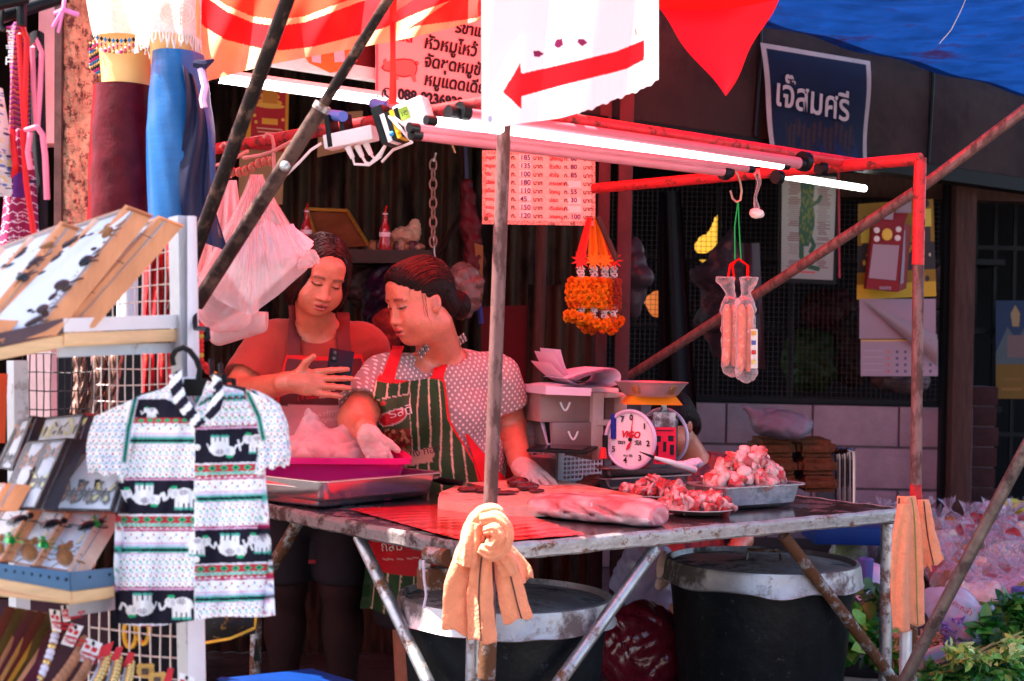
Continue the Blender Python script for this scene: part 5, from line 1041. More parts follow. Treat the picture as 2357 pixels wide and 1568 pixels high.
# marigold garlands
gl=[]
GM=[M('marigold_orange', (.85, .25, .01), .8, 0, .2, 60), M('marigold_deep', (.72, .13, .008), .8, 0, .2, 60), M('marigold_rust', (.42, .06, .03), .8, 0, .2, 60)]
def flower_mesh(r, seed, n=70):
    rg=np.random.default_rng(seed);m=MB()
    for i in range(n):
        z=1-2*(i+.5)/n;a=i*2.39996;s=math.sqrt(1-z*z);d=Vector((s*math.cos(a), s*math.sin(a), z));t=d.orthogonal().normalized();b=d.cross(t)
        q=t*math.cos(a*3)+b*math.sin(a*3);k=q.cross(d);rr=r*rg.uniform(.85, 1.1);wd=r*.26
        m.add([d*rr*.55-q*wd*.5, d*rr*.95-q*wd+k*wd*.3, d*rr*1.08, d*rr*.95+q*wd+k*wd*.3, d*rr*.55+q*wd*.5], [(0, 1, 2, 3, 4)])
    return m.mesh('flower')
FM=[]
for g_ in GM:
    me=flower_mesh(.0175, 3);me.materials.append(g_);FM.append(me)
JAS=flower_mesh(.011, 5, 30);JAS.materials.append(M('white_jasmine', (.85, .72, .70), .7, 0, .05))
def put(me, nm, p, par, s=1.):
    o=bpy.data.objects.new(nm, me);COL.objects.link(o);o.parent=par;o.location=p-origin(par);o.rotation_euler=tuple(RNG.uniform(0, 6.28, 3));o.scale=(s, s, s);return o
ORB=M('orange_ribbon', (.90, .26, .02), .45, 0, .08, 8, translucent=.3);RRB=M('scarlet_ribbon', (.85, .04, .03), .45, 0, .08, 8, translucent=.3)
for gi, (x, mt, kind, top, bot, rb, lab) in enumerate(((1336, 0, 'round', 610, 660, RRB, 'orange marigold garland with a red ribbon, leftmost of the hanging four'), (1366, 0, 'round', 620, 660, ORB, 'orange marigold garland with an orange ribbon and star bow'), (1392, 1, 'slim', 600, 665, ORB, 'deep orange garland with white jasmine, second from the right'), (1412, 2, 'slim', 590, 665, RRB, 'rust coloured slim garland with a red ribbon, rightmost of the four'))):
    d_=4.95+.02*gi;o=thing('garland', lab, 'garland', tuple(P(x, 750, d_)), 'marigold garlands on the red post')
    xt=(1358, 1364, 1370, 1374)[gi]
    MB().grid(lambda u, v:P(xt-7+12*u+(x-xt)*v+(u-.5)*12*v, 500+95*v, d_-.02+.008*math.sin(u*5)), 5, 8).build('ribbon', rb, o)
    bw_=MB()
    for k in range(9):
        a=k*.7;c_=P(x, 600, d_-.03);e=c_+Vector((math.cos(a)*.034, -.012, math.sin(a)*.034));s=Vector((-math.sin(a), 0, math.cos(a)))*.008;bw_.add([c_-s, e, c_+s], [(0, 1, 2)])
    bw_.build('bow', rb, o, fix=False)
    for k in range(5):put(JAS, 'jasmine', P(x+(k%2)*5-2, 612+7*k, d_-.012), o, 1.)
    yy=648
    rows=5 if kind=='round' else 7
    for r in range(rows):
        n=7 if kind=='round' else 5
        for k in range(n):
            a=k*2*math.pi/n+r*.4;rad=(.028+.010*math.sin(math.pi*(r+.5)/rows)) if kind=='round' else .017
            c_=P(x, yy+r*(13 if kind=='round' else 10), d_);put(FM[mt if RNG.random()>.2 else min(2, mt+1)], 'marigold', c_+Vector((math.cos(a)*rad, math.sin(a)*rad, 0)), o, .92 if kind=='round' else .7)
    for k in range(5):put(JAS, 'jasmine', P(x+3*math.sin(k*2), 706+7*k, d_-.015), o, 1.)
    x2, y2, r2=((1332, 728, .030), (1366, 742, .034), (1380, 755, .038), (1406, 738, .026))[gi]
    for k in range(9):
        a=k*2*math.pi/9;c_=P(x2, y2, d_);put(FM[min(mt, 1)], 'marigold', c_+Vector((math.cos(a)*r2*1.3, math.sin(a)*r2, .008*math.sin(a*2))), o, .95)
MB().tube([P(1376, 500, 4.93), P(1420, 600, 4.95)], .010, 8).build('wood_stick', BRWOOD, label='slanting brown stick beside the marigold garlands', cat='stick')
# ================================================================== things behind the wire mesh and on it
LZ=thing('reptile_chart', 'tilted framed chart with a dark green reptile and columns of red text', 'chart', tuple(P(1858, 645, 6.6)))
cv=Canvas(0, 0, 100, 205, 110, 220, (.26, .22, .22));TXR=(.14, .04, .045)
for k in range(46):
    y=14+k*3.7
    a=12+RNG.uniform(-2, 4);b_=36+RNG.uniform(-6, 3);cv.rect(a, y, b_, y+1.5, TXR) if RNG.random()>.12 else None
    a=68+RNG.uniform(-3, 3);b_=88+RNG.uniform(-6, 4);cv.rect(a, y, b_, y+1.5, TXR) if RNG.random()>.12 else None
cv.rect(30, 190, 66, 193, (.45, .05, .06));GRN=(.02, .055, .03)
cv.poly([(34, 10), (52, 4), (60, 20), (58, 55), (62, 78), (62, 100), (56, 122), (52, 140), (40, 140), (33, 118), (33, 80), (36, 50)], GRN);cv.line([(56, 58), (68, 50), (72, 40)], 7, GRN);cv.line([(38, 130), (38, 160), (46, 178), (70, 184)], 9, GRN);cv.line([(54, 120), (62, 138), (56, 150)], 8, GRN)
for k in range(60):cv.ell(RNG.uniform(36, 60), RNG.uniform(20, 135), 1.5, 4, (.10, .11, .02))
lq=bil([P(1800, 402, 6.6), P(1925, 408, 6.6), P(1917, 645, 6.6), P(1798, 640, 6.6)]);sheet('print', cv, lambda u, v:lq(u, v), vm('poster_print'), LZ)
MB().hexa([P(1792, 650, 6.61), P(1925, 655, 6.61), P(1933, 400, 6.61), P(1794, 396, 6.61)], (0, .025, 0)).build('frame', FR, LZ);MB().tube([P(1930, 395, 6.6), P(1932, 640, 6.6)], .006, 6).build('red_edge', M('dim_red', (.30, .03, .05), .5, 0, .2), LZ)
# yellow calendar
ca=thing('wall_calendar', 'yellow calendar with team photo and curled white month pages on the wire mesh', 'calendar', tuple(P(2065, 865, 6.75)))
cv=Canvas(1972, 460, 2155, 690, 130, 160, (.26, .12, .008))
for (x, y) in ((1990, 500), (2138, 470)):
    cv.ell(x, y, 7, 9, (.03, .02, .02));cv.rect(x-10, y+12, x+10, y+55, (.62, .42, .06));cv.line([(x-10, y+16), (x-22, y+4)], 5, (.60, .40, .2));cv.rect(x-8, y+55, x+8, y+110, (.05, .03, .03))
cv.rect(1972, 560, 2155, 625, (.035, .022, .025))
for k in range(40):cv.ell(RNG.uniform(1975, 2152), RNG.uniform(570, 650), RNG.uniform(2, 6), RNG.uniform(3, 8), [(.6, .35, .05), (.03, .02, .02), (.7, .5, .35), (.5, .2, .02)][RNG.integers(4)])
cv.rect(1972, 655, 2155, 690, (.55, .30, .02))
cb_=bil([P(1975, 470, 6.75), P(2148, 458, 6.75), P(2155, 682, 6.75), P(1972, 690, 6.75)]);sheet('picture_sheet', cv, lambda u, v:cb_(u, v)+Vector((0, -.008*math.sin(u*3), 0)), vm('poster_print'), ca)
PGE=M('page_paper', (.34, .22, .27), .7, 0, .03, 6)
MB().grid(lambda u, v:P(1978+176*u, 688+92*v, 6.74-.012*math.sin(v*3)), 8, 8).build('blank_page', PGE, ca)
cv=Canvas(0, 0, 180, 80, 180, 80, (.33, .215, .265));cv.rect(0, 0, 180, 4, (.6, .35, .1));
for r in range(4):
    for c_ in range(6):
        cv.rect(62+c_*19.5, 24+r*14, 68+c_*19.5, 30+r*14, (.55, .12, .1) if c_==0 else (.1, .07, .14))
    cv.rect(6, 24+r*14, 52, 25.2+r*14, (.45, .33, .42))
sheet('month_page', cv, lambda u, v:P(1981+178*u, 782+84*v, 6.745-.005*math.sin(u*3)), vm('poster_print'), ca)
MB().grid(lambda u, v:P(1985+172*u-0*v, 690+(162-0)*(u*(1-v)**1*.95)+(80*u)*v, 6.70-.04*math.sin(math.pi*v)*u), 14, 10).build('curled_page', M('curl_page', (.30, .21, .23), .7, 0, .05, 6, rust=(.2, .14, .18), rust_amt=.12, rust_scale=40), ca)
rb_=thing('red_carton', 'red drink carton calendar hanging by a clip over the yellow calendar', 'carton', tuple(P(2040, 672, 6.6)))
RC=M('carton_red', (.22, .006, .014), .35, 0, .06)
MB().hexa([P(1994, 664, 6.62), P(2068, 672, 6.60), P(2082, 515, 6.60), P(2010, 512, 6.62)], (0, .05, 0)).build('front_panel', RC, rb_)
MB().add([P(2068, 672, 6.599), P(2086, 664, 6.66), P(2098, 520, 6.66), P(2082, 515, 6.599)], [(0, 1, 2, 3)]).build('side_panel', RC, rb_)
MB().add([P(2072, 655, 6.597), P(2083, 650, 6.65), P(2092, 530, 6.65), P(2081, 530, 6.597)], [(0, 1, 2, 3)]).build('barcode_strip', PGE, rb_)
MB().hexa([P(2010, 512, 6.62), P(2082, 515, 6.60), P(2090, 492, 6.60), P(2030, 488, 6.62)], (0, .05, 0)).build('gable_top', RC, rb_)
MB().hexa([P(2000, 640, 6.612), P(2062, 646, 6.592), P(2070, 565, 6.592), P(2010, 562, 6.612)], (0, .004, 0)).build('white_panel', PGE, rb_)
for (x, y, c_) in ((2018, 530, (.7, .5, .5)), (2018, 550, (.7, .5, .5)), (2068, 528, (.7, .5, .5)), (2066, 548, (.7, .5, .5)), (2042, 540, (.72, .38, .06))):MB().sphere(P(x, y, 6.597), (.014, .003, .014) if c_[1]>.4 else (.024, .004, .028), 12, 6).build('print_spot', M('spot_%d'%int(c_[1]*100), c_, .5, 0, 0), rb_)
MB().hexa([P(2035, 505, 6.59), P(2055, 506, 6.59), P(2058, 482, 6.59), P(2040, 482, 6.59)], (0, .006, 0)).build('clip', PGE, rb_);MB().hexa([P(2062, 490, 6.7), P(2098, 490, 6.7), P(2098, 460, 6.7), P(2062, 458, 6.7)], (0, .004, 0)).build('white_card', PGE, ca)
text('นมสด', P(2024, 666, 6.595), (1, .02, 0), SZ, .022, PGE, rb_, bold=.001)
# right poster, bags and goods glimpsed
ps_=thing('mountain_poster', 'blue and yellow mountain temple poster at the far right edge', 'poster', tuple(P(2335, 915, 7.4)))
cv=Canvas(0, 0, 70, 225, 70, 150, (.012, .025, .07));cv.poly([(0, 120), (25, 60), (45, 90), (70, 50), (70, 160), (0, 160)], (.07, .08, .09));cv.rect(0, 145, 70, 225, (.16, .07, .008));cv.poly([(32, 30), (42, 10), (52, 30), (50, 60), (36, 60)], (.30, .17, .08));cv.rect(12, 178, 55, 184, (.2, .08, .02));cv.rect(12, 200, 55, 206, (.25, .1, .02));cv.rect(25, 80, 70, 130, (.16, .08, .08))
sheet('print', cv, lambda u, v:P(2292+75*u, 692+226*v, 7.4), vm('poster_print'), ps_)
GOODS=[M('goods_red', (.05, .004, .005), .5, 0, .4, 9), M('goods_green', (.010, .028, .003), .5, 0, .4, 9), M('goods_brown', (.02, .011, .008), .6, 0, .5, 9), M('goods_pale', (.18, .10, .10), .5, 0, .4, 12)]
for i, (x, y, rx, ry, mt, lab) in enumerate(((1905, 715, .13, .10, 0, 'dark red bundle of goods behind the wire mesh'), (1865, 830, .14, .16, 1, 'dark green round bag of goods behind the wire mesh'), (1960, 800, .11, .2, 2, 'brown heap of goods beside the calendar behind the mesh'), (2075, 880, .14, .05, 3, 'pale packets behind the mesh under the calendar'), (2165, 660, .035, .10, 3, 'pale crumpled packets behind the mesh right of the yellow calendar'), (2168, 780, .04, .14, 3, 'pale crumpled packets behind the mesh right of the month pages'), (1700, 650, .05, .22, 2, 'dark bag hanging behind the mesh left of the chart'))):
    fd=bagfield(P(x, y, 7.35), (rx, .12, ry), 8, .014);me, _=fd.mesh();wrinkle(me, .018, 26, i);link('goods_bundle', me, GOODS[mt], label=lab, cat='goods')
for z in (.95, 1.35, 1.7):MB().box((1.4, 7.7, z), (2.2, .4, .03)).build('inner_shelf', FR, label='dark shelf inside the shop behind the wire mesh, %s'%{.95:'lowest one', 1.35:'middle one', 1.7:'top one'}[z], cat='shelf')
fd=bagfield(P(1668, 690, 6.3), (.10, .06, .26), 6, .010, neck=[(P(1668, 600, 6.3), P(1685, 530, 6.3), .05, .015)]);me, _=fd.mesh();wrinkle(me, .010, 22)
link('floral_bag', me, M('floral_print', (.02, .010, .015), .7, 0, .2, 8, rust=(.10, .03, .035), rust_amt=.35, rust_scale=13), label='dark floral cloth bag hanging left of the sausages', cat='bag')
MB().grid(lambda u, v:P(1700+48*u+14*v, 560+290*v, 6.28+.02*math.sin(u*7+v*3)), 8, 10).build('grey_cloth', M('grey_lilac_cloth', (.05, .035, .045), .6, 0, .2, 5, bump=.4), label='grey lilac cloth hanging behind the sausages', cat='cloth')
MB().grid(lambda u, v:P(1515+75*u*(.7+.5*v), 440+520*v, 6.0+.04*math.sin(u*9)), 20, 4).build('black_curtain', M('black_cloth', (.006, .005, .008), .8, 0, .2), label='black curtain hanging right of the red steel posts', cat='curtain')
fd=bagfield(P(1460, 640, 5.7), (.05, .05, .16), 4, .010);me, _=fd.mesh();wrinkle(me, .006, 20);link('grey_bag', me, M('grey_film', (.04, .03, .038), .25, 0, .2, 6), label='grey plastic bag hanging just right of the red posts', cat='bag')
GOLD=M('golden_glow', (.8, .5, .1), .5, 0, 0, emit=(1, .50, .05), estr=.22);ORL=M('orange_glow', (.8, .3, .1), .5, 0, 0, emit=(1, .22, .04), estr=.10)  # emission added in place of sunlight on things beyond the shop
gs=thing('golden_glow_string', 'made-up string of golden glow balls deep in the shop left of the floral bag', 'glow', tuple(P(1630, 600, 7.6)))
for (x, y, r) in ((1656, 498, .012), (1652, 508, .02), (1650, 520, .025), (1646, 532, .028), (1640, 545, .032), (1632, 556, .03), (1622, 562, .04), (1612, 568, .03), (1640, 560, .03), (1618, 592, .022)):MB().sphere(P(x, y, 7.6), (r, r, r*1.2), 10, 7).build('glow', GOLD, gs)
fd=bagfield(P(1512, 700, 7.6), (.05, .04, .07), 3, .012);me, _=fd.mesh();link('orange_glow_blob', me, ORL, label='made-up orange glow blob seen through the dark gap by the curtain', cat='glow')
# stacked bundles, bag on top, stool stack in front of the block wall
sk_=None
BNM=M('dried_noodle', (.12, .032, .010), .6, 0, .5, 40, bump=1.5, bscale=60)
for r in range(3):
    for c_ in range(2):
        x0=1745+c_*92+4*r;y0=1014+r*41
        o=MB().hexa([P(x0, y0+38, 6.2), P(x0+88, y0+38, 6.2), P(x0+88, y0, 6.2), P(x0, y0, 6.2)], (0, .3, 0));me=o.mesh();bm=bmesh.new();bm.from_mesh(me);bmesh.ops.recalc_face_normals(bm, faces=bm.faces);bmesh.ops.bevel(bm, geom=bm.edges[:], offset=.02, segments=3, affect='EDGES');bmesh.ops.subdivide_edges(bm, edges=bm.edges[:], cuts=2, use_grid_fill=True);bm.to_mesh(me);bm.free();wrinkle(me, .004, 40, r)
        link('noodle_bundle', me, BNM, label='brown wrapped bundle, %s column, %s row of the stack by the wall'%(('left', 'right')[c_], ('top', 'middle', 'bottom')[r]), cat='bundle', group='brown bundles stacked by the block wall')
fd=bagfield(P(1800, 978, 6.2), (.13, .09, .06), 6, .008, neck=[(P(1745, 960, 6.2), P(1716, 940, 6.2), .03, .012)]);me, _=fd.mesh();wrinkle(me, .006, 30);link('white_bag', me, M('lilac_white_bag', (.24, .17, .22), .35, 0, .15, 9, bump=.8, translucent=.2), label='white plastic bag lying on top of the brown bundles', cat='plastic bag')
stl=thing('stool_stack', 'nested chrome tube stools beside the brown bundles', 'stools', tuple(P(1945, 1150, 6.4)))
for k in range(4):
    x=1926+12*k;MB().tube([P(1900+12*k, 1042, 6.45-.04*k), P(x-8, 1034, 6.4-.04*k), P(x, 1040, 6.4-.04*k), P(x+2, 1060, 6.4-.04*k), P(x+2, 1500, 6.4-.04*k)], .0105, 8).build('leg_tube', M('chrome', (.35, .24, .28), .15, 1., .1), stl)
MB().hexa([P(1880, 1150, 6.42), P(1925, 1150, 6.42), P(1925, 1046, 6.42), P(1888, 1046, 6.42)], (0, .05, 0)).build('seat_side', M('lilac_plastic', (.18, .11, .15), .3, 0, .1), stl)
# ================================================================== souvenir rack on the left
RK=thing('souvenir_rack', 'grey steel souvenir rack with slanted shelves at the left of the picture', 'rack', tuple(P(300, 1500, 2.6)))
RKM=M('rack_steel', (.50, .50, .54), .45, .35, .12, 9, bump=.2, rust=(.25, .2, .2), rust_amt=.15)
MB().tube([P(416, 500, 2.63), P(440, 1640, 2.58)], [.0225, .0225], 4).build('upright', RKM, RK, auto=20)
MB().hexa([P(432, 1640, 2.555), P(470, 1640, 2.575), P(447, 497, 2.625), P(431, 497, 2.60)], (.0, .02, 0)).build('upright_lit_face', M('rack_lit_face', (.74, .70, .74), .4, .1, .06), RK)  # lit side of the post put into a paler colour of its own
MB().tube([P(40, 830, 2.75), P(46, 1500, 2.75)], .02, 4).build('upright', RKM, RK, auto=20)
DST_=M('dark_shelf_edge', (.10, .06, .07), .5, 0, .2);PINE=M('pale_pine', (.72, .45, .24), .6, 0, .15, 8, bump=.2, stretch=(1, 1, 8));WHE=M('white_edge', (.74, .68, .68), .5, 0, .06)
s1=MB().poly([P(-40, 808, 2.2), P(146, 772, 2.33), P(418, 762, 2.62), P(210, 768, 2.8), P(-120, 775, 2.5)], (0, 0, -.018)).build('shelf_board', PINE, RK)
MB().hexa([P(-40, 806, 2.2), P(146, 765, 2.328), P(146, 733, 2.328), P(-40, 776, 2.2)], (.004, .012, 0)).build('edge_strip', DST_, s1)
MB().hexa([P(147, 765, 2.326), P(418, 755, 2.616), P(418, 724, 2.616), P(147, 733, 2.326)], (-.008, .010, 0)).build('edge_strip', WHE, s1)
MB().hexa([P(148, 793, 2.328), P(418, 783, 2.618), P(418, 757, 2.618), P(148, 767, 2.328)], (-.01, .012, 0)).build('edge_batten', PINE, s1)
MB().hexa([P(133, 823, 2.36), P(415, 812, 2.63), P(415, 789, 2.63), P(133, 795, 2.36)], (-.01, .025, 0)).build('shelf_tube', RKM, RK)
# second shelf
BLU=M('blue_grey_angle', (.085, .16, .26), .4, .3, .15, 8)
s2=MB().poly([P(-40, 1362, 2.2), P(165, 1385, 2.33), P(280, 1368, 2.5), P(120, 1340, 2.72), P(-120, 1330, 2.5)], (0, 0, -.004)).build('shelf_board', PINE, RK)
MB().hexa([P(-40, 1349, 2.2), P(165, 1387, 2.327), P(164, 1363, 2.327), P(-40, 1327, 2.2)], (.004, .012, 0)).build('edge_batten', PINE, s2);MB().hexa([P(166, 1387, 2.326), P(285, 1370, 2.48), P(285, 1347, 2.48), P(166, 1363, 2.326)], (-.008, .01, 0)).build('edge_batten', PINE, s2)
MB().hexa([P(-40, 1325, 2.2), P(163, 1361, 2.325), P(161, 1318, 2.325), P(-40, 1294, 2.2)], (.003, .006, 0)).build('slotted_angle', BLU, s2);MB().hexa([P(164, 1361, 2.324), P(285, 1345, 2.48), P(285, 1306, 2.48), P(162, 1318, 2.324)], (-.004, .006, 0)).build('slotted_angle', BLU, s2)
m=MB()
for k in range(9):x=-8+20*k;y=1311+x*.155;m.poly([P(x+4.5*math.cos(a), y+3.8*math.sin(a), 2.2+(x+40)/203*.125-.0015) for a in np.linspace(0, 6.28, 8, endpoint=False)], (0, .001, 0))
for x in (205, 250):m.poly([P(x+6*math.cos(a), 1334-(x-163)*.13+3.5*math.sin(a), 2.324+(x-164)/121*.156-.002) for a in np.linspace(0, 6.28, 8, endpoint=False)], (0, .001, 0))
m.build('slot', BLACK, s2, kind='stuff')
MB().hexa([P(158, 1420, 2.37), P(290, 1400, 2.55), P(290, 1372, 2.55), P(158, 1392, 2.37)], (-.006, .02, 0)).build('shelf_tube', RKM, RK)
def wire_grid(nm, q, nx, ny, mt, r=.0013):
    bb_=bil(q);m=MB()
    for i in range(nx+1):m.tube([bb_(i/nx, t)+Vector((0, .003*math.sin(i*2+t*5), 0)) for t in (0, .5, 1)], r, 5, cap=False)
    for j in range(ny+1):m.tube([bb_(t, j/ny)+Vector((0, .003, .0015*math.sin(j+t*6))) for t in (0, .33, .66, 1)], r, 5, cap=False)
    m.build(nm, mt, RK, kind='stuff')
WIRE=M('pale_wire', (.55, .47, .45), .4, .4, .1);WIRED=M('dark_wire', (.03, .025, .03), .4, .3, .1)
wire_grid('wire_panel', [P(225, 570, 2.72), P(398, 540, 2.66), P(398, 730, 2.66), P(225, 735, 2.72)], 10, 5, WIRE)
wire_grid('wire_panel', [P(215, 815, 2.80), P(402, 810, 2.70), P(402, 960, 2.70), P(215, 960, 2.80)], 10, 4, WIRE)
wire_grid('wire_panel', [P(52, 815, 2.82), P(214, 815, 2.80), P(214, 985, 2.80), P(52, 985, 2.82)], 10, 4, WIRED)
wire_grid('wire_panel', [P(205, 1395, 2.62), P(440, 1420, 2.60), P(440, 1620, 2.60), P(205, 1600, 2.62)], 10, 4, WIRE, .0018)
# insect cases
OW=M('orange_pine', (.66, .27, .12), .55, 0, .15, 8, bump=.15, stretch=(6, 1, 1));BWD=M('black_case_wood', (.02, .012, .016), .3, 0, .2, coat=.4);RWD=M('reddish_case_wood', (.34, .12, .05), .5, 0, .2, 8);RTW=M('rough_pale_wood', (.60, .36, .27), .7, 0, .25, 14, bump=.6)
CARD=M('white_card', (.74, .74, .80), .7, 0, .03, 5);PANE=M('glass_pane', (.9, .92, .95), .03, 0, 0, alpha=.05, spec=.8)
def case(lab, q, dt, db, tv, wood, cols=1, wallw=.006, right=None, name='insect_case', top=None, group=None):
    dl, dr=(db if isinstance(db, tuple) else (db, db));tl_, tr_=(dt if isinstance(dt, tuple) else (dt, dt))
    a, b, c_, d_=P(*q[0], tl_), P(*q[1], tr_), P(*q[2], dr), P(*q[3], dl);tv=Vector(tv);o=thing(name, lab, 'insect display', tuple((c_+d_)/2), group)
    ctr=(a+b+c_+d_)/4;fn_=bil([a, b, c_, d_])
    def wall(p, r_, nm, mt):
        e=(r_-p).normalized();ins=(ctr-p);ins=(ins-e*ins.dot(e)).normalized()*wallw;MB().hexa([p, r_, r_+ins, p+ins], tv).build(nm, mt, o)
    wall(b, c_, 'side', right or wood);wall(a, d_, 'side', wood);wall(a, b, 'top_rail', top or wood);wall(d_, c_, 'bottom_rail', wood)
    k=tv*.2;MB().hexa([d_+k, c_+k, b+k, a+k], tv*.12).build('backing', CARD, o)
    for i in range(1, cols):
        t=i/cols;p, r_=fn_(t, 0), fn_(t, 1);e=(b-a).normalized()*.003;MB().hexa([p-e, p+e, r_+e, r_-e], tv*.18).build('divider', wood, o)
    MB().add([fn_(.02, .02)-tv*.04, fn_(.98, .02)-tv*.04, fn_(.98, .98)-tv*.04, fn_(.02, .98)-tv*.04], [(0, 1, 2, 3)]).build('pane', PANE, o)
    return o, fn_, tv
def beetle(o, fn_, tv, u, v, s=.011, mt=None, ang=0., long=1.5):
    c_=fn_(u, v)+tv*.12;ex=(fn_(u+.01, v)-fn_(u, v)).normalized();ey=(fn_(u, v)-fn_(u, v+.01)).normalized();m=MB()
    dx_=ex*math.cos(ang)+ey*math.sin(ang);dy_=ey*math.cos(ang)-ex*math.sin(ang);n_=dx_.cross(dy_).normalized();Rm=Matrix((dx_, dy_, n_)).transposed()
    m.sphere(c_, (s, s*long, s*.5), 10, 7, Rm);m.sphere(c_+dy_*s*long*1.1, (s*.6, s*.6, s*.4), 8, 5, Rm)
    for k in range(6):
        sd=1 if k%2 else -1;st=(k//2-1)*s*.8;m.tube([c_+dy_*st+dx_*sd*s*.8, c_+dy_*(st*1.7)+dx_*sd*s*1.7, c_+dy_*(st*2.3)+dx_*sd*s*1.9], s*.1, 4)
    m.build('beetle', mt or BTL, o, fix=False)
BTL=M('beetle_brown', (.05, .022, .022), .3, 0, .4, 40, coat=.4);BTD=M('beetle_black', (.012, .01, .014), .25, 0, .3, coat=.5);BTG=M('beetle_green', (.0, .30, .05), .2, .5, .2, coat=.8);BTT=M('scorpion_tan', (.26, .11, .04), .4, 0, .5, 60)
def butterfly(o, fn_, tv, u, v, s, c1, c2, ang=0., spots=True):
    c_=fn_(u, v)+tv*.12;ex=(fn_(u+.01, v)-fn_(u, v)).normalized();ey=(fn_(u, v)-fn_(u, v+.01)).normalized();ey=(ey-ex*ey.dot(ex)*.6).normalized();n_=-tv.normalized()
    X=ex*math.cos(ang)+ey*math.sin(ang);Y=ey*math.cos(ang)-ex*math.sin(ang);m1=MB();m2=MB()
    for sd in (-1, 1):
        L_=lambda a, b, z=.0:c_+X*(sd*a*s)+Y*(b*s)+n_*z*s
        m1.add([L_(.05, .12), L_(.45, 1.05, .1), L_(.72, 1.0, .12), L_(.62, .45, .1), L_(.3, .05, .05)], [(0, 1, 2, 3, 4)]);m1.add([L_(.05, .05), L_(.35, .08, .05), L_(.58, -.35, .08), L_(.38, -.75, .08), L_(.15, -.55, .05)], [(0, 1, 2, 3, 4)])
        m2.add([L_(.15, .3, .06), L_(.45, .85, .14), L_(.52, .7, .14), L_(.35, .3, .1)], [(0, 1, 2, 3)]);m2.add([L_(.15, -.05, .06), L_(.35, -.1, .1), L_(.42, -.35, .12), L_(.25, -.5, .1)], [(0, 1, 2, 3)])
    m1.build('butterfly_wing', c1, o, fix=False);m2.build('wing_patch', c2, o, fix=False);MB().tube([c_+Y*.45*s, c_+Y*.1*s, c_-Y*.5*s], [s*.05, s*.09, s*.03], 6).build('butterfly_body', BTD, o)
def zc(x, y):return x/2.97, y/2.97+471
tv1=(.034, .030, -.012)
o1, f1, t1_=case('pine case holding a thin stick insect, standing highest on the rack', [(313, 515), (370, 498), (158, 735), (67, 752)], 2.55, (2.32, 2.36), tv1, OW, 1)
st=[f1(.72, .12)+t1_*.12, f1(.58, .35)+t1_*.12, f1(.5, .62)+t1_*.12, f1(.42, .9)+t1_*.12];MB().tube(st, .0013, 5).build('stick_insect', BTL, o1)
for k in range(3):p=st[k].lerp(st[k+1], .5);MB().tube([p, p+Vector((.012, 0, .016)), p+Vector((.03, 0, .008))], .0007, 4).build('insect_leg', BTL, o1);MB().tube([p, p+Vector((-.012, 0, -.01)), p+Vector((-.024, 0, .004))], .0007, 4).build('insect_leg', BTL, o1)
o2, f2, t2_=case('two column pine case of beetles left of the stick insect case', [(145, 525), (296, 475), (66, 752), (-70, 768)], (2.46, 2.5), (2.2, 2.28), tv1, OW, 2, top=RWD)
o3, f3, t3_=case('two column pine case of beetles at the far left of the top shelf', [(0, 566), (147, 512), (-60, 764), (-200, 790)], (2.38, 2.44), (2.12, 2.2), tv1, OW, 2, top=RWD)
def inv(fn_, d0, x, y):
    best=None
    for u in np.linspace(.03, .97, 25):
        for v in np.linspace(.03, .97, 40):
            p=fn_(u, v);r_=p-Vector((0, 0, H));uu=(r_.x*CR+r_.z*SR)/p.y*F+CX;vv=-(r_.z*CR-r_.x*SR)/p.y*F+CY;e=(uu-x)**2+(vv-y)**2
            if best is None or e<best[0]:best=(e, u, v)
    return best[1], best[2]
for i, (x, y) in enumerate(((370, 370), (290, 470), (130, 655), (265, 700), (460, 265), (690, 200), (580, 315), (440, 460), (390, 555), (210, 780), (545, 380))):u, v=inv(f2, 0, *zc(x, y));beetle(o2, f2, t2_, u, v, .0105+.002*(i%3), (BTL, BTD, BTT)[i%3] if i%4 else BTL, i*1.3)
for i, (x, y) in enumerate(((340, 250), (180, 560), (70, 690), (330, 620), (520, 300), (610, 210), (240, 610), (500, 230), (170, 720))):u, v=inv(f2, 0, *zc(x, y));beetle(o2, f2, t2_, u, v, .008, (BTD, BTL)[i%2], i*2.1)
for i, (x, y) in enumerate(((110, 340), (45, 420), (285, 290), (210, 385), (125, 500), (20, 500))):u, v=inv(f3, 0, *zc(x, y));beetle(o3, f3, t3_, u, v, .0105, (BTL, BTD, BTT)[i%3], i)
tv2=(.016, .022, -.004)
BC=[M('wing_orange', (.40, .12, .03), .6, 0, .3, 40), M('wing_black', (.02, .016, .018), .6, 0, .3), M('wing_yellow', (.62, .56, .20), .6, 0, .2), M('wing_grey', (.22, .16, .14), .6, 0, .4, 40), M('wing_cream', (.66, .62, .5), .6, 0, .2), M('wing_brown', (.10, .035, .02), .6, 0, .3)]
oa, fa, ta=case('narrow black framed case of two butterflies at the left end of the middle shelf', [(42, 966), (77, 957), (28, 1084), (-12, 1078)], 2.52, 2.42, tv2, BWD, 1)
butterfly(oa, fa, ta, .55, .3, .022, BC[0], BC[3]);butterfly(oa, fa, ta, .5, .78, .022, BC[1], BC[3])
ob, fb_, tb_=case('wide black framed case of three pale butterflies, rearmost on the middle shelf', [(90, 962), (196, 950), (150, 1095), (48, 1095)], 2.6, 2.5, tv2, BWD, 1)
for i, u in enumerate((.2, .52, .85)):butterfly(ob, fb_, tb_, u, .25, .024, (BC[2], BC[4], BC[2])[i], (BC[4], BC[1], BC[4])[i], -.15)
oc, fc, tc3=case('black framed two column case of butterflies in front of the wide one', [(60, 1016), (156, 1008), (83, 1172), (-8, 1172)], 2.48, 2.34, (.026, .024, -.004), BWD, 2)
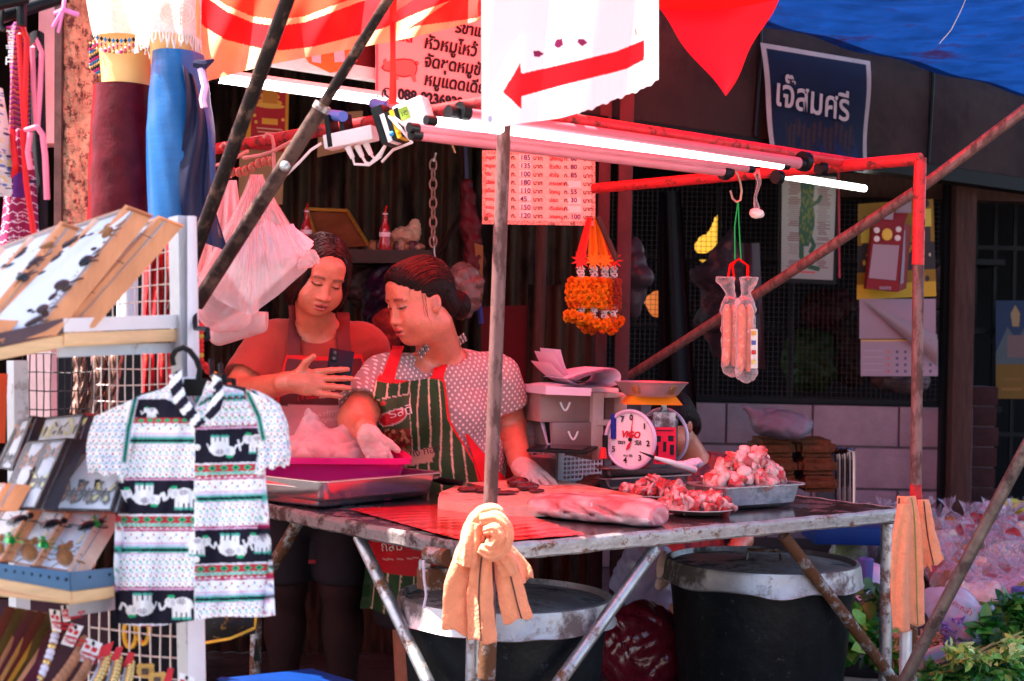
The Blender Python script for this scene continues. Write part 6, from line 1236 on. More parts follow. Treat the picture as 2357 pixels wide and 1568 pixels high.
butterfly(oc, fc, tc3, .25, .3, .027, BC[0], BC[5]);butterfly(oc, fc, tc3, .73, .2, .024, BC[3], BC[0]);butterfly(oc, fc, tc3, .73, .62, .03, BC[1], BC[2]);butterfly(oc, fc, tc3, .28, .72, .025, BC[3], BC[1])
od, fd_, td=case('white case with a row of three dark butterflies beside the hanging shirt', [(190, 1044), (300, 1040), (258, 1178), (94, 1174)], 2.52, 2.42, tv2, BWD, 1)
for i, u in enumerate((.26, .5, .76)):butterfly(od, fd_, td, u, .72, .031, (BC[5], BC[1], BC[1])[i], (BC[0], BC[3], BC[2])[i], -.1)
butterfly(od, fd_, td, .5, .22, .022, BC[1], BC[3])
for lab, q, r_ in (('wooden case with a furry scorpion and green beetle, leftmost of the lower row', [(7, 1170), (72, 1168), (0, 1292), (-74, 1290)], OW), ('wooden case with a tan scorpion and dark beetle, middle of the lower row', [(84, 1174), (154, 1179), (77, 1304), (4, 1292)], OW), ('wooden case with a rough side, scorpion and green beetle, right of the lower row', [(155, 1179), (241, 1179), (156, 1316), (78, 1304)], RTW)):
    x0=q[0][0];dd0=2.40+x0*.0003;o, f_, t_=case(lab, q, dd0+.06, dd0-.09, (.026 if r_ is RTW else (.012 if x0<50 else .004), .03, -.006), RWD, 1, .004, right=r_)
    beetle(o, f_, t_, .62, .80, .014, BTT, .5, 1.9);beetle(o, f_, t_, .52, .62, .009, BTT, 0, 1.2);beetle(o, f_, t_, .72, .25, .013, BTD, -.8);beetle(o, f_, t_, .86, .62 if x0<100 else .2, .010, BTG, .4, 1.6);MB().tube([f_(.72, .55)+t_*.12, f_(.78, .40)+t_*.12], .003, 6).build('pale_claw', M('claw_cream', (.66, .52, .26), .5, 0, .1), o)
oh, fh, th_=case('wooden case cut off by the left edge above the lower row', [(-40, 1112), (18, 1112), (-18, 1172), (-80, 1172)], 2.36, 2.28, (.030, .026, -.006), OW, 1)
# goods hanging behind the rack grid
LEA=M('bumpy_leather', (.20, .10, .075), .35, 0, .45, 14, bump=2., bscale=38, coat=.3)
for i, (x, w_) in enumerate(((180, 34), (222, 38), (262, 34))):
    MB().grid(lambda u, v:P(x-w_/2+w_*u+6*math.sin(v*4+i), 815+150*v, 3.05-.03*math.sin(math.pi*u)+.006*math.sin(v*26+3*math.sin(u*9))), 24, 40).build('leather_belt', LEA, label='bumpy brown leather strap hanging behind the wire panel, %s of three'%('left', 'middle', 'right')[i], cat='leather strap', group='leather straps behind the rack')
RTX=M('red_gold_textile', (.42, .015, .02), .7, 0, .2, 8, rust=(.50, .26, .05), rust_amt=.14, rust_scale=40, bump=.5)
for i, (x, w_, y0, y1) in enumerate(((352, 46, 560, 740), (392, 22, 545, 740), (340, 30, 812, 960), (378, 34, 812, 960))):
    MB().grid(lambda u, v:P(x-w_/2+w_*u, y0+(y1-y0)*v, 3.1-.03*math.sin(math.pi*u)+.012*math.sin(u*12+v*4)), 16, 24).build('red_textile', RTX, label='red and gold textile hanging behind the wire panel, %s'%('upper wide one', 'upper narrow one by the post', 'lower left one', 'lower right one')[i], cat='textile', group='red textiles behind the rack')
MB().grid(lambda u, v:P(268+50*u, 640+105*v, 3.2-.02*math.sin(3*u)), 6, 8).build('pale_cloth', M('pale_blue_cloth', (.42, .46, .56), .7, 0, .1), label='pale blue cloth scrap behind the upper wire panel', cat='cloth')
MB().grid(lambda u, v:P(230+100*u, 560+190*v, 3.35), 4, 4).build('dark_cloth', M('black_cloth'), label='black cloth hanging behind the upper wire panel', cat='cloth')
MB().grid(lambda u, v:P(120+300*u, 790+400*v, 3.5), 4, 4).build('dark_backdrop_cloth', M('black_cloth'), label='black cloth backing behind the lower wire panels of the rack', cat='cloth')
MB().grid(lambda u, v:P(-30+48*u-6*v, 860+160*v, 2.7-.02*math.sin(u*4)), 6, 8).build('orange_cloth', M('orange_cloth', (.72, .10, .03), .8, 0, .1), label='orange cloth at the left edge beside the black butterfly case', cat='cloth')
MB().hexa([P(62, 985, 3.2), P(118, 985, 3.2), P(118, 800, 3.2), P(62, 800, 3.2)], (0, .05, 0)).build('pink_post', M('pale_pink_wood', (.66, .42, .42), .7, 0, .2, 7), label='pale pink board behind the dark wire panel', cat='board')
# red gold tassel ornament and hooks on the post
orn=thing('tassel_ornament', 'red and gold tassel ornament hanging at the rack post beside the shirt', 'ornament', tuple(P(480, 900, 2.7)))
for k in range(13):x=459+(0 if k<8 else (k-7)*11);MB().sphere(P(x, 752+11*k+(0 if k<8 else 2), 2.68), (.0085, .008, .0075), 8, 6).build('bead', GOLDB if False else M('ornament_gold', (.62, .32, .04), .3, .6, .2) if k%4==2 else M('ornament_red', (.62, .02, .015), .5, 0, .2, 60, bump=.8), orn)
hk=thing('rack_hook', 'black plastic hooks clipped on the rack post', 'hook', tuple(P(470, 740, 2.62)))
for (x0, y0) in ((448, 720), (486, 828), (508, 838)):MB().tube([P(x0, y0, 2.62), P(x0+2, y0+36, 2.6), P(x0+30, y0+38, 2.55), P(x0+32, y0+58, 2.55), P(x0+22, y0+62, 2.55)], .0045, 8).build('hook_arm', BLACK, hk)
# ------------------------------------------------------------------ elephant print shirt on a hanger
SH_D=2.46
cv=Canvas(190, 840, 670, 1460, 400, 516, (.90, .89, .93));BK=(.012, .010, .022);MG=(.42, .01, .09);TL_=(.06, .42, .32);GRN2=(.02, .40, .18);RD2=(.52, .03, .05);PK2=(.72, .42, .62);LB_=(.50, .55, .74)
def flower(x, y, s, k):
    cv.ell(x, y, 2.2*s, 3*s, MG);cv.ell(x+7*s, y+6*s, 1.6*s, 3.6*s, GRN2, .6);cv.ell(x-8*s, y+5*s, 1.4*s, 3.2*s, TL_, -.6);cv.ell(x+3*s, y-9*s, 3.4*s, 3.4*s, LB_);cv.ell(x-5*s, y-6*s, 1.6*s, 1.6*s, RD2)
def elephant(x, y, s, flip=1, up=1):
    W_=(.84, .82, .84);e=lambda dx, dy, rx, ry, c_=W_:cv.ell(x+flip*dx*s, y+up*dy*s, rx*s, ry*s, c_)
    e(0, -4, 19, 14);e(21, -9, 10, 10)
    for lx in (-12, -3, 7, 15):cv.line([(x+flip*lx*s, y), (x+flip*lx*s, y+up*19*s)], 6.5*s, W_);e(lx, 20, 4.5, 2.4, TL_)
    cv.line([(x+flip*27*s, y-up*8*s), (x+flip*33*s, y+up*2*s), (x+flip*38*s, y+up*4*s), (x+flip*41*s, y-up*6*s)], 4.2*s, W_);cv.line([(x-flip*18*s, y-up*6*s), (x-flip*23*s, y+up*6*s)], 2*s, W_)
    e(20, -19, 7, 3, GRN2);e(2, -10, 8, 6, (.30, .26, .34));
    for k in range(9):e(-3+5*(k%3), -14+4*(k//3), 1.5, 1.2)
    e(17, -8, 4, 6, (.62, .60, .68));e(26, -12, 1, 1, BK)
def bands(x0, x1, y0, slope=0.):
    m0=(cv.X>=x0)&(cv.X<=x1)
    def band(a, b, col, per=None):cv.put(m0&(cv.Y-slope*(cv.X-x0)>=y0+a)&(cv.Y-slope*(cv.X-x0)<=y0+b), col)
    band(0, 78, BK);band(-4, 0, PK2);band(-7, -4, MG);band(78, 82, (.8, .78, .86))
    yy=cv.Y-slope*(cv.X-x0)-y0
    band(82, 98, RD2);ph=np.abs(((cv.X-x0)/27.)%1-.5)*27;dia=m0&(ph/11+np.abs(yy-90)/7.5<1);cv.put(dia, GRN2);cv.put(m0&(ph/4+np.abs(yy-90)/3<1), BK)
    cv.put(m0&(yy>98)&(yy<110), TL_);cv.put(m0&(yy>98)&(yy<110)&(((cv.X*.5+yy)%6)<2), (.7, .8, .8));cv.put(m0&(yy>106)&(yy<112+4*np.sin(cv.X*.42)), RD2);band(112, 114, PK2);band(114, 117, MG)
    for k in range(int((x1-x0)/13)):
        X_=x0+8+13*k;Y_=y0+128+(5 if k%2 else -3)+slope*(X_-x0);cv.ell(X_, Y_, 2.2, 2.6, (MG, (.10, .06, .25), RD2)[k%3]);cv.ell(X_+5, Y_+7, 1.5, 1.2, LB_);cv.ell(X_-4, Y_+5, 1.1, 1.4, TL_)
    band(143, 146, PK2);band(148, 153, LB_);band(153, 157, TL_);band(157, 163, BK);band(163, 167, TL_);band(168, 170, PK2)
    r2=np.random.default_rng(int(x0+y0+1000))
    for row in range(4):
        for k in range(int((x1-x0)/15)+1):X_=x0+6+15*k+7*(row%2);flower(X_, y0+182+19*row+slope*(X_-x0), .82+.12*((k+row)%2), k)
    cv.put(m0&(yy>246)&(yy<249), MG)
for k in (-2, -1, 0, 1):bands(190, 448, 1106+k*252-(0 if k<1 else 0))
for k in (-1, 0, 1):bands(449, 670, 989+k*231, -.03)
cv.rect(190, 840, 449, 975, (.80, .79, .86));
for j in range(7):
    for k in range(34):flower(195+14.5*k+7*(j%2), 862+19*j, .66, k)
cv.poly([(300, 920), (380, 918), (440, 940), (450, 975), (300, 960)], BK);elephant(350, 950, .62, -1);cv.rect(290, 962, 449, 974, RD2)
for k in range(8):cv.poly([(296+20*k, 968), (305+20*k, 963), (314+20*k, 968), (305+20*k, 973)], GRN2)
for (x, y, s, fl, up) in ((330, 1140, 1.25, 1, -1), (425, 1146, 1.25, -1, 1), (270, 1146, 1.1, 1, 1), (330, 1394, 1.3, -1, -1), (420, 1398, 1.3, -1, 1), (505, 1028, 1.2, 1, -1), (594, 1020, 1.1, -1, 1), (452, 1256, 1.1, 1, 1), (528, 1256, 1.3, 1, -1), (606, 1250, 1.1, -1, 1)):elephant(x, y, s, fl, up)
for pts, tr in (([(190, 900), (316, 905), (296, 985), (284, 1112), (190, 1112)], [(312, 915), (296, 985), (286, 1060)]), ([(566, 890), (670, 890), (670, 1100), (586, 1092), (598, 1020), (590, 950)], [(570, 905), (596, 960), (606, 1010)])):
    cv.poly(pts, (.90, .89, .93));r2=np.random.default_rng(5)
    for row in range(12):
        for k in range(8):
            X_=(200 if pts[0][0]<300 else 572)+15*k+7*(row%2);Y_=925+15*row
            if (pts[0][0]<300 and X_<288) or (pts[0][0]>300 and X_>596):flower(X_, Y_, .95, k)
    cv.line(tr, 15, PK2);cv.line(tr, 11, TL_);cv.line(tr, 4, BK)
SHM=vm('shirt_print', rough=.8, var=.04, scale=12, translucent=.08, bump=.25, bscale=60)
shirt=thing('elephant_shirt', 'short sleeved white shirt printed with elephant bands on a black hanger', 'shirt', tuple(P(440, 1440, SH_D)))
YB=[905, 960, 1010, 1060, 1110, 1180, 1300, 1430];XL=[318, 296, 284, 278, 272, 266, 262, 266];XR=[562, 588, 604, 610, 612, 618, 628, 634]
def body(u, v, back=0):
    s=2*u-1;y_top=np.interp(u, [0, .22, .40, .56, .74, 1], [912, 896, 868, 868, 884, 900]);bot=1434+8*math.sin(u*8)-26*max(0, u-.5)*2
    y=y_top+(bot-y_top)*v;x=np.interp(y, YB, XL)+(np.interp(y, YB, XR)-np.interp(y, YB, XL))*u
    nk=math.exp(-((u-.47)/.13)**2)*math.exp(-v/.10)
    fold=.011*math.sin(u*19+v*5+2*math.sin(v*3))*(.15+v)+.005*math.sin(u*43+v*13+1)*(.3+v)+.006*math.sin(v*17-u*6)*(1-v)
    dz=.034*(1-s*s)+fold
    return P(x, y, SH_D+(dz if back else -dz)+.03*nk*(0 if back else 1)), x, y
def shirt_part(nm, fn, nu, nv, col=None):
    m=MB();cs=[]
    for j in range(nv+1):
        for i in range(nu+1):p, x, y=fn(i/nu, j/nv);m.v.append(tuple(p));cs.append((x, y))
    for j in range(nv):
        for i in range(nu):
            a=j*(nu+1)+i;m.f.append((a, a+1, a+nu+2, a+nu+1))
    me=m.mesh(nm);cs=np.array(cs);setcol(me, cv.at(cs[:, 0], cs[:, 1]));o=link(nm, me, SHM, shirt, auto=0);return o
# front left, front right (open neck V), back
def fl_(u, v):
    p, x, y=body(u*.505, v);vneck=max(0, (u-.62)/.38)*max(0, 1-v/.16);p=p+Vector((-.018*vneck, .008*vneck, -.03*vneck*u));return p, x, y
def fr_(u, v):
    p, x, y=body(.495+u*.505, v);vneck=max(0, (.32-u)/.32)*max(0, 1-v/.16);p=p+Vector((.018*vneck, .008*vneck, -.03*vneck));p.y-=.003;return p, x, y
shirt_part('front_panel', fl_, 150, 330);shirt_part('front_panel', fr_, 150, 330)
def bk_f(u, v):p, x, y=body(u, v, 1);p.z+=0;return p, x, y
shirt_part('back_panel', bk_f, 60, 60)
def sleeve(side):
    def fn(u, v):
        if side<0:
            a, b, c_, d_=(322, 912), (218, 958), (204, 1088), (292, 1098);
        else:a, b, c_, d_=(566, 896), (636, 934), (656, 1074), (590, 1082)
        x=(a[0]*(1-v)+d_[0]*v)*(1-u)+(b[0]*(1-v)+c_[0]*v)*u;y=(a[1]*(1-v)+d_[1]*v)*(1-u)+(b[1]*(1-v)+c_[1]*v)*u
        x+=side*12*math.sin(math.pi*v)*u;y+=4*math.sin(u*14)*v;bul=.026*math.sin(math.pi*min(1, max(0, .12+u*.76)))
        return P(x, y, SH_D-bul-.009*math.sin(u*15+5*v)*v-.006*math.sin(v*13+u*4)-.004), x, y
    shirt_part('sleeve', fn, 60, 110)
    def fnb(u, v):p, x, y=fn(u, v);p.y=SH_D+.03;return p, x, y
    shirt_part('sleeve_back', fnb, 30, 30)
sleeve(-1);sleeve(1)
# collar and dark inside hem, buttons
COLM=M('black_collar', BK, .8, 0, .1)
cvs=cv;cv=Canvas(380, 850, 560, 1010, 120, 100, (.84, .82, .88));cv.put(((cv.X+cv.Y)%46)<26, BK);
for k in range(6):elephant(400+26*k, 868+(k%2)*30, .42, 1 if k%2 else -1);
def collar(side):
    def fn(u, v):
        if side<0:a, b=(404, 856), (462, 980);w0=30
        else:a, b=(496, 864), (480, 965);w0=26
        x=a[0]+(b[0]-a[0])*v+(u-.5)*w0*(1-.2*v)+(-18 if side<0 else 14)*math.sin(math.pi*v);y=a[1]+(b[1]-a[1])*v+(u-.5)*(16 if side>0 else -16);return P(x, y, SH_D-.045-.006*math.sin(math.pi*u)-.02*v), x, y
    shirt_part('collar', fn, 24, 50)
collar(-1);collar(1);cv=cvs
for (x, y) in ((452, 1288), (452, 1130), (454, 1030)):MB().sphere(P(x, y, SH_D-.05), (.0055, .0025, .0055), 12, 6).build('button', WHITEP, shirt)
hgr=thing('clothes_hanger', 'black plastic clothes hanger carrying the elephant shirt', 'hanger', tuple(P(432, 870, SH_D)))
MB().poly([P(x, y, SH_D-.012) for x, y in ((424, 872), (478, 872), (486, 902), (482, 912), (424, 912), (418, 898))], (0, .008, 0)).build('plate', BLACK, hgr)
MB().tube([P(456, 876, SH_D-.008), P(460, 850, SH_D-.008), P(452, 828, SH_D-.008), P(437, 808, SH_D-.008), P(422, 800, SH_D-.008), P(405, 806, SH_D-.008), P(396, 822, SH_D-.008), P(399, 842, SH_D-.008)], .005, 10).build('hook', BLACK, hgr)
MB().tube([P(430, 892, SH_D), P(360, 905, SH_D), P(320, 915, SH_D)], .006, 8).tube([P(470, 890, SH_D), P(530, 894, SH_D), P(565, 900, SH_D)], .006, 8).build('arm', BLACK, hgr, kind='stuff')
# small black gold purse under the shirt
pu=thing('embroidered_purse', 'small black purse with gold embroidery and tassel hanging below the shirt', 'purse', tuple(P(540, 1480, 2.7)))
MB().grid(lambda u, v:P(470+118*u, 1405+74*v-20*u*v, 2.72-.03*math.sin(math.pi*u)*math.sin(math.pi*v)), 14, 10).build('pouch', M('black_embroidered', (.012, .01, .012), .7, 0, .2, rust=(.42, .20, .04), rust_amt=.2, rust_scale=45), pu)
MB().tube([P(474, 1480, 2.7), P(530, 1470, 2.68), P(586, 1446, 2.7), P(590, 1410, 2.7)], .0028, 6).build('gold_piping', M('ornament_gold'), pu)
for k in range(9):MB().tube([P(590, 1470, 2.7), P(584+2.2*k, 1520+3*(k%3), 2.7)], .0012, 4).build('tassel_thread', BLACK, pu)
# ------------------------------------------------------------------ bracelets and hang cards at the bottom left
CRD=M('hang_card', (.76, .72, .74), .6, 0, .04);CRR=M('red_card', (.50, .02, .035), .35, 0, .1);GLDB=M('gold_bead', (.75, .48, .18), .25, .8, .1);WBD=M('white_bead', (.74, .68, .80), .3, 0, .1);BWB=M('bamboo_bead', (.45, .19, .10), .5, 0, .3, 30)
PKG=[M('cello_dark_red', (.08, .005, .012), .15, 0, .4, 9, coat=.6), M('cello_olive', (.045, .03, .008), .15, 0, .5, 12, coat=.7), M('cello_plum', (.06, .005, .025), .15, 0, .4, 9, coat=.6)]
for i in range(6):
    x0=-90+24*i;y0=1610-4*i;x1, y1=x0+105, y0-215+8*i
    o=thing('cello_packet', ('dark red', 'olive brown', 'plum')[i%3]+' cellophane packet in the slanted row at bottom left, %s'%('first', 'second', 'third', 'fourth', 'fifth', 'sixth', 'seventh', 'eighth')[i]+' from left', 'packet', tuple(P(x0, y0, 2.3)), 'cellophane packets in the bottom row')
    MB().hexa([P(x0, y0, 2.30), P(x0+22, y0+6, 2.30), P(x1+20, y1+8, 2.48), P(x1, y1, 2.48)], (.01, .012, -.004)).build('wrapper', PKG[i%3], o)
    if i>1:MB().hexa([P(x0+8, y0-20, 2.305), P(x0+15, y0-14, 2.305), P(x1-27, y1+70, 2.42), P(x1-34, y1+60, 2.42)], (0, -.002, 0)).build('bead_row', (GLDB, M('ornament_gold'), BWB)[i%3], o)
for i, (xa, ya, xb, yb, mt, lab) in enumerate(((70, 1600, 128, 1452, WBD, 'white and gold bead bracelet hanging left in the bottom row'), (100, 1610, 192, 1478, BWB, 'brown bamboo bead bracelet beside the white one'), (140, 1620, 214, 1500, BWB, 'brown bamboo bracelet lower right of the first bamboo one'), (185, 1610, 238, 1510, GLDB, 'gold bead bracelet on a white card, leftmost gold one'), (225, 1620, 262, 1516, GLDB, 'gold bead bracelet on a white card, middle gold one'), (262, 1620, 290, 1526, GLDB, 'gold bead bracelet on a white card, rightmost gold one'))):
    o=thing('bracelet', lab, 'bracelet', tuple(P(xa, ya, 2.35)), 'bracelets in the bottom row');n_=13
    if mt is GLDB:MB().grid(lambda u, v:P(xb-2+22*u+(xa-xb)*v+18*v*(1-v), yb-6+8*u+(ya-yb)*v, 2.44-.12*v), 3, 10).build('card_strip', CRD, o)
    for k in range(n_):t=k/(n_-1);MB().sphere(P(xa+(xb-xa)*t+8*math.sin(t*3)+(10 if mt is GLDB else 0), ya+(yb-ya)*t, 2.325+.10*t-(.012 if mt is GLDB else 0)), (.0075, .0075, .0075) if mt is not BWB else (.0075, .0075, .012), 8, 5).build('bead', mt if k%3 or mt is BWB else GLDB, o)
for i, (q, red, lab) in enumerate((([(113, 1402), (138, 1406), (140, 1456), (120, 1450)], 1, 'narrow white hang card with red marks, leftmost of the cards'), ([(140, 1395), (158, 1392), (162, 1430), (146, 1432)], 1, 'small pale hang card half hidden under the blue shelf edge'), ([(163, 1434), (192, 1442), (168, 1490), (140, 1482)], 1, 'white hang card with red lettering over the bamboo bracelets'), ([(200, 1468), (236, 1482), (212, 1532), (176, 1518)], 1, 'broad white hang card with red lettering, middle of the row'), ([(232, 1488), (262, 1476), (252, 1508), (224, 1516)], 2, 'shiny red header card over the leftmost gold bracelet'), ([(268, 1490), (284, 1488), (272, 1524), (254, 1520)], 2, 'shiny red header card over the middle gold bracelet'), ([(296, 1500), (310, 1504), (300, 1540), (282, 1534)], 2, 'shiny red header card over the rightmost gold bracelet'), ([(388, 1536), (400, 1540), (392, 1580), (374, 1574)], 2, 'shiny red header card beside the wooden bear tags'), ([(414, 1548), (448, 1560), (440, 1610), (404, 1600)], 1, 'white hang card with a red mark at the bottom of the rack post'))):
    o=thing('hang_card', lab, 'card', tuple(P(*q[2], 2.42)), 'hang cards in the bottom row');pts=[P(x, y, 2.40) for x, y in q];fb2=bil(pts)
    b2=MB().hexa(pts[::-1], (0, .001, 0)).build('card', CRD if red==1 else CRR, o)
    if red==1:
        for (u0, v0, u1, v1) in ((.12, .25, .42, .42), (.55, .25, .88, .45)):MB().add([fb2(u0, v0)+Vector((0, -.001, 0)), fb2(u1, v0)+Vector((0, -.001, 0)), fb2(u1, v1)+Vector((0, -.001, 0)), fb2(u0, v1)+Vector((0, -.001, 0))], [(0, 1, 2, 3)]).build('red_mark', CRR, b2)
        xd=pts[1]-pts[0];text('HAND-MADE', fb2(.10, .66), xd, pts[0]-pts[3], .0062, RINK, b2, bold=.0002);text('Thailand', fb2(.14, .88), xd, pts[0]-pts[3], .0088, RINK, b2)
        MB().sphere(fb2(.5, .12)+Vector((0, -.001, 0)), (.0028, .001, .004), 8, 5).build('punch_hole', BLACK, b2)
for i, (x, y) in enumerate(((334, 1545), (362, 1565))):
    o=thing('bear_tag', '%s of the two flat wooden bear shaped tags on the wire panel'%('left', 'right')[i], 'tag', tuple(P(x, y, 2.45)), 'wooden bear tags')
    m=MB();m.poly([P(x+20*math.cos(a)*(1.0+.28*(abs(a-.9)<.35)+.28*(abs(a-2.3)<.35)), y-16*math.sin(a)*(1.0+.3*(abs(a-.9)<.35)+.3*(abs(a-2.3)<.35)), 2.45-.01*i) for a in np.linspace(0, 6.28, 40, endpoint=False)], (0, .004, 0));m.build('board', M('plywood', (.62, .36, .10), .6, 0, .12), o)
    MB().hexa([P(x-8, y+8, 2.448-.01*i), P(x+8, y+8, 2.448-.01*i), P(x+8, y-6, 2.448-.01*i), P(x-8, y-6, 2.448-.01*i)], (0, -.001, 0)).build('dark_mark', BTL, o)
for i, x in enumerate((330, 300)):MB().tube([P(x+14*math.cos(a), 1450+8*i+32*math.sin(a), 2.68) for a in np.linspace(0, 6.28, 16, endpoint=False)], .005, 6, closed=True).build('gold_bangle', M('ornament_gold'), label='%s gold bangle hanging behind the lower wire panel'%('right', 'left')[i], cat='bangle')
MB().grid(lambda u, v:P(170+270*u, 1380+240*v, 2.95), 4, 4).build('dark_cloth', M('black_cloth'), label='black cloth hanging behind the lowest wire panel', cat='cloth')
MB().grid(lambda u, v:P(-80+330*u, 1380+260*v, 2.85), 4, 4).build('dark_cloth', M('plum_cloth', (.035, .012, .02), .8, 0, .3), label='dark plum cloth behind the cellophane packets', cat='cloth')
# ------------------------------------------------------------------ half mannequins with lace tops and skirts
MSK=M('mannequin_skin', (.80, .44, .16), .35, 0, .04, 4, coat=.2)
LACE=M('cream_lace', (.82, .72, .64), .85, 0, .12, 30, bump=1.2, bscale=110, translucent=.35);LACE2=M('white_lace', (.84, .78, .76), .85, 0, .10, 30, bump=1.2, bscale=110, translucent=.35)
def tubecloth(fn_c, fn_rx, ry, d, y0, y1, nu=80, nv=90, fold=lambda a, v:0., zig=0.):
    def g_(u, v):
        a=u*2*math.pi;y=y0+(y1-y0)*v+zig*math.sin(a*9)*(v>.985);k=1+fold(a, v)
        p=P(fn_c(v), y, d);px=fn_rx(v)/F*d;return p+Vector((px*math.cos(a)*k, -ry*math.sin(a)*k, 0))
    m=MB();m.grid(g_, nu, nv);return m, g_
MD1, MD2=3.45, 3.32
m1=thing('half_mannequin', 'half mannequin in a cream bead trimmed top and maroon brocade skirt', 'mannequin', tuple(P(290, 505, MD1)))
m, g_=tubecloth(lambda v:296, lambda v:68+12*math.cos(v*3), .075, MD1, -80, 260, 48, 30);m.build('torso', MSK, m1)
m, g_=tubecloth(lambda v:290+6*v, lambda v:92-16*v**2, .098, MD1, -60, 96, 80, 40, lambda a, v:.02*math.sin(a*11+v*3)*(1-v));m.build('lace_top', LACE, m1)
for k in range(14):
    x=215+9.2*k;yy=82+12*math.sin(math.pi*(k+1)/15);dd_=MD1-.1*math.sin(math.pi*(k+1.5)/16)-.008
    if x<335:MB().poly([P(x+4.4, yy, dd_), P(x, yy-6, dd_), P(x-4.4, yy, dd_), P(x, yy+6, dd_)], (0, .002, 0)).build('trim_diamond', M('trim_blue', (.02, .16, .36), .5, 0, 0) if k%2 else BLACK, m1)
    if x<335:
        for j in range(4):MB().sphere(P(x, yy+11+5*j, dd_), .0028 if j<3 else .0042, 7, 5).build('trim_bead', (GLDB, WBD, M('pink_bead', (.45, .02, .16), .25, 0, .1), M('amber_bead'))[(j+k)%4], m1)
for k in range(5):
    for j in range(9):MB().sphere(P(208+5*k, 100+7*j+4*k, MD1-.02), .0034, 7, 5).build('trim_bead', (GLDB, BTD, M('pink_bead'), M('trim_blue'))[(j+k)%4], m1)
MSM=M('maroon_brocade', (.085, .003, .008), .38, 0, .3, 26, bump=.7, bscale=30)
m, g_=tubecloth(lambda v:290-4*v, lambda v:70+12*math.sin(min(1, v*1.6)*1.57), .085, MD1, 202, 560, 96, 90, lambda a, v:.012*math.sin(a*5+v*6)*v+.010*math.sin(a*9+v*15)*(.3+v)+.006*math.sin(a*3-v*22));m.build('skirt', MSM, m1)
m2=thing('half_mannequin', 'half mannequin in a fringed white lace top and bright blue satin skirt', 'mannequin', tuple(P(430, 560, MD2)))
m, g_=tubecloth(lambda v:402, lambda v:56+6*math.cos(v*3), .06, MD2, -80, 240, 48, 24);m.build('torso', MSK, m2)
m, g_=tubecloth(lambda v:388, lambda v:76-6*v, .085, MD2, -60, 92, 80, 40, lambda a, v:.02*math.sin(a*9+v*4));m.build('lace_top', LACE2, m2)
m=MB()
for k in range(60):
    a=k/60*6.283;p=g_(k/60, .98);m.tube([p, p+Vector((.002*math.sin(k), -.002, -.016)), p+Vector((.004*math.sin(k*3), -.002, -.030-.008*math.sin(k*7)))], .0022, 4)
m.build('fringe', LACE2, m2, kind='stuff')
for (x, y) in ((345, 28), (425, 32), (388, 26)):
    for r_ in (24, 16, 8):MB().tube([P(x+r_*.9*math.cos(a), y+r_*math.sin(a), MD2-.088+abs(x-388)*.0006) for a in np.linspace(0, 6.28, 20, endpoint=False)], .0014, 4, closed=True).build('crochet_ring', LACE, m2)
BLS_=M('blue_satin', (.002, .085, .27), .28, 0, .12, 14, bump=.3, bscale=120, spec=.4, stretch=(1, 1, 6))
m, g_=tubecloth(lambda v:412+8*v, lambda v:58+18*min(1, v*2.2), .085, MD2, 128, 512, 110, 110, lambda a, v:.02*math.sin(a*4+v*5)*(.4+v)+.018*math.sin(a*3-v*26)*max(0, 1-v*1.8)+.010*math.sin(a*11+v*10));m.build('skirt', BLS_, m2)
NVY=M('navy_satin', (.006, .006, .035), .35, 0, .3, 9, sheen=.2)
m=MB();m.grid(lambda u, v:P(420+30*u+70*v*u**.6+8*math.sin(v*7), 150+30*u+400*v, MD2-.092+.04*u-.008*math.sin(u*10+v*9)), 24, 50);m.build('wrap_panel', NVY, m2)
MB().tube([P(446, 146, MD2-.09), P(470, 150, MD2-.09), P(492, 138, MD2-.08)], [.008, .012, .003], 8).build('tie_end', NVY, m2);MB().tube([P(462, 160, MD2-.09), P(472, 200, MD2-.1), P(466, 230, MD2-.1), P(470, 248, MD2-.1)], .008, 7).build('lilac_tie', M('lilac_cord', (.62, .45, .66), .7, 0, .1, bump=.6), m2)
MB().grid(lambda u, v:P(428+70*u+14*v, 515+40*v-8*u, MD2-.08+.03*u), 10, 4).build('brown_hem', M('brown_hem', (.10, .03, .02), .7, 0, .2, rust=(.4, .2, .2), rust_amt=.1), m2)
# ------------------------------------------------------------------ hanging textiles at far left
def strip_thing(nm, lab, q, d, cvp, mt=None):
    fb3=bil([P(*p, d) for p in q]);o=sheet(nm, cvp, lambda u, v:fb3(u, v)+Vector((0, .015*math.sin(u*6+v*3)-.02*math.sin(math.pi*u), 0)), vm('textile_print', rough=.8, var=.1, scale=30, bump=.4, bscale=90), label=lab, cat='textile', group='bags and textiles hanging at the far left');return o
def zig(cvp, cols, per, r_):
    for i, c_ in enumerate(cols):cvp.put((np.abs(((cvp.Y+per*.6*np.abs(((cvp.X/per)%1)-.5))/per+i/len(cols))%1-.5)<.16), c_)
    for k in range(120):cvp.ell(RNG.uniform(cvp.b[0], cvp.b[2]), RNG.uniform(cvp.b[1], cvp.b[3]), r_*RNG.uniform(.4, 1), r_*RNG.uniform(.4, 1), cols[RNG.integers(len(cols))])
c1=Canvas(0, 0, 46, 260, 60, 200, (.14, .015, .09));zig(c1, [(.42, .03, .05), (.22, .03, .28), (.52, .16, .03), (.05, .02, .10)], 12, 3);o=strip_thing('patterned_bag', 'purple and red patterned cloth bag loop at the upper left edge', [(14, 60), (62, 56), (66, 300), (22, 305)], 2.95, c1)
text('Thailand', P(30, 150, 2.90), (0, 0, 1), (-1, 0, 0), .020, CRD, o, bold=.0004)
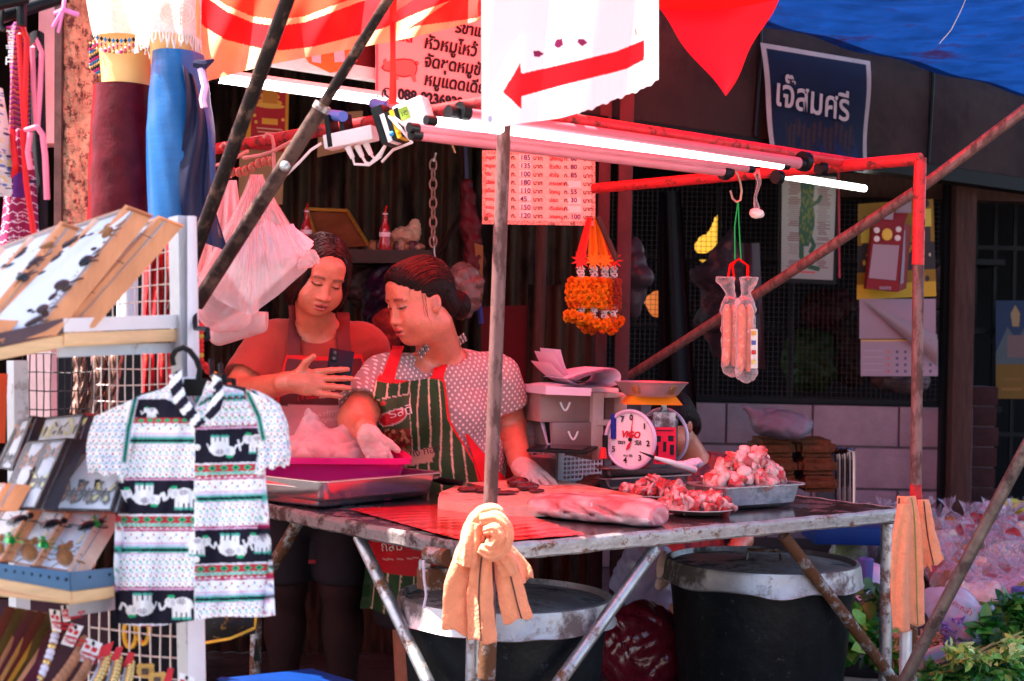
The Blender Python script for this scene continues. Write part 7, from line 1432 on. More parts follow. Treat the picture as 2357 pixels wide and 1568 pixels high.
MB().tube([P(58, 320, 2.92), P(50, 180, 2.90), P(44, 80, 2.9), P(52, 62, 2.9), P(62, 90, 2.9), P(58, 220, 2.9), P(56, 320, 2.92)], .006, 8).build('red_strap', RED, label='red strap loop over the patterned bag at upper left', cat='strap')
MB().grid(lambda u, v:P(68+34*u+10*v, 70+510*v+30*(u-.5)**2, 2.98-.03*math.sin(math.pi*u)), 8, 30).build('black_bag', M('black_cloth'), label='black cloth bag with pink trim hanging beside the white wall strip', cat='bag')
MB().tube([P(84, 290, 2.93), P(78, 200, 2.92), P(74, 110, 2.92), P(84, 92, 2.92), P(96, 120, 2.92), P(92, 210, 2.92), P(86, 300, 2.93)], .0055, 8).build('pink_trim', M('pink_trim', (.78, .18, .28), .6, 0, .1), label='pink piping loop on the black bag at left', cat='trim')
MB().tube([P(60, 300, 2.90), P(85, 292, 2.88), P(98, 310, 2.88), P(104, 360, 2.89), P(108, 460, 2.9)], .006, 8).tube([P(70, 305, 2.89), P(64, 350, 2.89), P(70, 390, 2.9)], .006, 8).build('pink_ribbon', M('pink_trim'), label='pink ribbon bow tied round the hanging bags at left', cat='ribbon')
MB().tube([P(28, 300, 2.92), P(36, 380, 2.9), P(30, 420, 2.92)], .007, 8).tube([P(52, 300, 2.9), P(60, 420, 2.9), P(84, 580, 2.92)], .006, 8).build('red_tie', RED, label='red ribbon ends hanging over the magenta textile', cat='ribbon')
c2=Canvas(0, 0, 70, 280, 80, 240, (.26, .012, .06));
for k in range(14):c2.line([(x_, 20*k+6*abs((x_/7)%2-1)) for x_ in range(0, 71, 3)], 1.6, (.70, .45, .55));
for k in range(90):x_, y_=RNG.uniform(0, 70), RNG.uniform(0, 280);c2.line([(x_-3, y_), (x_+3, y_)], 1.2, (.72, .5, .6));c2.line([(x_, y_-3), (x_, y_+3)], 1.2, (.72, .5, .6))
c2.rect(0, 110, 70, 116, (.05, .02, .06));c2.rect(36, 95, 58, 150, (.10, .02, .16));c2.ell(18, 130, 9, 14, (.66, .45, .5));c2.ell(18, 130, 6, 10, (.26, .012, .06))
strip_thing('magenta_textile', 'magenta woven textile with pale cross patterns at the left edge', [(14, 300), (70, 300), (92, 590), (-8, 600)], 2.94, c2)
c3=Canvas(0, 0, 40, 260, 50, 170, (.66, .56, .52))
for k in range(260):c3.ell(RNG.uniform(0, 40), RNG.uniform(0, 260), RNG.uniform(1, 4), RNG.uniform(1, 4), [(.72, .52, .18), (.10, .16, .40), (.72, .42, .5), (.75, .7, .68), (.05, .05, .12)][RNG.integers(5)])
strip_thing('crochet_bag', 'yellow blue and pink crochet bag at the far left edge', [(-30, 190), (8, 205), (32, 450), (-30, 460)], 2.9, c3)
rk=thing('rack_canopy_pipe', 'black pipe frame with hooks at the top left corner', 'pipe frame', tuple(P(60, 20, 2.9)))
MB().tube([P(-40, 52, 2.85), P(150, -8, 2.95)], .013, 10).build('pipe', BLACK, rk);MB().tube([P(-30, 16, 2.8), P(60, -5, 2.85)], .012, 10).build('pipe', BLACK, rk);MB().tube([P(50, -20, 2.86), P(50, 60, 2.86)], .010, 8).build('pipe', BLACK, rk);MB().tube([P(4, 20, 2.85), P(2, 60, 2.84), P(8, 70, 2.84)], .005, 6).build('hook', BLACK, rk)
MB().tube([P(128, 30, 2.9), P(145, 22, 2.88), P(180, 34, 2.9)], .005, 6).tube([P(150, -20, 2.9), P(146, 20, 2.88), P(122, 62, 2.9)], .004, 6).tube([P(146, 22, 2.88), P(134, 75, 2.9)], .003, 6).build('pink_plastic_string', M('pink_string', (.80, .25, .55), .4, 0, .1, translucent=.2), label='bright pink plastic string tied at the steel edge, top left', cat='string')
# ================================================================== people
SKIN=vm('skin', rough=.30, var=.14, scale=40, sss=.08, bump=.45, bscale=170, spec=.7)
HAIRM=M('black_hair', (.009, .0028, .0028), .5, 0, .7, 110, bump=1.0, bscale=120, stretch=(1, 1, .15), spec=.12)
class Head:
    def __init__(s, c, fwd, up, sc=1.0):
        s.c=Vector(c);y=Vector(fwd).normalized();z=Vector(up);z=(z-y*z.dot(y)).normalized();x=y.cross(z)
        s.R=Matrix((x, y, z)).transposed();s.s=sc
    def w(s, p):return s.c+s.R@(Vector(p)*s.s)
    def ell(s, f, c, r, k=.02, sub=False, rot=None):
        R_=s.R if rot is None else s.R@rot
        f.ell(s.w(c), tuple(v*s.s for v in r), k*s.s, rot=R_, sub=sub)
    def cap(s, f, a, b, ra, rb, k=.02, sub=False):f.cap(s.w(a), s.w(b), ra*s.s, rb*s.s, k*s.s, sub)
    def local(s, p):return ((np.asarray(p)-np.array(s.c))@np.array(s.R))/s.s
def head_field(h, f, openm=.002, chub=1.0):
    h.ell(f, (0, -.012, .035), (.074, .090, .082), .02);h.ell(f, (0, .022, -.03), (.067, .066, .082), .03)
    h.ell(f, (0, .030, -.070), (.054*chub, .050, .043), .035);h.ell(f, (0, .064, -.098), (.022, .018, .015), .025)
    for s in (-1, 1):
        h.ell(f, (s*.036, .055, -.044), (.027*chub, .024, .031), .03)
        h.ell(f, (s*.030, .079, .020), (.021, .008, .007), .012)
        h.ell(f, (s*.031, .100, .001), (.017, .011, .010), .010, sub=True)
        h.ell(f, (s*.031, .0748, -.0005), (.0155, .0145, .0112), .003)
        h.ell(f, (s*.073, -.010, -.014), (.008, .017, .028), .008, rot=Matrix.Rotation(.2, 3, 'X'))
        h.ell(f, (s*.084, -.002, -.008), (.006, .010, .016), .004, sub=True)
    h.ell(f, (0, .062, .045), (.050, .026, .04), .025)
    h.cap(f, (0, .084, .006), (0, .095, -.034), .0070, .0110, .014);h.ell(f, (0, .099, -.040), (.0145, .0115, .0105), .006)
    for s in (-1, 1):h.ell(f, (s*.0155, .091, -.043), (.0095, .0105, .0080), .005)
    for s in (-1, 1):h.ell(f, (s*.0075, .101, -.0505), (.0045, .006, .0034), .002, sub=True)
    h.ell(f, (0, .089, -.062), (.012, .008, .010), .012)
    h.ell(f, (0, .090, -.0660), (.024, .0100, .0064), .004);h.ell(f, (0, .089, -.0785), (.0205, .0112, .0078), .004)
    h.ell(f, (0, .104, -.0720), (.0165, .013, openm), .0015, sub=True)
def face_cols(h, p, cols, brow=(.05, .02, .018), tilt=0.):
    q=h.local(p);x, y, z=q[:, 0], q[:, 1], q[:, 2];fr=y>.045
    def mixc(m, col, a=1.):
        m=np.clip(m, 0, 1)[:, None]*a;cols[:]=cols*(1-m)+np.array(col)*m
    blush=np.exp(-(((np.abs(x)-.04)/.020)**2+((z+.035)/.018)**2))*fr;mixc(blush, (.55, .17, .11), .4)
    lip=((x/.0225)**2+((z+.0655)/.0062)**2<1)|((x/.019)**2+((z+.0785)/.0072)**2<1);mixc((lip&(y>.075)).astype(float), (.42, .045, .045), .95)
    slit=(np.abs(x)<.020)&(np.abs(z+.0722-.06*np.abs(x))<.0026)&(y>.06);mixc(slit.astype(float), (.06, .01, .01), .95)
    ax=np.abs(x);
    lz=-.0038-14*(ax-.031)**2*-1*.0+9.0*(ax-.031)**2;lash=(np.abs(ax-.031)<.0165)&(np.abs(z-lz)<.0029)&(y>.055);mixc(lash.astype(float), (.012, .006, .006), .97)
    crease=(np.abs(ax-.031)<.0145)&(np.abs(z-(.0072-14*(ax-.031)**2))<.0012)&(y>.055);mixc(crease.astype(float), (.16, .06, .045), .55)
    bz=.0235-7*(ax-.030)**2+.05*(ax-.03);brm=np.exp(-((z-bz)/.0042)**2)*(ax>.012)*(ax<.050)*fr;mixc(brm, brow, .95)
    nos=((ax-.0065)/.005)**2+((z+.0500)/.0030)**2<1;mixc((nos&(y>.08)).astype(float), (.05, .015, .012), .9)
    earm=(np.abs(ax-.083)<.008)&(np.abs(y+.002)<.012)&(np.abs(z+.01)<.014);mixc(earm.astype(float), (.25, .08, .06), .6)
def hand(f, w_, d, n, side=1, curl=(.2, .25, .3, .35), spread=.12, s=1.0, thumb=(.6, .75, -.25), grow=0., k=.005, lens=(1, 1.1, 1.02, .82), twist=0.):
    """wrist, finger direction, back-of-hand normal, thumb side +1/-1; fingers index..little"""
    d=Vector(d).normalized();n=Vector(n);n=(n-d*n.dot(d)).normalized();sd=d.cross(n)*side;w_=Vector(w_)
    Rm=Matrix((sd, d, n)).transposed();f.ell(w_+d*.045*s, (.040*s+grow, .052*s+grow, .0165*s+grow), .012, rot=Rm)
    f.cap(w_-d*.03*s, w_+d*.02*s, .026*s+grow, .026*s+grow, .015)
    for i in range(4):
        off=(1.5-i);b=w_+d*(.078-.004*abs(off))*s+sd*off*.0205*s
        a=off*spread;dd_=(d*math.cos(a)+sd*math.sin(a)).normalized();c_=curl[i];r0_=(.0098-.0006*(i==3))*s+grow
        for L_, r_ in ((.044, .0092), (.027, .0083), (.021, .0072)):
            dd_=(dd_*math.cos(c_)-n*math.sin(c_)).normalized();e=b+dd_*L_*s*lens[i];f.cap(b, e, r0_, r_*s+grow, k);b=e;r0_=r_*s+grow
            n2=n
    t=(d*thumb[0]+sd*thumb[1]+n*thumb[2]).normalized();b=w_+d*.02*s+sd*.026*s;e=b+t*.045*s;f.cap(b, e, .0145*s+grow, .0115*s+grow, .012)
    t2=(t+d*.5).normalized();f.cap(e, e+t2*.032*s, .0112*s+grow, .0085*s+grow, k)
def fmesh(f, name, mat, parent=None, cols=None, wr=0, fr_=40, auto=0, **kw):
    me, p=f.mesh(name)
    if wr:wrinkle(me, wr, fr_)
    if cols is not None:setcol(me, cols(np.array(p)))
    return link(name, me, mat, parent, auto=auto, **kw)
def bvh_of(*obs):
    vs, fs=[], []
    for o in obs:
        b=len(vs);off=origin(o);vs+=[v.co+off for v in o.data.vertices];fs+=[tuple(i+b for i in q.vertices) for q in o.data.polygons]
    return BVHTree.FromPolygons(vs, fs)
def drape(name, bvh, fn, nu, nv, d0, mat, parent, off=.008, cv=None, relax=6, thick=.003, dv=None):
    """cloth laid over a body: fn(u,v) gives outline coordinates; each point drops horizontally on to the body"""
    G=np.zeros((nv+1, nu+1, 3));XY=np.zeros((nv+1, nu+1, 2));Yd=np.full((nv+1, nu+1), np.nan);dirv=Vector(dv or (0, 1, 0)).normalized()
    for j in range(nv+1):
        for i in range(nu+1):
            x, y=fn(i/nu, j/nv);XY[j, i]=x, y;p=P(x, y, d0);G[j, i]=p
            st=p-dirv*.6;h_=bvh.ray_cast(st, dirv)
            if h_[0] is not None:Yd[j, i]=(h_[0]-p).dot(dirv)-off
    for it in range(60):
        m=np.isnan(Yd)
        if not m.any():break
        Q=np.pad(Yd, 1, constant_values=np.nan);nb=np.stack([Q[:-2, 1:-1], Q[2:, 1:-1], Q[1:-1, :-2], Q[1:-1, 2:]]);
        with np.errstate(all='ignore'):
            import warnings;warnings.simplefilter('ignore');mean=np.nanmean(nb, 0)
        Yd[m]=mean[m]
    Yd=np.nan_to_num(Yd, nan=0.)
    for _ in range(relax):
        Q=np.pad(Yd, 1, mode='edge');av=(Q[:-2, 1:-1]+Q[2:, 1:-1]+Q[1:-1, :-2]+Q[1:-1, 2:])/4;Yd=np.minimum(Yd, av)
    G+=Yd[..., None]*np.array(dirv);m=MB();m.v=[tuple(p) for p in G.reshape(-1, 3)]
    for j in range(nv):
        for i in range(nu):a=j*(nu+1)+i;m.f.append((a, a+1, a+nu+2, a+nu+1))
    me=m.mesh(name)
    if cv is not None:setcol(me, cv.at(XY[..., 0], XY[..., 1]).reshape(-1, 3))
    if thick:
        bm=bmesh.new();bm.from_mesh(me);bmesh.ops.solidify(bm, geom=bm.faces[:], thickness=thick);bm.to_mesh(me);bm.free()
    o=link(name, me, mat, parent, auto=60);return o, G, Yd
VX=.0038
SK=np.array((.52, .165, .098))
def PL(x, y, d):return P(x, y, d+.12)
def PQ(x, y, d):return P(x, y, d-.16)
# ------------------------------------------------------------------ younger woman with the phone
LH=Head(PL(739, 632, 4.36), (.34, -.86, -.44), (.16, 0, 1), .96)
lo=Vector((-1.05, 4.0, -.02));hi=Vector((-.28, 5.0, 1.62))
LB=dict(sl=PL(622, 800, 4.50), sr=PL(838, 806, 4.56), el=PL(545, 908, 4.36), wl=PL(668, 880, 4.10), er=PL(868, 950, 4.62), wr=PL(880, 1060, 4.55))
nb=PL(732, 770, 4.52);LX0=PL(725, 1000, 4.52).x
def arms(f, B, g=0., gs=1.):
    f.cap(B['sl'], B['el'], .064*gs+g, .050*gs+g, .03);f.cap(B['sr'], B['er'], .064*gs+g, .050*gs+g, .03)
f=Field(lo, hi, VX);head_field(LH, f, .0048, 1.08)
f.cap(LH.w((0, -.02, -.08)), nb, .056, .064, .03)
f.cap(LB['sl']+Vector((.03, .01, .01)), LB['sr']+Vector((-.03, .01, .01)), .062, .062, .04)
f.ell(PL(732, 865, 4.54), (.170, .115, .165), .05);f.ell(PL(727, 1000, 4.54), (.178, .135, .17), .05);f.ell(PL(724, 1120, 4.56), (.185, .14, .15), .05)
for s in (-1, 1):f.ell(PL(727+s*62, 905, 4.46), (.070, .065, .07), .04)
arms(f, LB);f.cap(LB['el'], LB['wl'], .048, .030, .02);f.cap(LB['er'], LB['wr'], .046, .03, .02)
for s in (-1, 1):
    hx_=LX0+s*.085;f.cap((hx_, 4.70, .82), (hx_+s*.005, 4.68, .46), .088, .058, .04);f.cap((hx_+s*.005, 4.68, .46), (hx_+.01*s, 4.74, .07), .057, .036, .03);f.ell((hx_+.01*s, 4.67, .04), (.042, .11, .035), .02);f.ell((hx_+s*.008, 4.72, .32), (.052, .056, .09), .04)
# phone hand: fingers wrap round the back of the phone
PHC=PL(779, 850, 4.10)
hand(f, LB['wl']+Vector((.005, 0, 0)), (.92, -.12, .02), (-.05, -1, .12), side=-1, curl=(.10, .14, .16, .2), spread=.07, s=.98, thumb=(.55, .65, .45))
hand(f, LB['wr'], (0, -.1, -1), (1, -.2, 0), side=1, curl=(.2, .25, .3, .3))
def skinc(h):
    def fn(p):
        c=np.ones((len(p), 3))*SK;c*=(1+wob(p, .04, 60)[:, None]);face_cols(h, p, c);return c
    return fn
wl=fmesh(f, 'person', SKIN, None, skinc(LH), label='woman in a brown red T-shirt and maroon apron looking down at her phone', cat='person')
f=Field(LH.c-Vector((.2, .2, .25)), LH.c+Vector((.2, .2, .2)), .0034)
LH.ell(f, (0, -.018, .040), (.087, .100, .089), .02);LH.ell(f, (0, -.06, -.03), (.078, .052, .09), .03)
for s in (-1, 1):LH.ell(f, (s*.074, -.010, -.035), (.020, .060, .095), .02);LH.ell(f, (s*.066, .035, -.01), (.014, .03, .06), .02)
LH.ell(f, (0, .110, -.052), (.070, .066, .096), .010, sub=True);LH.cap(f, (.004, .09, .10), (0, -.03, .132), .004, .003, .006, sub=True)
LH.ell(f, (0, .02, -.16), (.2, .2, .045), .01, sub=True)
ha=fmesh(f, 'hair', HAIRM, wl, wr=.0016, fr_=150)
TEE=M('brown_red_jersey', (.30, .045, .032), .8, 0, .08, 10, bump=.35, bscale=150, sheen=.2)
f=Field(lo, hi, .0055);g=.014
f.cap(LB['sl']+Vector((.03, .01, .01)), LB['sr']+Vector((-.03, .01, .01)), .062+g, .062+g, .04)
f.ell(PL(732, 865, 4.54), (.170+g, .115+g, .165+g), .05);f.ell(PL(727, 1000, 4.54), (.178+g, .135+g, .17+g), .05);f.ell(PL(724, 1110, 4.56), (.185+g, .14+g, .13), .05)
for s in (-1, 1):f.ell(PL(727+s*62, 905, 4.46), (.070+g, .065+g, .07+g), .04)
tt=.72;f.cap(LB['sl'], LB['sl'].lerp(LB['el'], tt), .064+g+.004, .062+g, .03);f.cap(LB['sr'], LB['sr'].lerp(LB['er'], tt), .064+g+.004, .062+g, .03)
for a, b in ((LB['sl'], LB['el']), (LB['sr'], LB['er'])):
    e=a.lerp(b, tt+.02);dd_=(b-a).normalized();f.cap(e+dd_*.045, e+dd_*.14, .085, .085, .006, sub=True)
f.cap(nb+Vector((0, -.005, .01)), LH.c, .072, .07, .012, sub=True);f.ell(PL(722, 760, 4.40), (.070, .11, .042), .012, sub=True)
tee=fmesh(f, 't_shirt', TEE, wl, wr=.0016, fr_=34)
f=Field((LX0-.26, 4.4, .42), (LX0+.26, 4.96, .95), .006)
f.ell(PL(724, 1120, 4.56), (.198, .153, .15), .03)
for s in (-1, 1):f.cap((LX0+s*.085, 4.70, .80), (LX0+s*.092, 4.68, .50), .105, .088, .03)
f.ell((LX0, 4.67, .40), (.4, .4, .075), .004, sub=True)
fmesh(f, 'shorts', M('dark_shorts', (.018, .012, .016), .8, 0, .2, 9), wl)
f=Field((LX0-.2, 4.45, .08), (LX0+.22, 4.9, .6), .007)
for s in (-1, 1):hx_=LX0+s*.085;f.cap((hx_+s*.003, 4.685, .6), (hx_+s*.005, 4.68, .46), .078, .066, .03);f.cap((hx_+s*.005, 4.68, .46), (hx_+.01*s, 4.74, .10), .064, .044, .03);f.ell((hx_+s*.008, 4.72, .32), (.060, .064, .09), .04)
fmesh(f, 'dark_leg_cover', M('dark_brown_leg_cover', (.03, .010, .010), .8, 0, .15, 20), wl)  # dark cover added so the legs sink into the shade under the table
bv=bvh_of(tee)
APM=vm('apron_print', rough=.6, var=.08, scale=14, bump=.25, bscale=120)
cv=Canvas(600, 800, 850, 1340, 170, 330, (.085, .022, .026));PPG=(.60, .015, .02)
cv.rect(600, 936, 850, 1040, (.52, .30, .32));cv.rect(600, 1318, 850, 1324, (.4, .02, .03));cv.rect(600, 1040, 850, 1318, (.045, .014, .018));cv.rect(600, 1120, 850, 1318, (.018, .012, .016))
for (x, y, wd) in ((690, 948, 60), (712, 962, 90), (720, 976, 86), (736, 992, 60), (750, 1005, 50)):pass
def apL(u, v):
    y=816+510*v;lft=np.interp(y, [816, 840, 880, 930, 1330], [645, 638, 634, 626, 625]);rgt=np.interp(y, [816, 840, 880, 930, 1330], [818, 826, 832, 832, 822]);return lft+(rgt-lft)*u, y+10*math.sin(math.pi*u)*(1-v)*.6
for x0 in (0,):
    ed=np.minimum(cv.X-np.interp(cv.Y, [816, 840, 880, 930, 1330], [645, 638, 634, 626, 625]), np.interp(cv.Y, [816, 840, 880, 930, 1330], [818, 826, 832, 832, 822])-cv.X);cv.put((ed<4.2)&(cv.Y<930), PPG);cv.put((cv.Y<826+6*np.sin((cv.X-645)/173*3.1416)), PPG)
apl, GL, YL=drape('apron', bv, apL, 60, 130, 4.4, APM, wl, .009, cv, relax=14)
def ap_text(s, x, y, size, mt, par, d, tilt=0., bold=0., sx=1.):
    o=text(s, P(x, y, d), (1, 0, tilt), (0, 0, 1), size, mt, par, bold=bold, sx=sx, depth=0);b=bvh_of(par);off=origin(o)
    for v in o.data.vertices:
        h_=b.ray_cast(Vector((v.co.x+off.x, 3.0, v.co.z+off.z)), Vector((0, 1, 0)))
        if h_[0] is not None:v.co.y=h_[0].y-.0065-off.y
def front(bv, x, y, d0):
    p=PL(x, y, d0);h_=bv.ray_cast(p-Vector((0, .6, 0)), Vector((0, 1, 0)));return h_[0].y-.016 if h_[0] is not None else d0
CRM=M('cream_ink', (.72, .58, .55), .6, 0, 0)
for (s, x, y, z_, mt) in (('ขายยอดนิยม', 690, 908, .022, CRM), ('( 7 ปีซ้อน )', 686, 922, .018, RINK), ('สินค้าปี 2557-2562', 734, 918, .016, CRM), ('8 austm', 752, 950, .013, CRM), ('0-44-7777 098-170-09', 716, 962, .017, CRM), ('สัญญูณบไทย เพชรบุรี', 722, 974, .017, CRM), ('เบอร์ ฝ้ายขาย', 756, 990, .018, RINK), ('0946', 762, 1004, .017, RINK)):
    ap_text(s, x, y, z_, mt, apl, front(bv, x+20, y, 4.4)-.004, .14)
STR=M('apron_strap', (.14, .028, .03), .7, 0, .1, 20)
for (x0, x1, ya, yb, w0) in ((662, 668, 700, 818, 15), (772, 786, 716, 815, 15)):
    drape('strap', bv, lambda u, v:(x0+(x1-x0)*v+(2*u-1)*w0, ya+(yb-ya)*v), 6, 24, 4.45, STR, wl, .012, None, relax=10)
# phone
ph=thing('phone', 'dark phone held up in the hand of the woman in the maroon apron', 'phone', tuple(PHC))
phx=Vector((.93, .30, -.14)).normalized();phz=Vector((.12, .28, 1));pR=rotto(phx, None, phz)
PHC2=PHC+Vector((0, .034, 0))
MB().box(PHC2, (.073, .009, .115), pR, bev=.004).build('case', M('phone_case', (.006, .004, .016), .35, 0, .1), ph)
cam_c=PHC2+(pR@Vector((-.022, -.006, .035)));MB().box(cam_c, (.018, .004, .034), pR, bev=.0015).build('camera_bump', BLACK, ph)
for k in (-.009, .009):MB().tube([cam_c+pR@Vector((0, -.002, k)), cam_c+pR@Vector((0, -.004, k))], .005, 10).build('lens', M('dark_glass'), ph)
# ------------------------------------------------------------------ woman with the bun
RH=Head(PQ(965, 690, 4.55), (-.80, -.55, -.30), (-.10, -.06, 1), 1.02)
lo=Vector((-.62, 3.92, -.02));hi=Vector((.28, 4.96, 1.50))
RB=dict(sl=PQ(880, 880, 4.60), sr=PQ(1146, 876, 4.80), el=PQ(820, 965, 4.44), wl=PQ(846, 1000, 4.33), er=PQ(1172, 985, 4.86), wr=PQ(1200, 1070, 4.68))
nb=PQ(1012, 815, 4.72);RX0=PQ(1015, 1000, 4.76).x
f=Field(lo, hi, VX);head_field(RH, f, .0026, 1.14)
f.cap(RH.w((0, -.025, -.075)), nb, .060, .070, .035);RH.ell(f, (0, .02, -.095), (.045, .045, .025), .03)
def torsoR(f, g):
    f.cap(RB['sl']+Vector((.03, .01, .01)), RB['sr']+Vector((-.03, .01, .01)), .062+g, .062+g, .04)
    f.ell(PQ(1012, 930, 4.77), (.178+g, .12+g, .16+g), .05, rot=rotz(.35));f.ell(PQ(1018, 1060, 4.77), (.19+g, .145+g, .18+g), .05, rot=rotz(.35));f.ell(PQ(1015, 1170, 4.78), (.195+g, .15+g, .15), .05, rot=rotz(.35))
    for s in (-1, 1):f.ell(PQ(995+s*64, 955, 4.66+s*.04), (.075+g, .065+g, .07+g), .04)
torsoR(f, 0);f.cap(RB['sl'], RB['el'], .064, .052, .03);f.cap(RB['sr'], RB['er'], .064, .054, .03);f.cap(RB['el'], RB['wl'], .050, .032, .02);f.cap(RB['er'], RB['wr'], .052, .032, .02)
for s in (-1, 1):
    hx_=RX0+s*.09;f.cap((hx_, 4.64, .80), (hx_, 4.62, .44), .09, .06, .04);f.cap((hx_, 4.62, .44), (hx_, 4.68, .07), .058, .037, .03);f.ell((hx_, 4.61, .04), (.042, .11, .035), .02)
HL=dict(d=(.42, -.20, -.72), n=(.30, -.85, .30), side=-1, curl=(.40, .5, .6, .65), spread=.06, s=.9, thumb=(.8, .5, .1))
HR2=dict(d=(.45, -.66, -.30), n=(.12, -.40, .9), side=-1, curl=(.30, .28, .30, .34), spread=.22, s=1.0, thumb=(.6, .7, -.5))
hand(f, RB['wl'], **HL);hand(f, RB['wr'], **HR2)
wr_=fmesh(f, 'person', SKIN, None, skinc(RH), label='woman with a hair bun, dotted blouse and green striped apron, cutting meat', cat='person')
GLV=M('latex_glove', (.74, .50, .46), .35, 0, .12, 30, bump=1., bscale=70, alpha=.72, translucent=.1)
for w0, HH, el in ((RB['wl'], HL, RB['el']), (RB['wr'], HR2, RB['er'])):
    f=Field(w0-Vector((.17, .17, .17)), w0+Vector((.17, .17, .17)), .0032);hand(f, w0, grow=.0012, k=.003, **HH);dv=(w0-el).normalized();f.cap(w0-dv*.02, w0+dv*.01, .036, .034, .01);f.cap(w0-dv*.022, w0-dv*.018, .039, .039, .004);f.cap(w0-dv*.14, w0-dv*.032, .06, .05, .003, sub=True)
    fmesh(f, 'glove', GLV, wr_, wr=.0009, fr_=110)
f=Field(RH.c-Vector((.22, .22, .22)), RH.c+Vector((.22, .22, .2)), .0034)
RH.ell(f, (0, -.024, .036), (.081, .096, .089), .02);RH.ell(f, (0, .030, .070), (.066, .060, .048), .02);RH.ell(f, (0, -.075, -.03), (.060, .036, .055), .03)
RH.ell(f, (0, .118, -.012), (.085, .066, .108), .012, sub=True)
for s in (-1, 1):RH.ell(f, (s*.088, .055, -.035), (.042, .046, .078), .012, sub=True);RH.ell(f, (s*.088, -.005, -.065), (.030, .040, .050), .01, sub=True)
RH.ell(f, (.01, -.128, -.050), (.045, .040, .045), .008);RH.cap(f, (0, -.09, -.03), (.01, -.11, -.045), .03, .03, .01)
hr_=fmesh(f, 'hair', HAIRM, wr_, wr=.0016, fr_=150)
for k in range(4):
    a=RH.w((.076, .035-.004*k, .03-.004*k));b=RH.w((.079-.004*(k%3), .035+.008*math.sin(k*2), -.02));c_=RH.w((.072-.003*k, .02+.012*math.sin(k), -.075-.004*(k%4)))
    m_=MB().tube([a, b, c_], [.0005, .0004, .0002], 4);m_.build('loose_hair', HAIRM, wr_)
    a2=[Vector(RH.w((-.074, .03-.004*k, .03-.004*k))), Vector(RH.w((-.077, .032+.008*math.sin(k*2), -.02))), Vector(RH.w((-.070+.003*k, .02+.012*math.sin(k), -.075-.004*(k%4))))]
    MB().tube(a2, [.0005, .0004, .0002], 4).build('loose_hair', HAIRM, wr_)
def strands(h, n, par, seed):
    r=np.random.default_rng(seed);m=MB()
    for _ in range(n):
        a, e=r.uniform(-2.6, 2.6), r.uniform(.1, 1.3);q=lambda a, e, k:h.w((.084*k*math.sin(a)*math.cos(e), -.02-.098*k*math.cos(a)*math.cos(e), .035+.088*k*math.sin(e)))
        a1, e1=a+r.normal(0, .3), e-r.uniform(.2, .5);m.tube([q(a, e, 1.), q((a+a1)/2, (e+e1)/2, 1.05+abs(r.normal(0, .05))), q(a1, e1, 1.02+abs(r.normal(0, .07)))], [.0007, .0006, .0002], 3, cap=False)
    m.build('flyaway_hair', HAIRM, par, kind='stuff', fix=False)
strands(RH, 60, wr_, 1);strands(LH, 50, wl, 2)
HLT=M('hair_strand', (.030, .009, .008), .32, 0, .5, 60, spec=.4)
def locks(h, hair, pairs, par, seed):
    bv_=bvh_of(hair);r=np.random.default_rng(seed);m=MB()
    for a, b, mid in pairs:
        a, b, mid=[Vector(h.w(tuple(np.array(q)+r.normal(0, .004, 3)))) for q in (a, b, mid)];pts=[]
        for t in np.linspace(0, 1, 12):
            p=a*(1-t)**2+mid*(2*t*(1-t))+b*t*t;q, n_, _, _=bv_.find_nearest(p);pts.append(q+n_*.0006)
        m.tube(pts, [.0004]+[.0013*r.uniform(.6, 1.2)]*10+[.0003], 4, cap=False)
    m.build('hair_lock', HLT, par, kind='stuff', fix=False)
pr=[]
for k in range(150):a=-1.45+2.9*k/149;pr.append(((.083*math.sin(a), .01+.062*math.cos(a), .035+.062*math.cos(a)), (.02*math.sin(a), -.105, -.02+.03*math.cos(a)), (.10*math.sin(a), -.06, .07+.09*math.cos(a))))
locks(RH, hr_, pr, wr_, 3);pr=[]
for k in range(170):s=1 if k%2 else -1;y0=.075-.13*(k/169);pr.append(((s*.004, y0, .118), (s*.078, y0*.8-.01, -.10+.02*math.sin(k)), (s*.10, y0*1.1, .09)))
locks(LH, ha, pr, wl, 4)
# dotted blouse
BLS=M('dotted_blouse', (.30, .23, .23), .75, 0, .08, 12, bump=.35, bscale=90)
t_=BLS.node_tree;n_=t_.nodes;b_=n_['Principled BSDF']
tc2=n_.new('ShaderNodeTexCoord');sp2=n_.new('ShaderNodeSeparateXYZ');cb2=n_.new('ShaderNodeCombineXYZ');ad2=n_.new('ShaderNodeMath');ad2.operation='MULTIPLY_ADD';ad2.inputs[1].default_value=.6
t_.links.new(tc2.outputs['Object'], sp2.inputs[0]);t_.links.new(sp2.outputs[1], ad2.inputs[0]);t_.links.new(sp2.outputs[0], ad2.inputs[2]);t_.links.new(ad2.outputs[0], cb2.inputs[0]);t_.links.new(sp2.outputs[2], cb2.inputs[1])
mp2=n_.new('ShaderNodeMapping');mp2.inputs['Rotation'].default_value=(0, 0, .7);vo2=n_.new('ShaderNodeTexVoronoi');vo2.voronoi_dimensions='2D';vo2.inputs['Scale'].default_value=62;vo2.inputs['Randomness'].default_value=.12
t_.links.new(cb2.outputs[0], mp2.inputs[0]);t_.links.new(mp2.outputs[0], vo2.inputs['Vector']);lt2=n_.new('ShaderNodeMapRange');lt2.inputs[1].default_value=.26;lt2.inputs[2].default_value=.20
t_.links.new(vo2.outputs['Distance'], lt2.inputs[0]);mx2=n_.new('ShaderNodeMix');mx2.data_type='RGBA';old=b_.inputs['Base Color'].links[0].from_socket;t_.links.new(lt2.outputs[0], mx2.inputs[0]);t_.links.new(old, mx2.inputs[6]);mx2.inputs[7].default_value=(.78, .66, .62, 1);t_.links.new(mx2.outputs[2], b_.inputs['Base Color'])
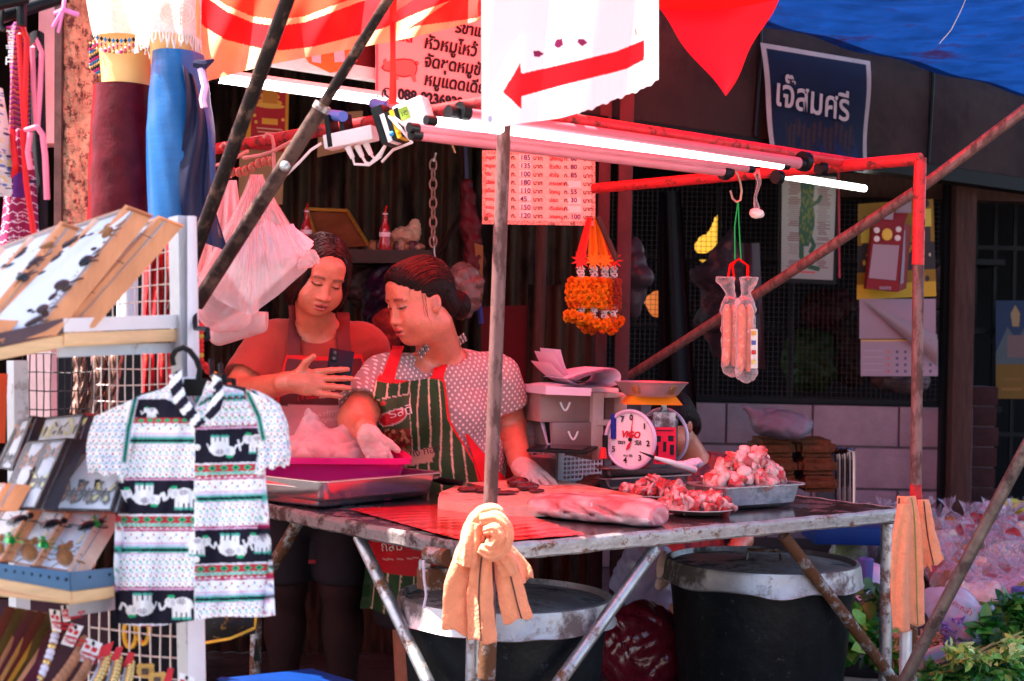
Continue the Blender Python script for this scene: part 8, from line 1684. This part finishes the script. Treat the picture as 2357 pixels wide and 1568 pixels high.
f=Field(lo, hi, .0055);torsoR(f, .015)
for a, b, tt in ((RB['sl'], RB['el'], .82), (RB['sr'], RB['er'], .60)):
    f.cap(a+Vector((0, 0, .005)), a.lerp(b, tt), .074, .080, .03);e=a.lerp(b, tt+.02);dd_=(b-a).normalized();f.cap(e+dd_*.05, e+dd_*.15, .10, .10, .005, sub=True);f.cap(e+dd_*.0, e+dd_*.1, .062, .062, .004, sub=True)
f.cap(nb+Vector((.0, -.0, .0)), RH.c, .080, .08, .012, sub=True);f.ell(PQ(990, 812, 4.56), (.062, .10, .075), .02, sub=True)
bl=fmesh(f, 'blouse', BLS, wr_, wr=.0028, fr_=30)
f=Field((RX0-.27, 4.3, .3), (RX0+.27, 4.92, .9), .007);f.ell(PQ(1015, 1170, 4.78), (.205, .16, .15), .03)
f.cap((RX0, 4.64, .75), (RX0, 4.64, .38), .19, .2, .03);f.ell((RX0, 4.64, .27), (.5, .5, .1), .004, sub=True);skt=fmesh(f, 'skirt', M('dark_shorts'), wr_)
# frilled collar
for (x0, y0, x1, y1, d_) in ((1037, 792, 1068, 772, 4.68), (960, 815, 982, 792, 4.56)):
    MB().grid(lambda u, v:PQ(x0+(x1-x0)*u+8*v, y0+(y1-y0)*u+18*v-6, d_-.012+.006*math.sin(u*34)+.01*v), 40, 5).build('frill', BLS, wr_)
bv=bvh_of(bl, skt)
cv=Canvas(840, 840, 1180, 1420, 330, 540, (.022, .055, .018));CST=(.58, .40, .27)
for i in range(-7, 8):
    xx=995+i*21.5*(1+.30*(cv.Y-870)/270);cv.put(np.abs(cv.X-xx+2*np.sin(cv.Y*.03+i))<1.7, CST)
cv.c*=(1+.18*np.sin(cv.X*.05+1.3*np.sin(cv.Y*.03)))[..., None]
PK=[(887, 912), (953, 902), (957, 1030), (890, 1040)];cv.poly([(885, 910), (955, 900), (959, 1032), (888, 1042)], (.60, .42, .34));cv.poly(PK, (.05, .075, .03));cv.poly([(888, 985), (955, 975), (957, 1030), (890, 1040)], (.20, .04, .025))
for k in range(46):cv.ell(RNG.uniform(892, 953), RNG.uniform(978, 1030), RNG.uniform(3, 7), RNG.uniform(2, 5), [(.45, .22, .10), (.35, .08, .04), (.55, .36, .2), (.06, .03, .02), (.10, .16, .04)][RNG.integers(5)], RNG.uniform(0, 3))
cv.ell(920, 950, 31, 17, (.62, .45, .40), -.35);cv.ell(920, 950, 28, 14, (.50, .02, .03), -.35);cv.ell(903, 918, 5, 4, (.5, .04, .04))
cv.poly([(925, 1040), (1002, 1020), (1008, 1036), (1000, 1048), (1004, 1052), (926, 1068)], (.50, .27, .18))
cv.rect(840, 1235, 1180, 1308, (.50, .012, .02));cv.line([(880, 1280), (1000, 1262)], 2.2, (.62, .32, .28))
TB=([850, 880, 960, 1040, 1120, 1420], [896, 884, 876, 872, 866, 826]);TBR=([850, 880, 960, 1000, 1060, 1120, 1420], [1016, 1030, 1040, 1062, 1098, 1112, 1130])
ed=np.minimum(cv.X-np.interp(cv.Y, *TB), np.interp(cv.Y, *TBR)-cv.X);cv.put((np.interp(cv.Y, *TBR)-cv.X<5)&(cv.Y<1120), (.66, .015, .02));cv.put(cv.Y<872+5*np.sin((cv.X-890)/20.), (.66, .015, .02))
def apR(u, v):
    y=862+538*v;l_=np.interp(y, *TB);r_=np.interp(y, *TBR);yy=y+(14*math.sin(math.pi*u)-4)*(1-v)**6;return l_+(r_-l_)*u, yy
apr, GR_, YR=drape('apron', bv, apR, 110, 190, 4.6, vm('apron_print'), wr_, .010, cv, relax=20)
for (s, x, y, z_, mt, bo) in (('รสดี', 900, 962, .040, CRM, .0022), ('แกง ทอด', 930, 1056, .030, INK, .0008), ('กลม', 876, 1272, .042, CRM, .001), ('กลมกล่อม', 880, 1252, .02, CRM, .0)):
    ap_text(s, x, y, z_, mt, apr, front(bv, x+25, y, 4.6)-.010, .22)
RS=M('red_strap', (.62, .012, .02), .6, 0, .06, 20)
drape('strap', bv, lambda u, v:(926-18*v+24*(u-.5)*(1+.2*v), 796+78*v), 6, 24, 4.6, RS, wr_, .012, None, relax=10)
drape('strap', bv, lambda u, v:(1042-26*v+26*(u-.5), 770+96*v), 6, 24, 4.7, RS, wr_, .014, None, relax=10)
drape('apron_lining', bv, lambda u, v:(1075+42*v+60*u*v+6*u, 990+130*v), 10, 20, 4.65, RS, wr_, .016, None, relax=6)
# ------------------------------------------------------------------ third person half hidden behind the scale
TH=Head(P(1548, 974, 5.45), (-.62, -.60, -.60), (.05, 0, 1), .92)
f=Field((.30, 5.1, -.02), (1.05, 5.95, 1.16), .0055);head_field(TH, f, .002, 1.0);nb=P(1590, 1050, 5.55)
tx=nb.x;f.cap(TH.w((0, -.02, -.08)), nb, .05, .06, .03);f.cap((tx-.13, 5.58, nb.z-.06), (tx+.13, 5.58, nb.z-.06), .055, .055, .04);f.ell((tx, 5.58, nb.z-.2), (.16, .11, .2), .05);f.ell((tx, 5.58, nb.z-.42), (.17, .13, .14), .05)
for s in (-1, 1):
    f.cap((tx+s*.16, 5.58, nb.z-.07), (tx+s*.19, 5.48, nb.z-.3), .045, .038, .03);f.cap((tx+s*.19, 5.48, nb.z-.3), (tx+s*.08, 5.3, nb.z-.4), .036, .025, .02);f.cap((tx+s*.09, 5.56, nb.z-.5), (tx+s*.11, 5.25, .42), .075, .055, .03);f.cap((tx+s*.11, 5.25, .42), (tx+s*.11, 5.32, .06), .052, .035, .03);f.ell((tx+s*.11, 5.26, .04), (.04, .10, .035), .02)
    hand(f, (tx+s*.08, 5.3, nb.z-.4), (-s*.3, -.8, -.2), (0, -.2, 1), side=-s, curl=(.3, .3, .3, .3))
w3=fmesh(f, 'person', SKIN, None, skinc(TH), label='dark haired person bending behind the dial scale, face half hidden', cat='person')
f=Field(TH.c-Vector((.2, .2, .2)), TH.c+Vector((.2, .2, .2)), .005);TH.ell(f, (0, -.02, .036), (.083, .096, .09), .02);TH.ell(f, (0, -.07, -.04), (.07, .05, .08), .03)
TH.ell(f, (0, .115, -.045), (.066, .07, .115), .012, sub=True)
for s in (-1, 1):TH.cap(f, (s*.05, .075, .06), (s*.06, .06, -.06), .008, .005, .01)
fmesh(f, 'hair', HAIRM, w3, wr=.002, fr_=120)
f=Field((.30, 5.1, .3), (1.05, 5.95, 1.1), .007);g=.015
f.cap((tx-.13, 5.58, nb.z-.06), (tx+.13, 5.58, nb.z-.06), .055+g, .055+g, .04);f.ell((tx, 5.58, nb.z-.2), (.16+g, .11+g, .2+g), .05);f.ell((tx, 5.58, nb.z-.42), (.17+g, .13+g, .14+g), .05)
for s in (-1, 1):f.cap((tx+s*.16, 5.58, nb.z-.07), (tx+s*.185, 5.5, nb.z-.26), .062, .058, .03)
f.cap(nb, TH.c, .07, .07, .01, sub=True)
fmesh(f, 'patterned_shirt', M('patterned_cloth', (.30, .06, .05), .8, 0, .2, 12, rust=(.08, .03, .06), rust_amt=.5, rust_scale=16), w3, wr=.003)
# ================================================================== goods on the ground at the right
db=thing('display_bench', 'low sloping bench carrying the vegetables and bags at lower right', 'bench', (1.9, 5.9, 0))
BXM=M('bench_board', (.05, .035, .035), .8, 0, .3, 6)
MB().hexa([(1.0, 4.75, .06), (3.2, 4.75, .06), (3.2, 6.85, .36), (1.0, 6.85, .36)], (0, 0, -.03)).build('board', BXM, db)
for (x, y, z) in ((1.1, 4.85, .03), (3.1, 4.85, .03), (1.1, 6.7, .3), (3.1, 6.7, .3)):MB().box((x, y, z/2), (.06, .06, z)).build('foot', BXM, db)
def bagmesh(seed):
    r=np.random.default_rng(seed);fd=Field((-.16, -.16, -.10), (.16, .16, .24), .007);fd.ell((0, 0, 0), (.085+r.uniform(-.01, .015), .075, .062), .02)
    for _ in range(4):a=r.uniform(0, 6.28);fd.ell((math.cos(a)*.05, math.sin(a)*.05, r.uniform(-.03, .03)), (.035, .035, .03), .03)
    fd.cap((0, 0, .05), (0, 0, .088), .03, .008, .025);me, _=fd.mesh();wrinkle(me, .006, 45, seed)
    m=MB();n=22
    for k in range(n):
        a=k/n*6.283;rr=.032+.012*math.sin(k*2.7+seed);m.v+=[(.006*math.cos(a), .006*math.sin(a), .084), (rr*.55*math.cos(a), rr*.55*math.sin(a), .105+.008*(k%2)), (rr*math.cos(a), rr*math.sin(a), .13+.018*math.sin(k*3.1))]
    for k in range(n):a, b=3*k, 3*((k+1)%n);m.f+=[(a, b, b+1, a+1), (a+1, b+1, b+2, a+2)]
    top=m.mesh();f2_=Field((-.13, -.13, -.08), (.13, .13, .08), .008);f2_.ell((0, 0, -.008), (.075, .068, .048), .02)
    for _ in range(7):a=r.uniform(0, 6.28);f2_.ell((math.cos(a)*.045, math.sin(a)*.045, r.uniform(-.01, .035)), (.028, .028, .022), .008)
    cont, _=f2_.mesh()
    for me_ in (me, top):me_.materials.append(FLM)
    for me_ in (me, top, cont):me_.polygons.foreach_set('use_smooth', [True]*len(me_.polygons))
    return me, top, cont
FLM=M('lilac_film', (.82, .62, .76), .08, 0, .1, 14, bump=1.5, bscale=24, alpha=.10, spec=1., translucent=.15)
BM_=[bagmesh(i) for i in range(4)]
CTS=[('orange brown', M('content_orange', (.42, .13, .03), .6, 0, .5, 60, bump=.8)), ('pale pink', M('content_pale', (.50, .28, .36), .6, 0, .3, 30)), ('dark red', M('content_red', (.34, .03, .03), .5, 0, .5, 30)), ('brown', M('content_brown', (.22, .10, .05), .6, 0, .5, 50)), ('cream', M('content_cream', (.70, .54, .44), .6, 0, .3, 40)), ('greenish', M('content_green', (.20, .22, .07), .6, 0, .5, 30))]
cmeshes={}
def put_bag(x, y, d, k, s, label=None, group=True):
    ci=k%len(CTS);nm, mt=CTS[ci];me, top, cont=BM_[k%4]
    key=(k%4, ci)
    if key not in cmeshes:c_=cont.copy();c_.materials.append(mt);cmeshes[key]=c_
    o=thing('goods_bag', label or 'small knotted clear bag of %s goods in the heap at right'%nm, 'plastic bag', tuple(P(x, y, d)), 'knotted bags of goods heaped at right')
    o.rotation_euler=(RNG.uniform(-.3, .3), RNG.uniform(-.35, .35), RNG.uniform(0, 6.28));o.scale=(s, s, s)
    for nm2, me2 in (('film', me), ('gathered_top', top), ('contents', cmeshes[key])):
        q=bpy.data.objects.new(nm2, me2);COL.objects.link(q);q.parent=o
k=0
for row, (y, x0, x1, n) in enumerate(((1216, 1925, 2390, 8), (1243, 1950, 2400, 9), (1275, 1935, 2400, 9), (1312, 2140, 2410, 6), (1345, 2170, 2400, 5), (1375, 2190, 2400, 4))):
    for i in range(n):
        x=x0+(x1-x0)*(i+.5)/n+RNG.uniform(-12, 12);yy=y+RNG.uniform(-9, 9);d=np.interp(yy, [1190, 1400], [6.75, 5.55])
        if 2035<x<2170 and yy>1290:continue
        put_bag(x, yy, d, int(RNG.integers(0, 24)) if x>2060 else (0 if row<2 else 1)+4*int(RNG.integers(0, 2)), RNG.uniform(.85, 1.2));k+=1
lump('sugar_bag', 'large smooth pale pink bag behind the right table leg', 'plastic bag', [(P(1985, 1345, 5.7), (.13, .10, .09), .03), (P(1960, 1390, 5.6), (.10, .08, .06), .03)], M('pale_pink_bag', (.74, .50, .66), .4, 0, .06, 6, translucent=.2), .009, .004, fr=30)
def basin(lab, c, r, hgt, mt, cont=None, nm='basin'):
    o=thing(nm, lab, 'basin', tuple(c));MB().lathe([(.001, 0), (r*.75, 0), (r*.97, hgt*.9), (r*1.06, hgt), (r*1.05, hgt*1.04), (r*.95, hgt*.95), (r*.72, hgt*.12), (.001, hgt*.12)], c, 36).build('bowl', mt, o)
    return o
GRB=M('green_basin', (.012, .16, .10), .35, 0, .1)
basin('green plastic basin of pale goods behind the bags at the right edge', P(2345, 1248, 6.75), .19, .08, GRB);basin('green plastic basin stacked with a second one by the timber post', P(2285, 1198, 7.0), .17, .07, GRB)
for (x, y, mt, lab) in ((2290, 1175, PAPER, 'pale packets heaped in the green basin by the timber post'), (2340, 1195, RED, 'red packets in the green basin at the right edge'), (2350, 1170, M('yellow_packet', (.62, .55, .06), .4, 0, .2), 'yellow packets at the far right above the green basin')):
    fd=bagfield(P(x, y, 6.9), (.10, .08, .03), 6, .009);me, _=fd.mesh();wrinkle(me, .008, 40);link('goods_heap', me, mt, label=lab, cat='goods')
MB().box(P(1960, 1225, 6.1), (.36, .3, .07), bev=.01).build('blue_bin', M('blue_plastic'), label='blue plastic tray behind the table on the right', cat='tray')
for i, (x, y) in enumerate(((1992, 1318), (2345, 1385))):
    p=P(x, y, 5.55);MB().lathe([(.001, -.05), (.026, -.05), (.030, .05), (.024, .055), (.001, .05)], p, 20).build('purple_jar', M('purple_jar', (.10, .10, .32), .3, 0, .1), label='small purple blue jar among the bags, %s'%('by the table leg', 'at the right edge')[i], cat='jar')
# leafy heaps
def leaves(name, lab, spots, cols, size, n, mt, cat='vegetables', wide=.5, parent=None, curl=.25, flat=.5):
    m=MB();cc=[];rg=np.random.default_rng(n)
    for i in range(n):
        c, r=spots[rg.integers(len(spots))];q=rg.normal(0, 1, 3);q/=np.linalg.norm(q);q*=rg.uniform(.35, 1)**.5;p=Vector(c)+Vector((q[0]*r[0], q[1]*r[1], q[2]*r[2]))
        d=Vector((rg.normal(), rg.normal(), rg.normal()*flat+.15)).normalized();u=Vector((rg.normal()*.6, rg.normal()*.6-.35, 1));s=d.cross(u).normalized();nn=s.cross(d);L_=size*rg.uniform(.55, 1.25);w_=L_*wide*rg.uniform(.8, 1.2)
        b=len(m.v);m.v+=[tuple(p), tuple(p+d*L_*.35+s*w_*.5+nn*L_*curl*.2), tuple(p+d*L_*.35-nn*L_*.02), tuple(p+d*L_*.35-s*w_*.5+nn*L_*curl*.2), tuple(p+d*L_*.75+s*w_*.36-nn*L_*curl*.1), tuple(p+d*L_*.75-nn*L_*curl*.25), tuple(p+d*L_*.75-s*w_*.36-nn*L_*curl*.1), tuple(p+d*L_-nn*L_*curl*.8)]
        m.f+=[(b, b+1, b+2), (b, b+2, b+3), (b+1, b+4, b+5, b+2), (b+2, b+5, b+6, b+3), (b+4, b+7, b+5), (b+5, b+7, b+6)]
        col=np.array(cols[rg.integers(len(cols))])*rg.uniform(.9, 1.9);cc+=[col]*8
    me=m.mesh(name);setcol(me, np.array(cc));o=link(name, me, mt, parent, label=lab if parent is None else None, cat=cat if parent is None else None, kind='stuff', smooth=True, auto=0);return o
LFM=vm('leaf', rough=.38, var=.15, scale=40, translucent=.25, spec=.5)
G1=[(.018, .11, .012), (.025, .15, .018), (.05, .20, .025), (.012, .07, .010)];G2=[(.07, .24, .03), (.12, .32, .04), (.045, .18, .025), (.03, .15, .02)];G3=[(.30, .50, .10), (.45, .62, .22), (.16, .36, .06)]
def veg(nm, lab, spots, cols, size, n, wide=.5, flat=.5, stems=None):
    o=thing(nm, lab, 'vegetables', tuple(Vector(spots[0][0])-Vector((0, 0, spots[0][1][2]))));leaves('leaf_mass', None, spots, cols, size, n, LFM, wide=wide, parent=o, flat=flat)
    if stems:
        m=MB()
        for a, b in stems:
            for _ in range(7):j=lambda:Vector(RNG.normal(0, .012, 3));a2, b2=Vector(a)+j(), Vector(b)+j();m.tube([a2, a2.lerp(b2, .5)+Vector((0, 0, .01)), b2], .003, 5)
        m.build('stem_bundle', M('green_stem', (.28, .36, .12), .5, 0, .2), o, kind='stuff')
    return o
veg('dark_herb_bunch', 'dark green round leaved herbs behind the right table leg', [(P(1990, 1385, 5.35), (.10, .07, .05)), (P(1970, 1410, 5.3), (.06, .06, .04)), (P(2045, 1370, 5.35), (.05, .05, .04))], [(.015, .05, .012), (.03, .09, .02), (.06, .14, .03)], .05, 170, .8)
veg('leafy_greens', 'bright leafy greens filling the pale basin beside the dented bin', [(P(1985, 1480, 5.1), (.13, .09, .055)), (P(1960, 1450, 5.15), (.08, .07, .05)), (P(2030, 1500, 5.05), (.06, .06, .045))], [(.035, .22, .015), (.025, .16, .015), (.10, .32, .04), (.015, .10, .010)], .075, 300, .7)
bsn=thing('pale_basin', 'stained pale basin under the leafy greens by the table foot', 'basin', tuple(P(1985, 1590, 5.1)))
MB().lathe([(.001, -.09), (.17, -.09), (.205, .0), (.215, .004), (.20, .0), (.165, -.08), (.001, -.08)], P(1985, 1532, 5.1), 40, sx=1.15).build('bowl', M('stained_white', (.50, .46, .42), .5, 0, .3, 9, rust=(.18, .14, .12), rust_amt=.3), bsn)
sb_=thing('sprout_box', 'pale foam box of brown bean sprouts by the grey pole', 'box', tuple(P(2130, 1545, 5.0)))
MB().hexa([P(2075, 1560, 4.9), P(2180, 1520, 4.95), P(2172, 1485, 4.95), P(2070, 1520, 4.9)], (0, .02, 0)).hexa([P(2180, 1520, 4.95), P(2170, 1480, 5.2), P(2162, 1462, 5.2), P(2172, 1485, 4.95)], (-.01, .01, 0)).build('box_side', M('foam_box', (.62, .52, .44), .7, 0, .15, 12), sb_)
m=MB()
for _ in range(170):
    p=P(RNG.uniform(2055, 2165), RNG.uniform(1462, 1525), RNG.uniform(4.95, 5.2));d=Vector((RNG.normal(), RNG.normal()*.5, RNG.normal()*.4)).normalized();m.tube([p-d*.03, p+Vector((0, 0, .006)), p+d*.03], .0035, 5)
m.build('sprout_mass', M('sprout', (.50, .30, .16), .5, 0, .35, 30), sb_, kind='stuff')
cbg=thing('cabbage_bag', 'clear bag of shredded purple cabbage lying beside the grey pole', 'plastic bag', tuple(P(2200, 1490, 5.0)))
fd=Field(P(2205, 1430, 5.0)-Vector((.2, .16, .16)), P(2205, 1430, 5.0)+Vector((.2, .16, .2)), .006);fd.cap(P(2190, 1410, 5.05), P(2230, 1465, 4.98), .075, .06, .03);fd.cap(P(2150, 1385, 5.1), P(2200, 1400, 5.05), .05, .07, .03);fd.cap(P(2240, 1420, 5.0), P(2280, 1400, 5.0), .03, .012, .03)
me, _=fd.mesh();wrinkle(me, .004, 30);link('film', me, M('blue_white_film', (.70, .72, .92), .08, 0, .05, 9, bump=.8, bscale=20, alpha=.40, spec=1., translucent=.2), cbg)
m=MB()
for _ in range(260):
    p=P(RNG.uniform(2170, 2250), RNG.uniform(1425, 1490), RNG.uniform(4.95, 5.04));d=Vector(RNG.normal(0, 1, 3)).normalized();m.tube([p-d*.014, p+Vector(RNG.normal(0, .003, 3)), p+d*.014], .0035, 4)
m.build('cabbage_mass', M('purple_cabbage', (.20, .14, .42), .45, 0, .5, 50), cbg, kind='stuff')
text('กะหล่ำ', P(2190, 1392, 4.925), (.85, 0, -.5), (.5, 0, .85), .03, RINK, cbg)
veg('basil_bunch', 'deep green basil heaped at the right edge above the pale pods', [(P(2310, 1440, 5.0), (.11, .09, .06)), (P(2345, 1410, 5.05), (.08, .07, .06)), (P(2275, 1470, 4.95), (.06, .06, .04))], G1, .07, 380, .55)
veg('morning_glory', 'long leaved green vegetables across the bottom right corner', [(P(2200, 1555, 4.75), (.14, .08, .03)), (P(2300, 1560, 4.7), (.14, .09, .045)), (P(2340, 1520, 4.8), (.09, .07, .05)), (P(2140, 1580, 4.7), (.06, .05, .025))], G2+G1, .055, 900, .35, stems=[(P(2150, 1560, 4.72), P(2330, 1500, 4.78)), (P(2210, 1520, 4.8), P(2350, 1470, 4.85))])
veg('pale_pod_bunch', 'pale green pods and blossoms lying on the greens at lower right', [(P(2250, 1512, 4.68), (.09, .05, .02)), (P(2210, 1500, 4.72), (.05, .04, .018)), (P(2330, 1500, 4.68), (.03, .04, .04))], G3, .04, 260, .4)
MB().hexa([P(2130, 1530, 4.86), P(2260, 1478, 4.95), P(2256, 1462, 4.95), P(2126, 1512, 4.86)], (0, .02, 0)).build('tray_edge', M('grey_blue_plastic', (.30, .32, .40), .4, 0, .1), label='grey plastic tray edge under the pale pods', cat='tray')
# ================================================================== opposite side of the street (behind the camera)
os_=thing('opposite_building', 'shop row on the opposite side of the street', 'building', (0, -9.9, 0))
MB().box((0, -9.9, 1.5), (30, .4, 3.0)).build('wall', M('street_plaster', (.20, .18, .17), .8, 0, .3, 1.2), os_)
for k in range(7):MB().box((-10.5+3.5*k, -9.68, 1.25), (2.6, .06, 2.5)).build('shutter', M('dark_shutter', (.06, .055, .06), .6, .2, .3, 3), os_)
MB().hexa([(-13, -9.68, 2.9), (13, -9.68, 2.9), (13, -8.6, 2.6), (-13, -8.6, 2.6)], (0, 0, -.03)).build('canopy', M('street_canopy', (.10, .12, .16), .6, 0, .3, 1), os_)
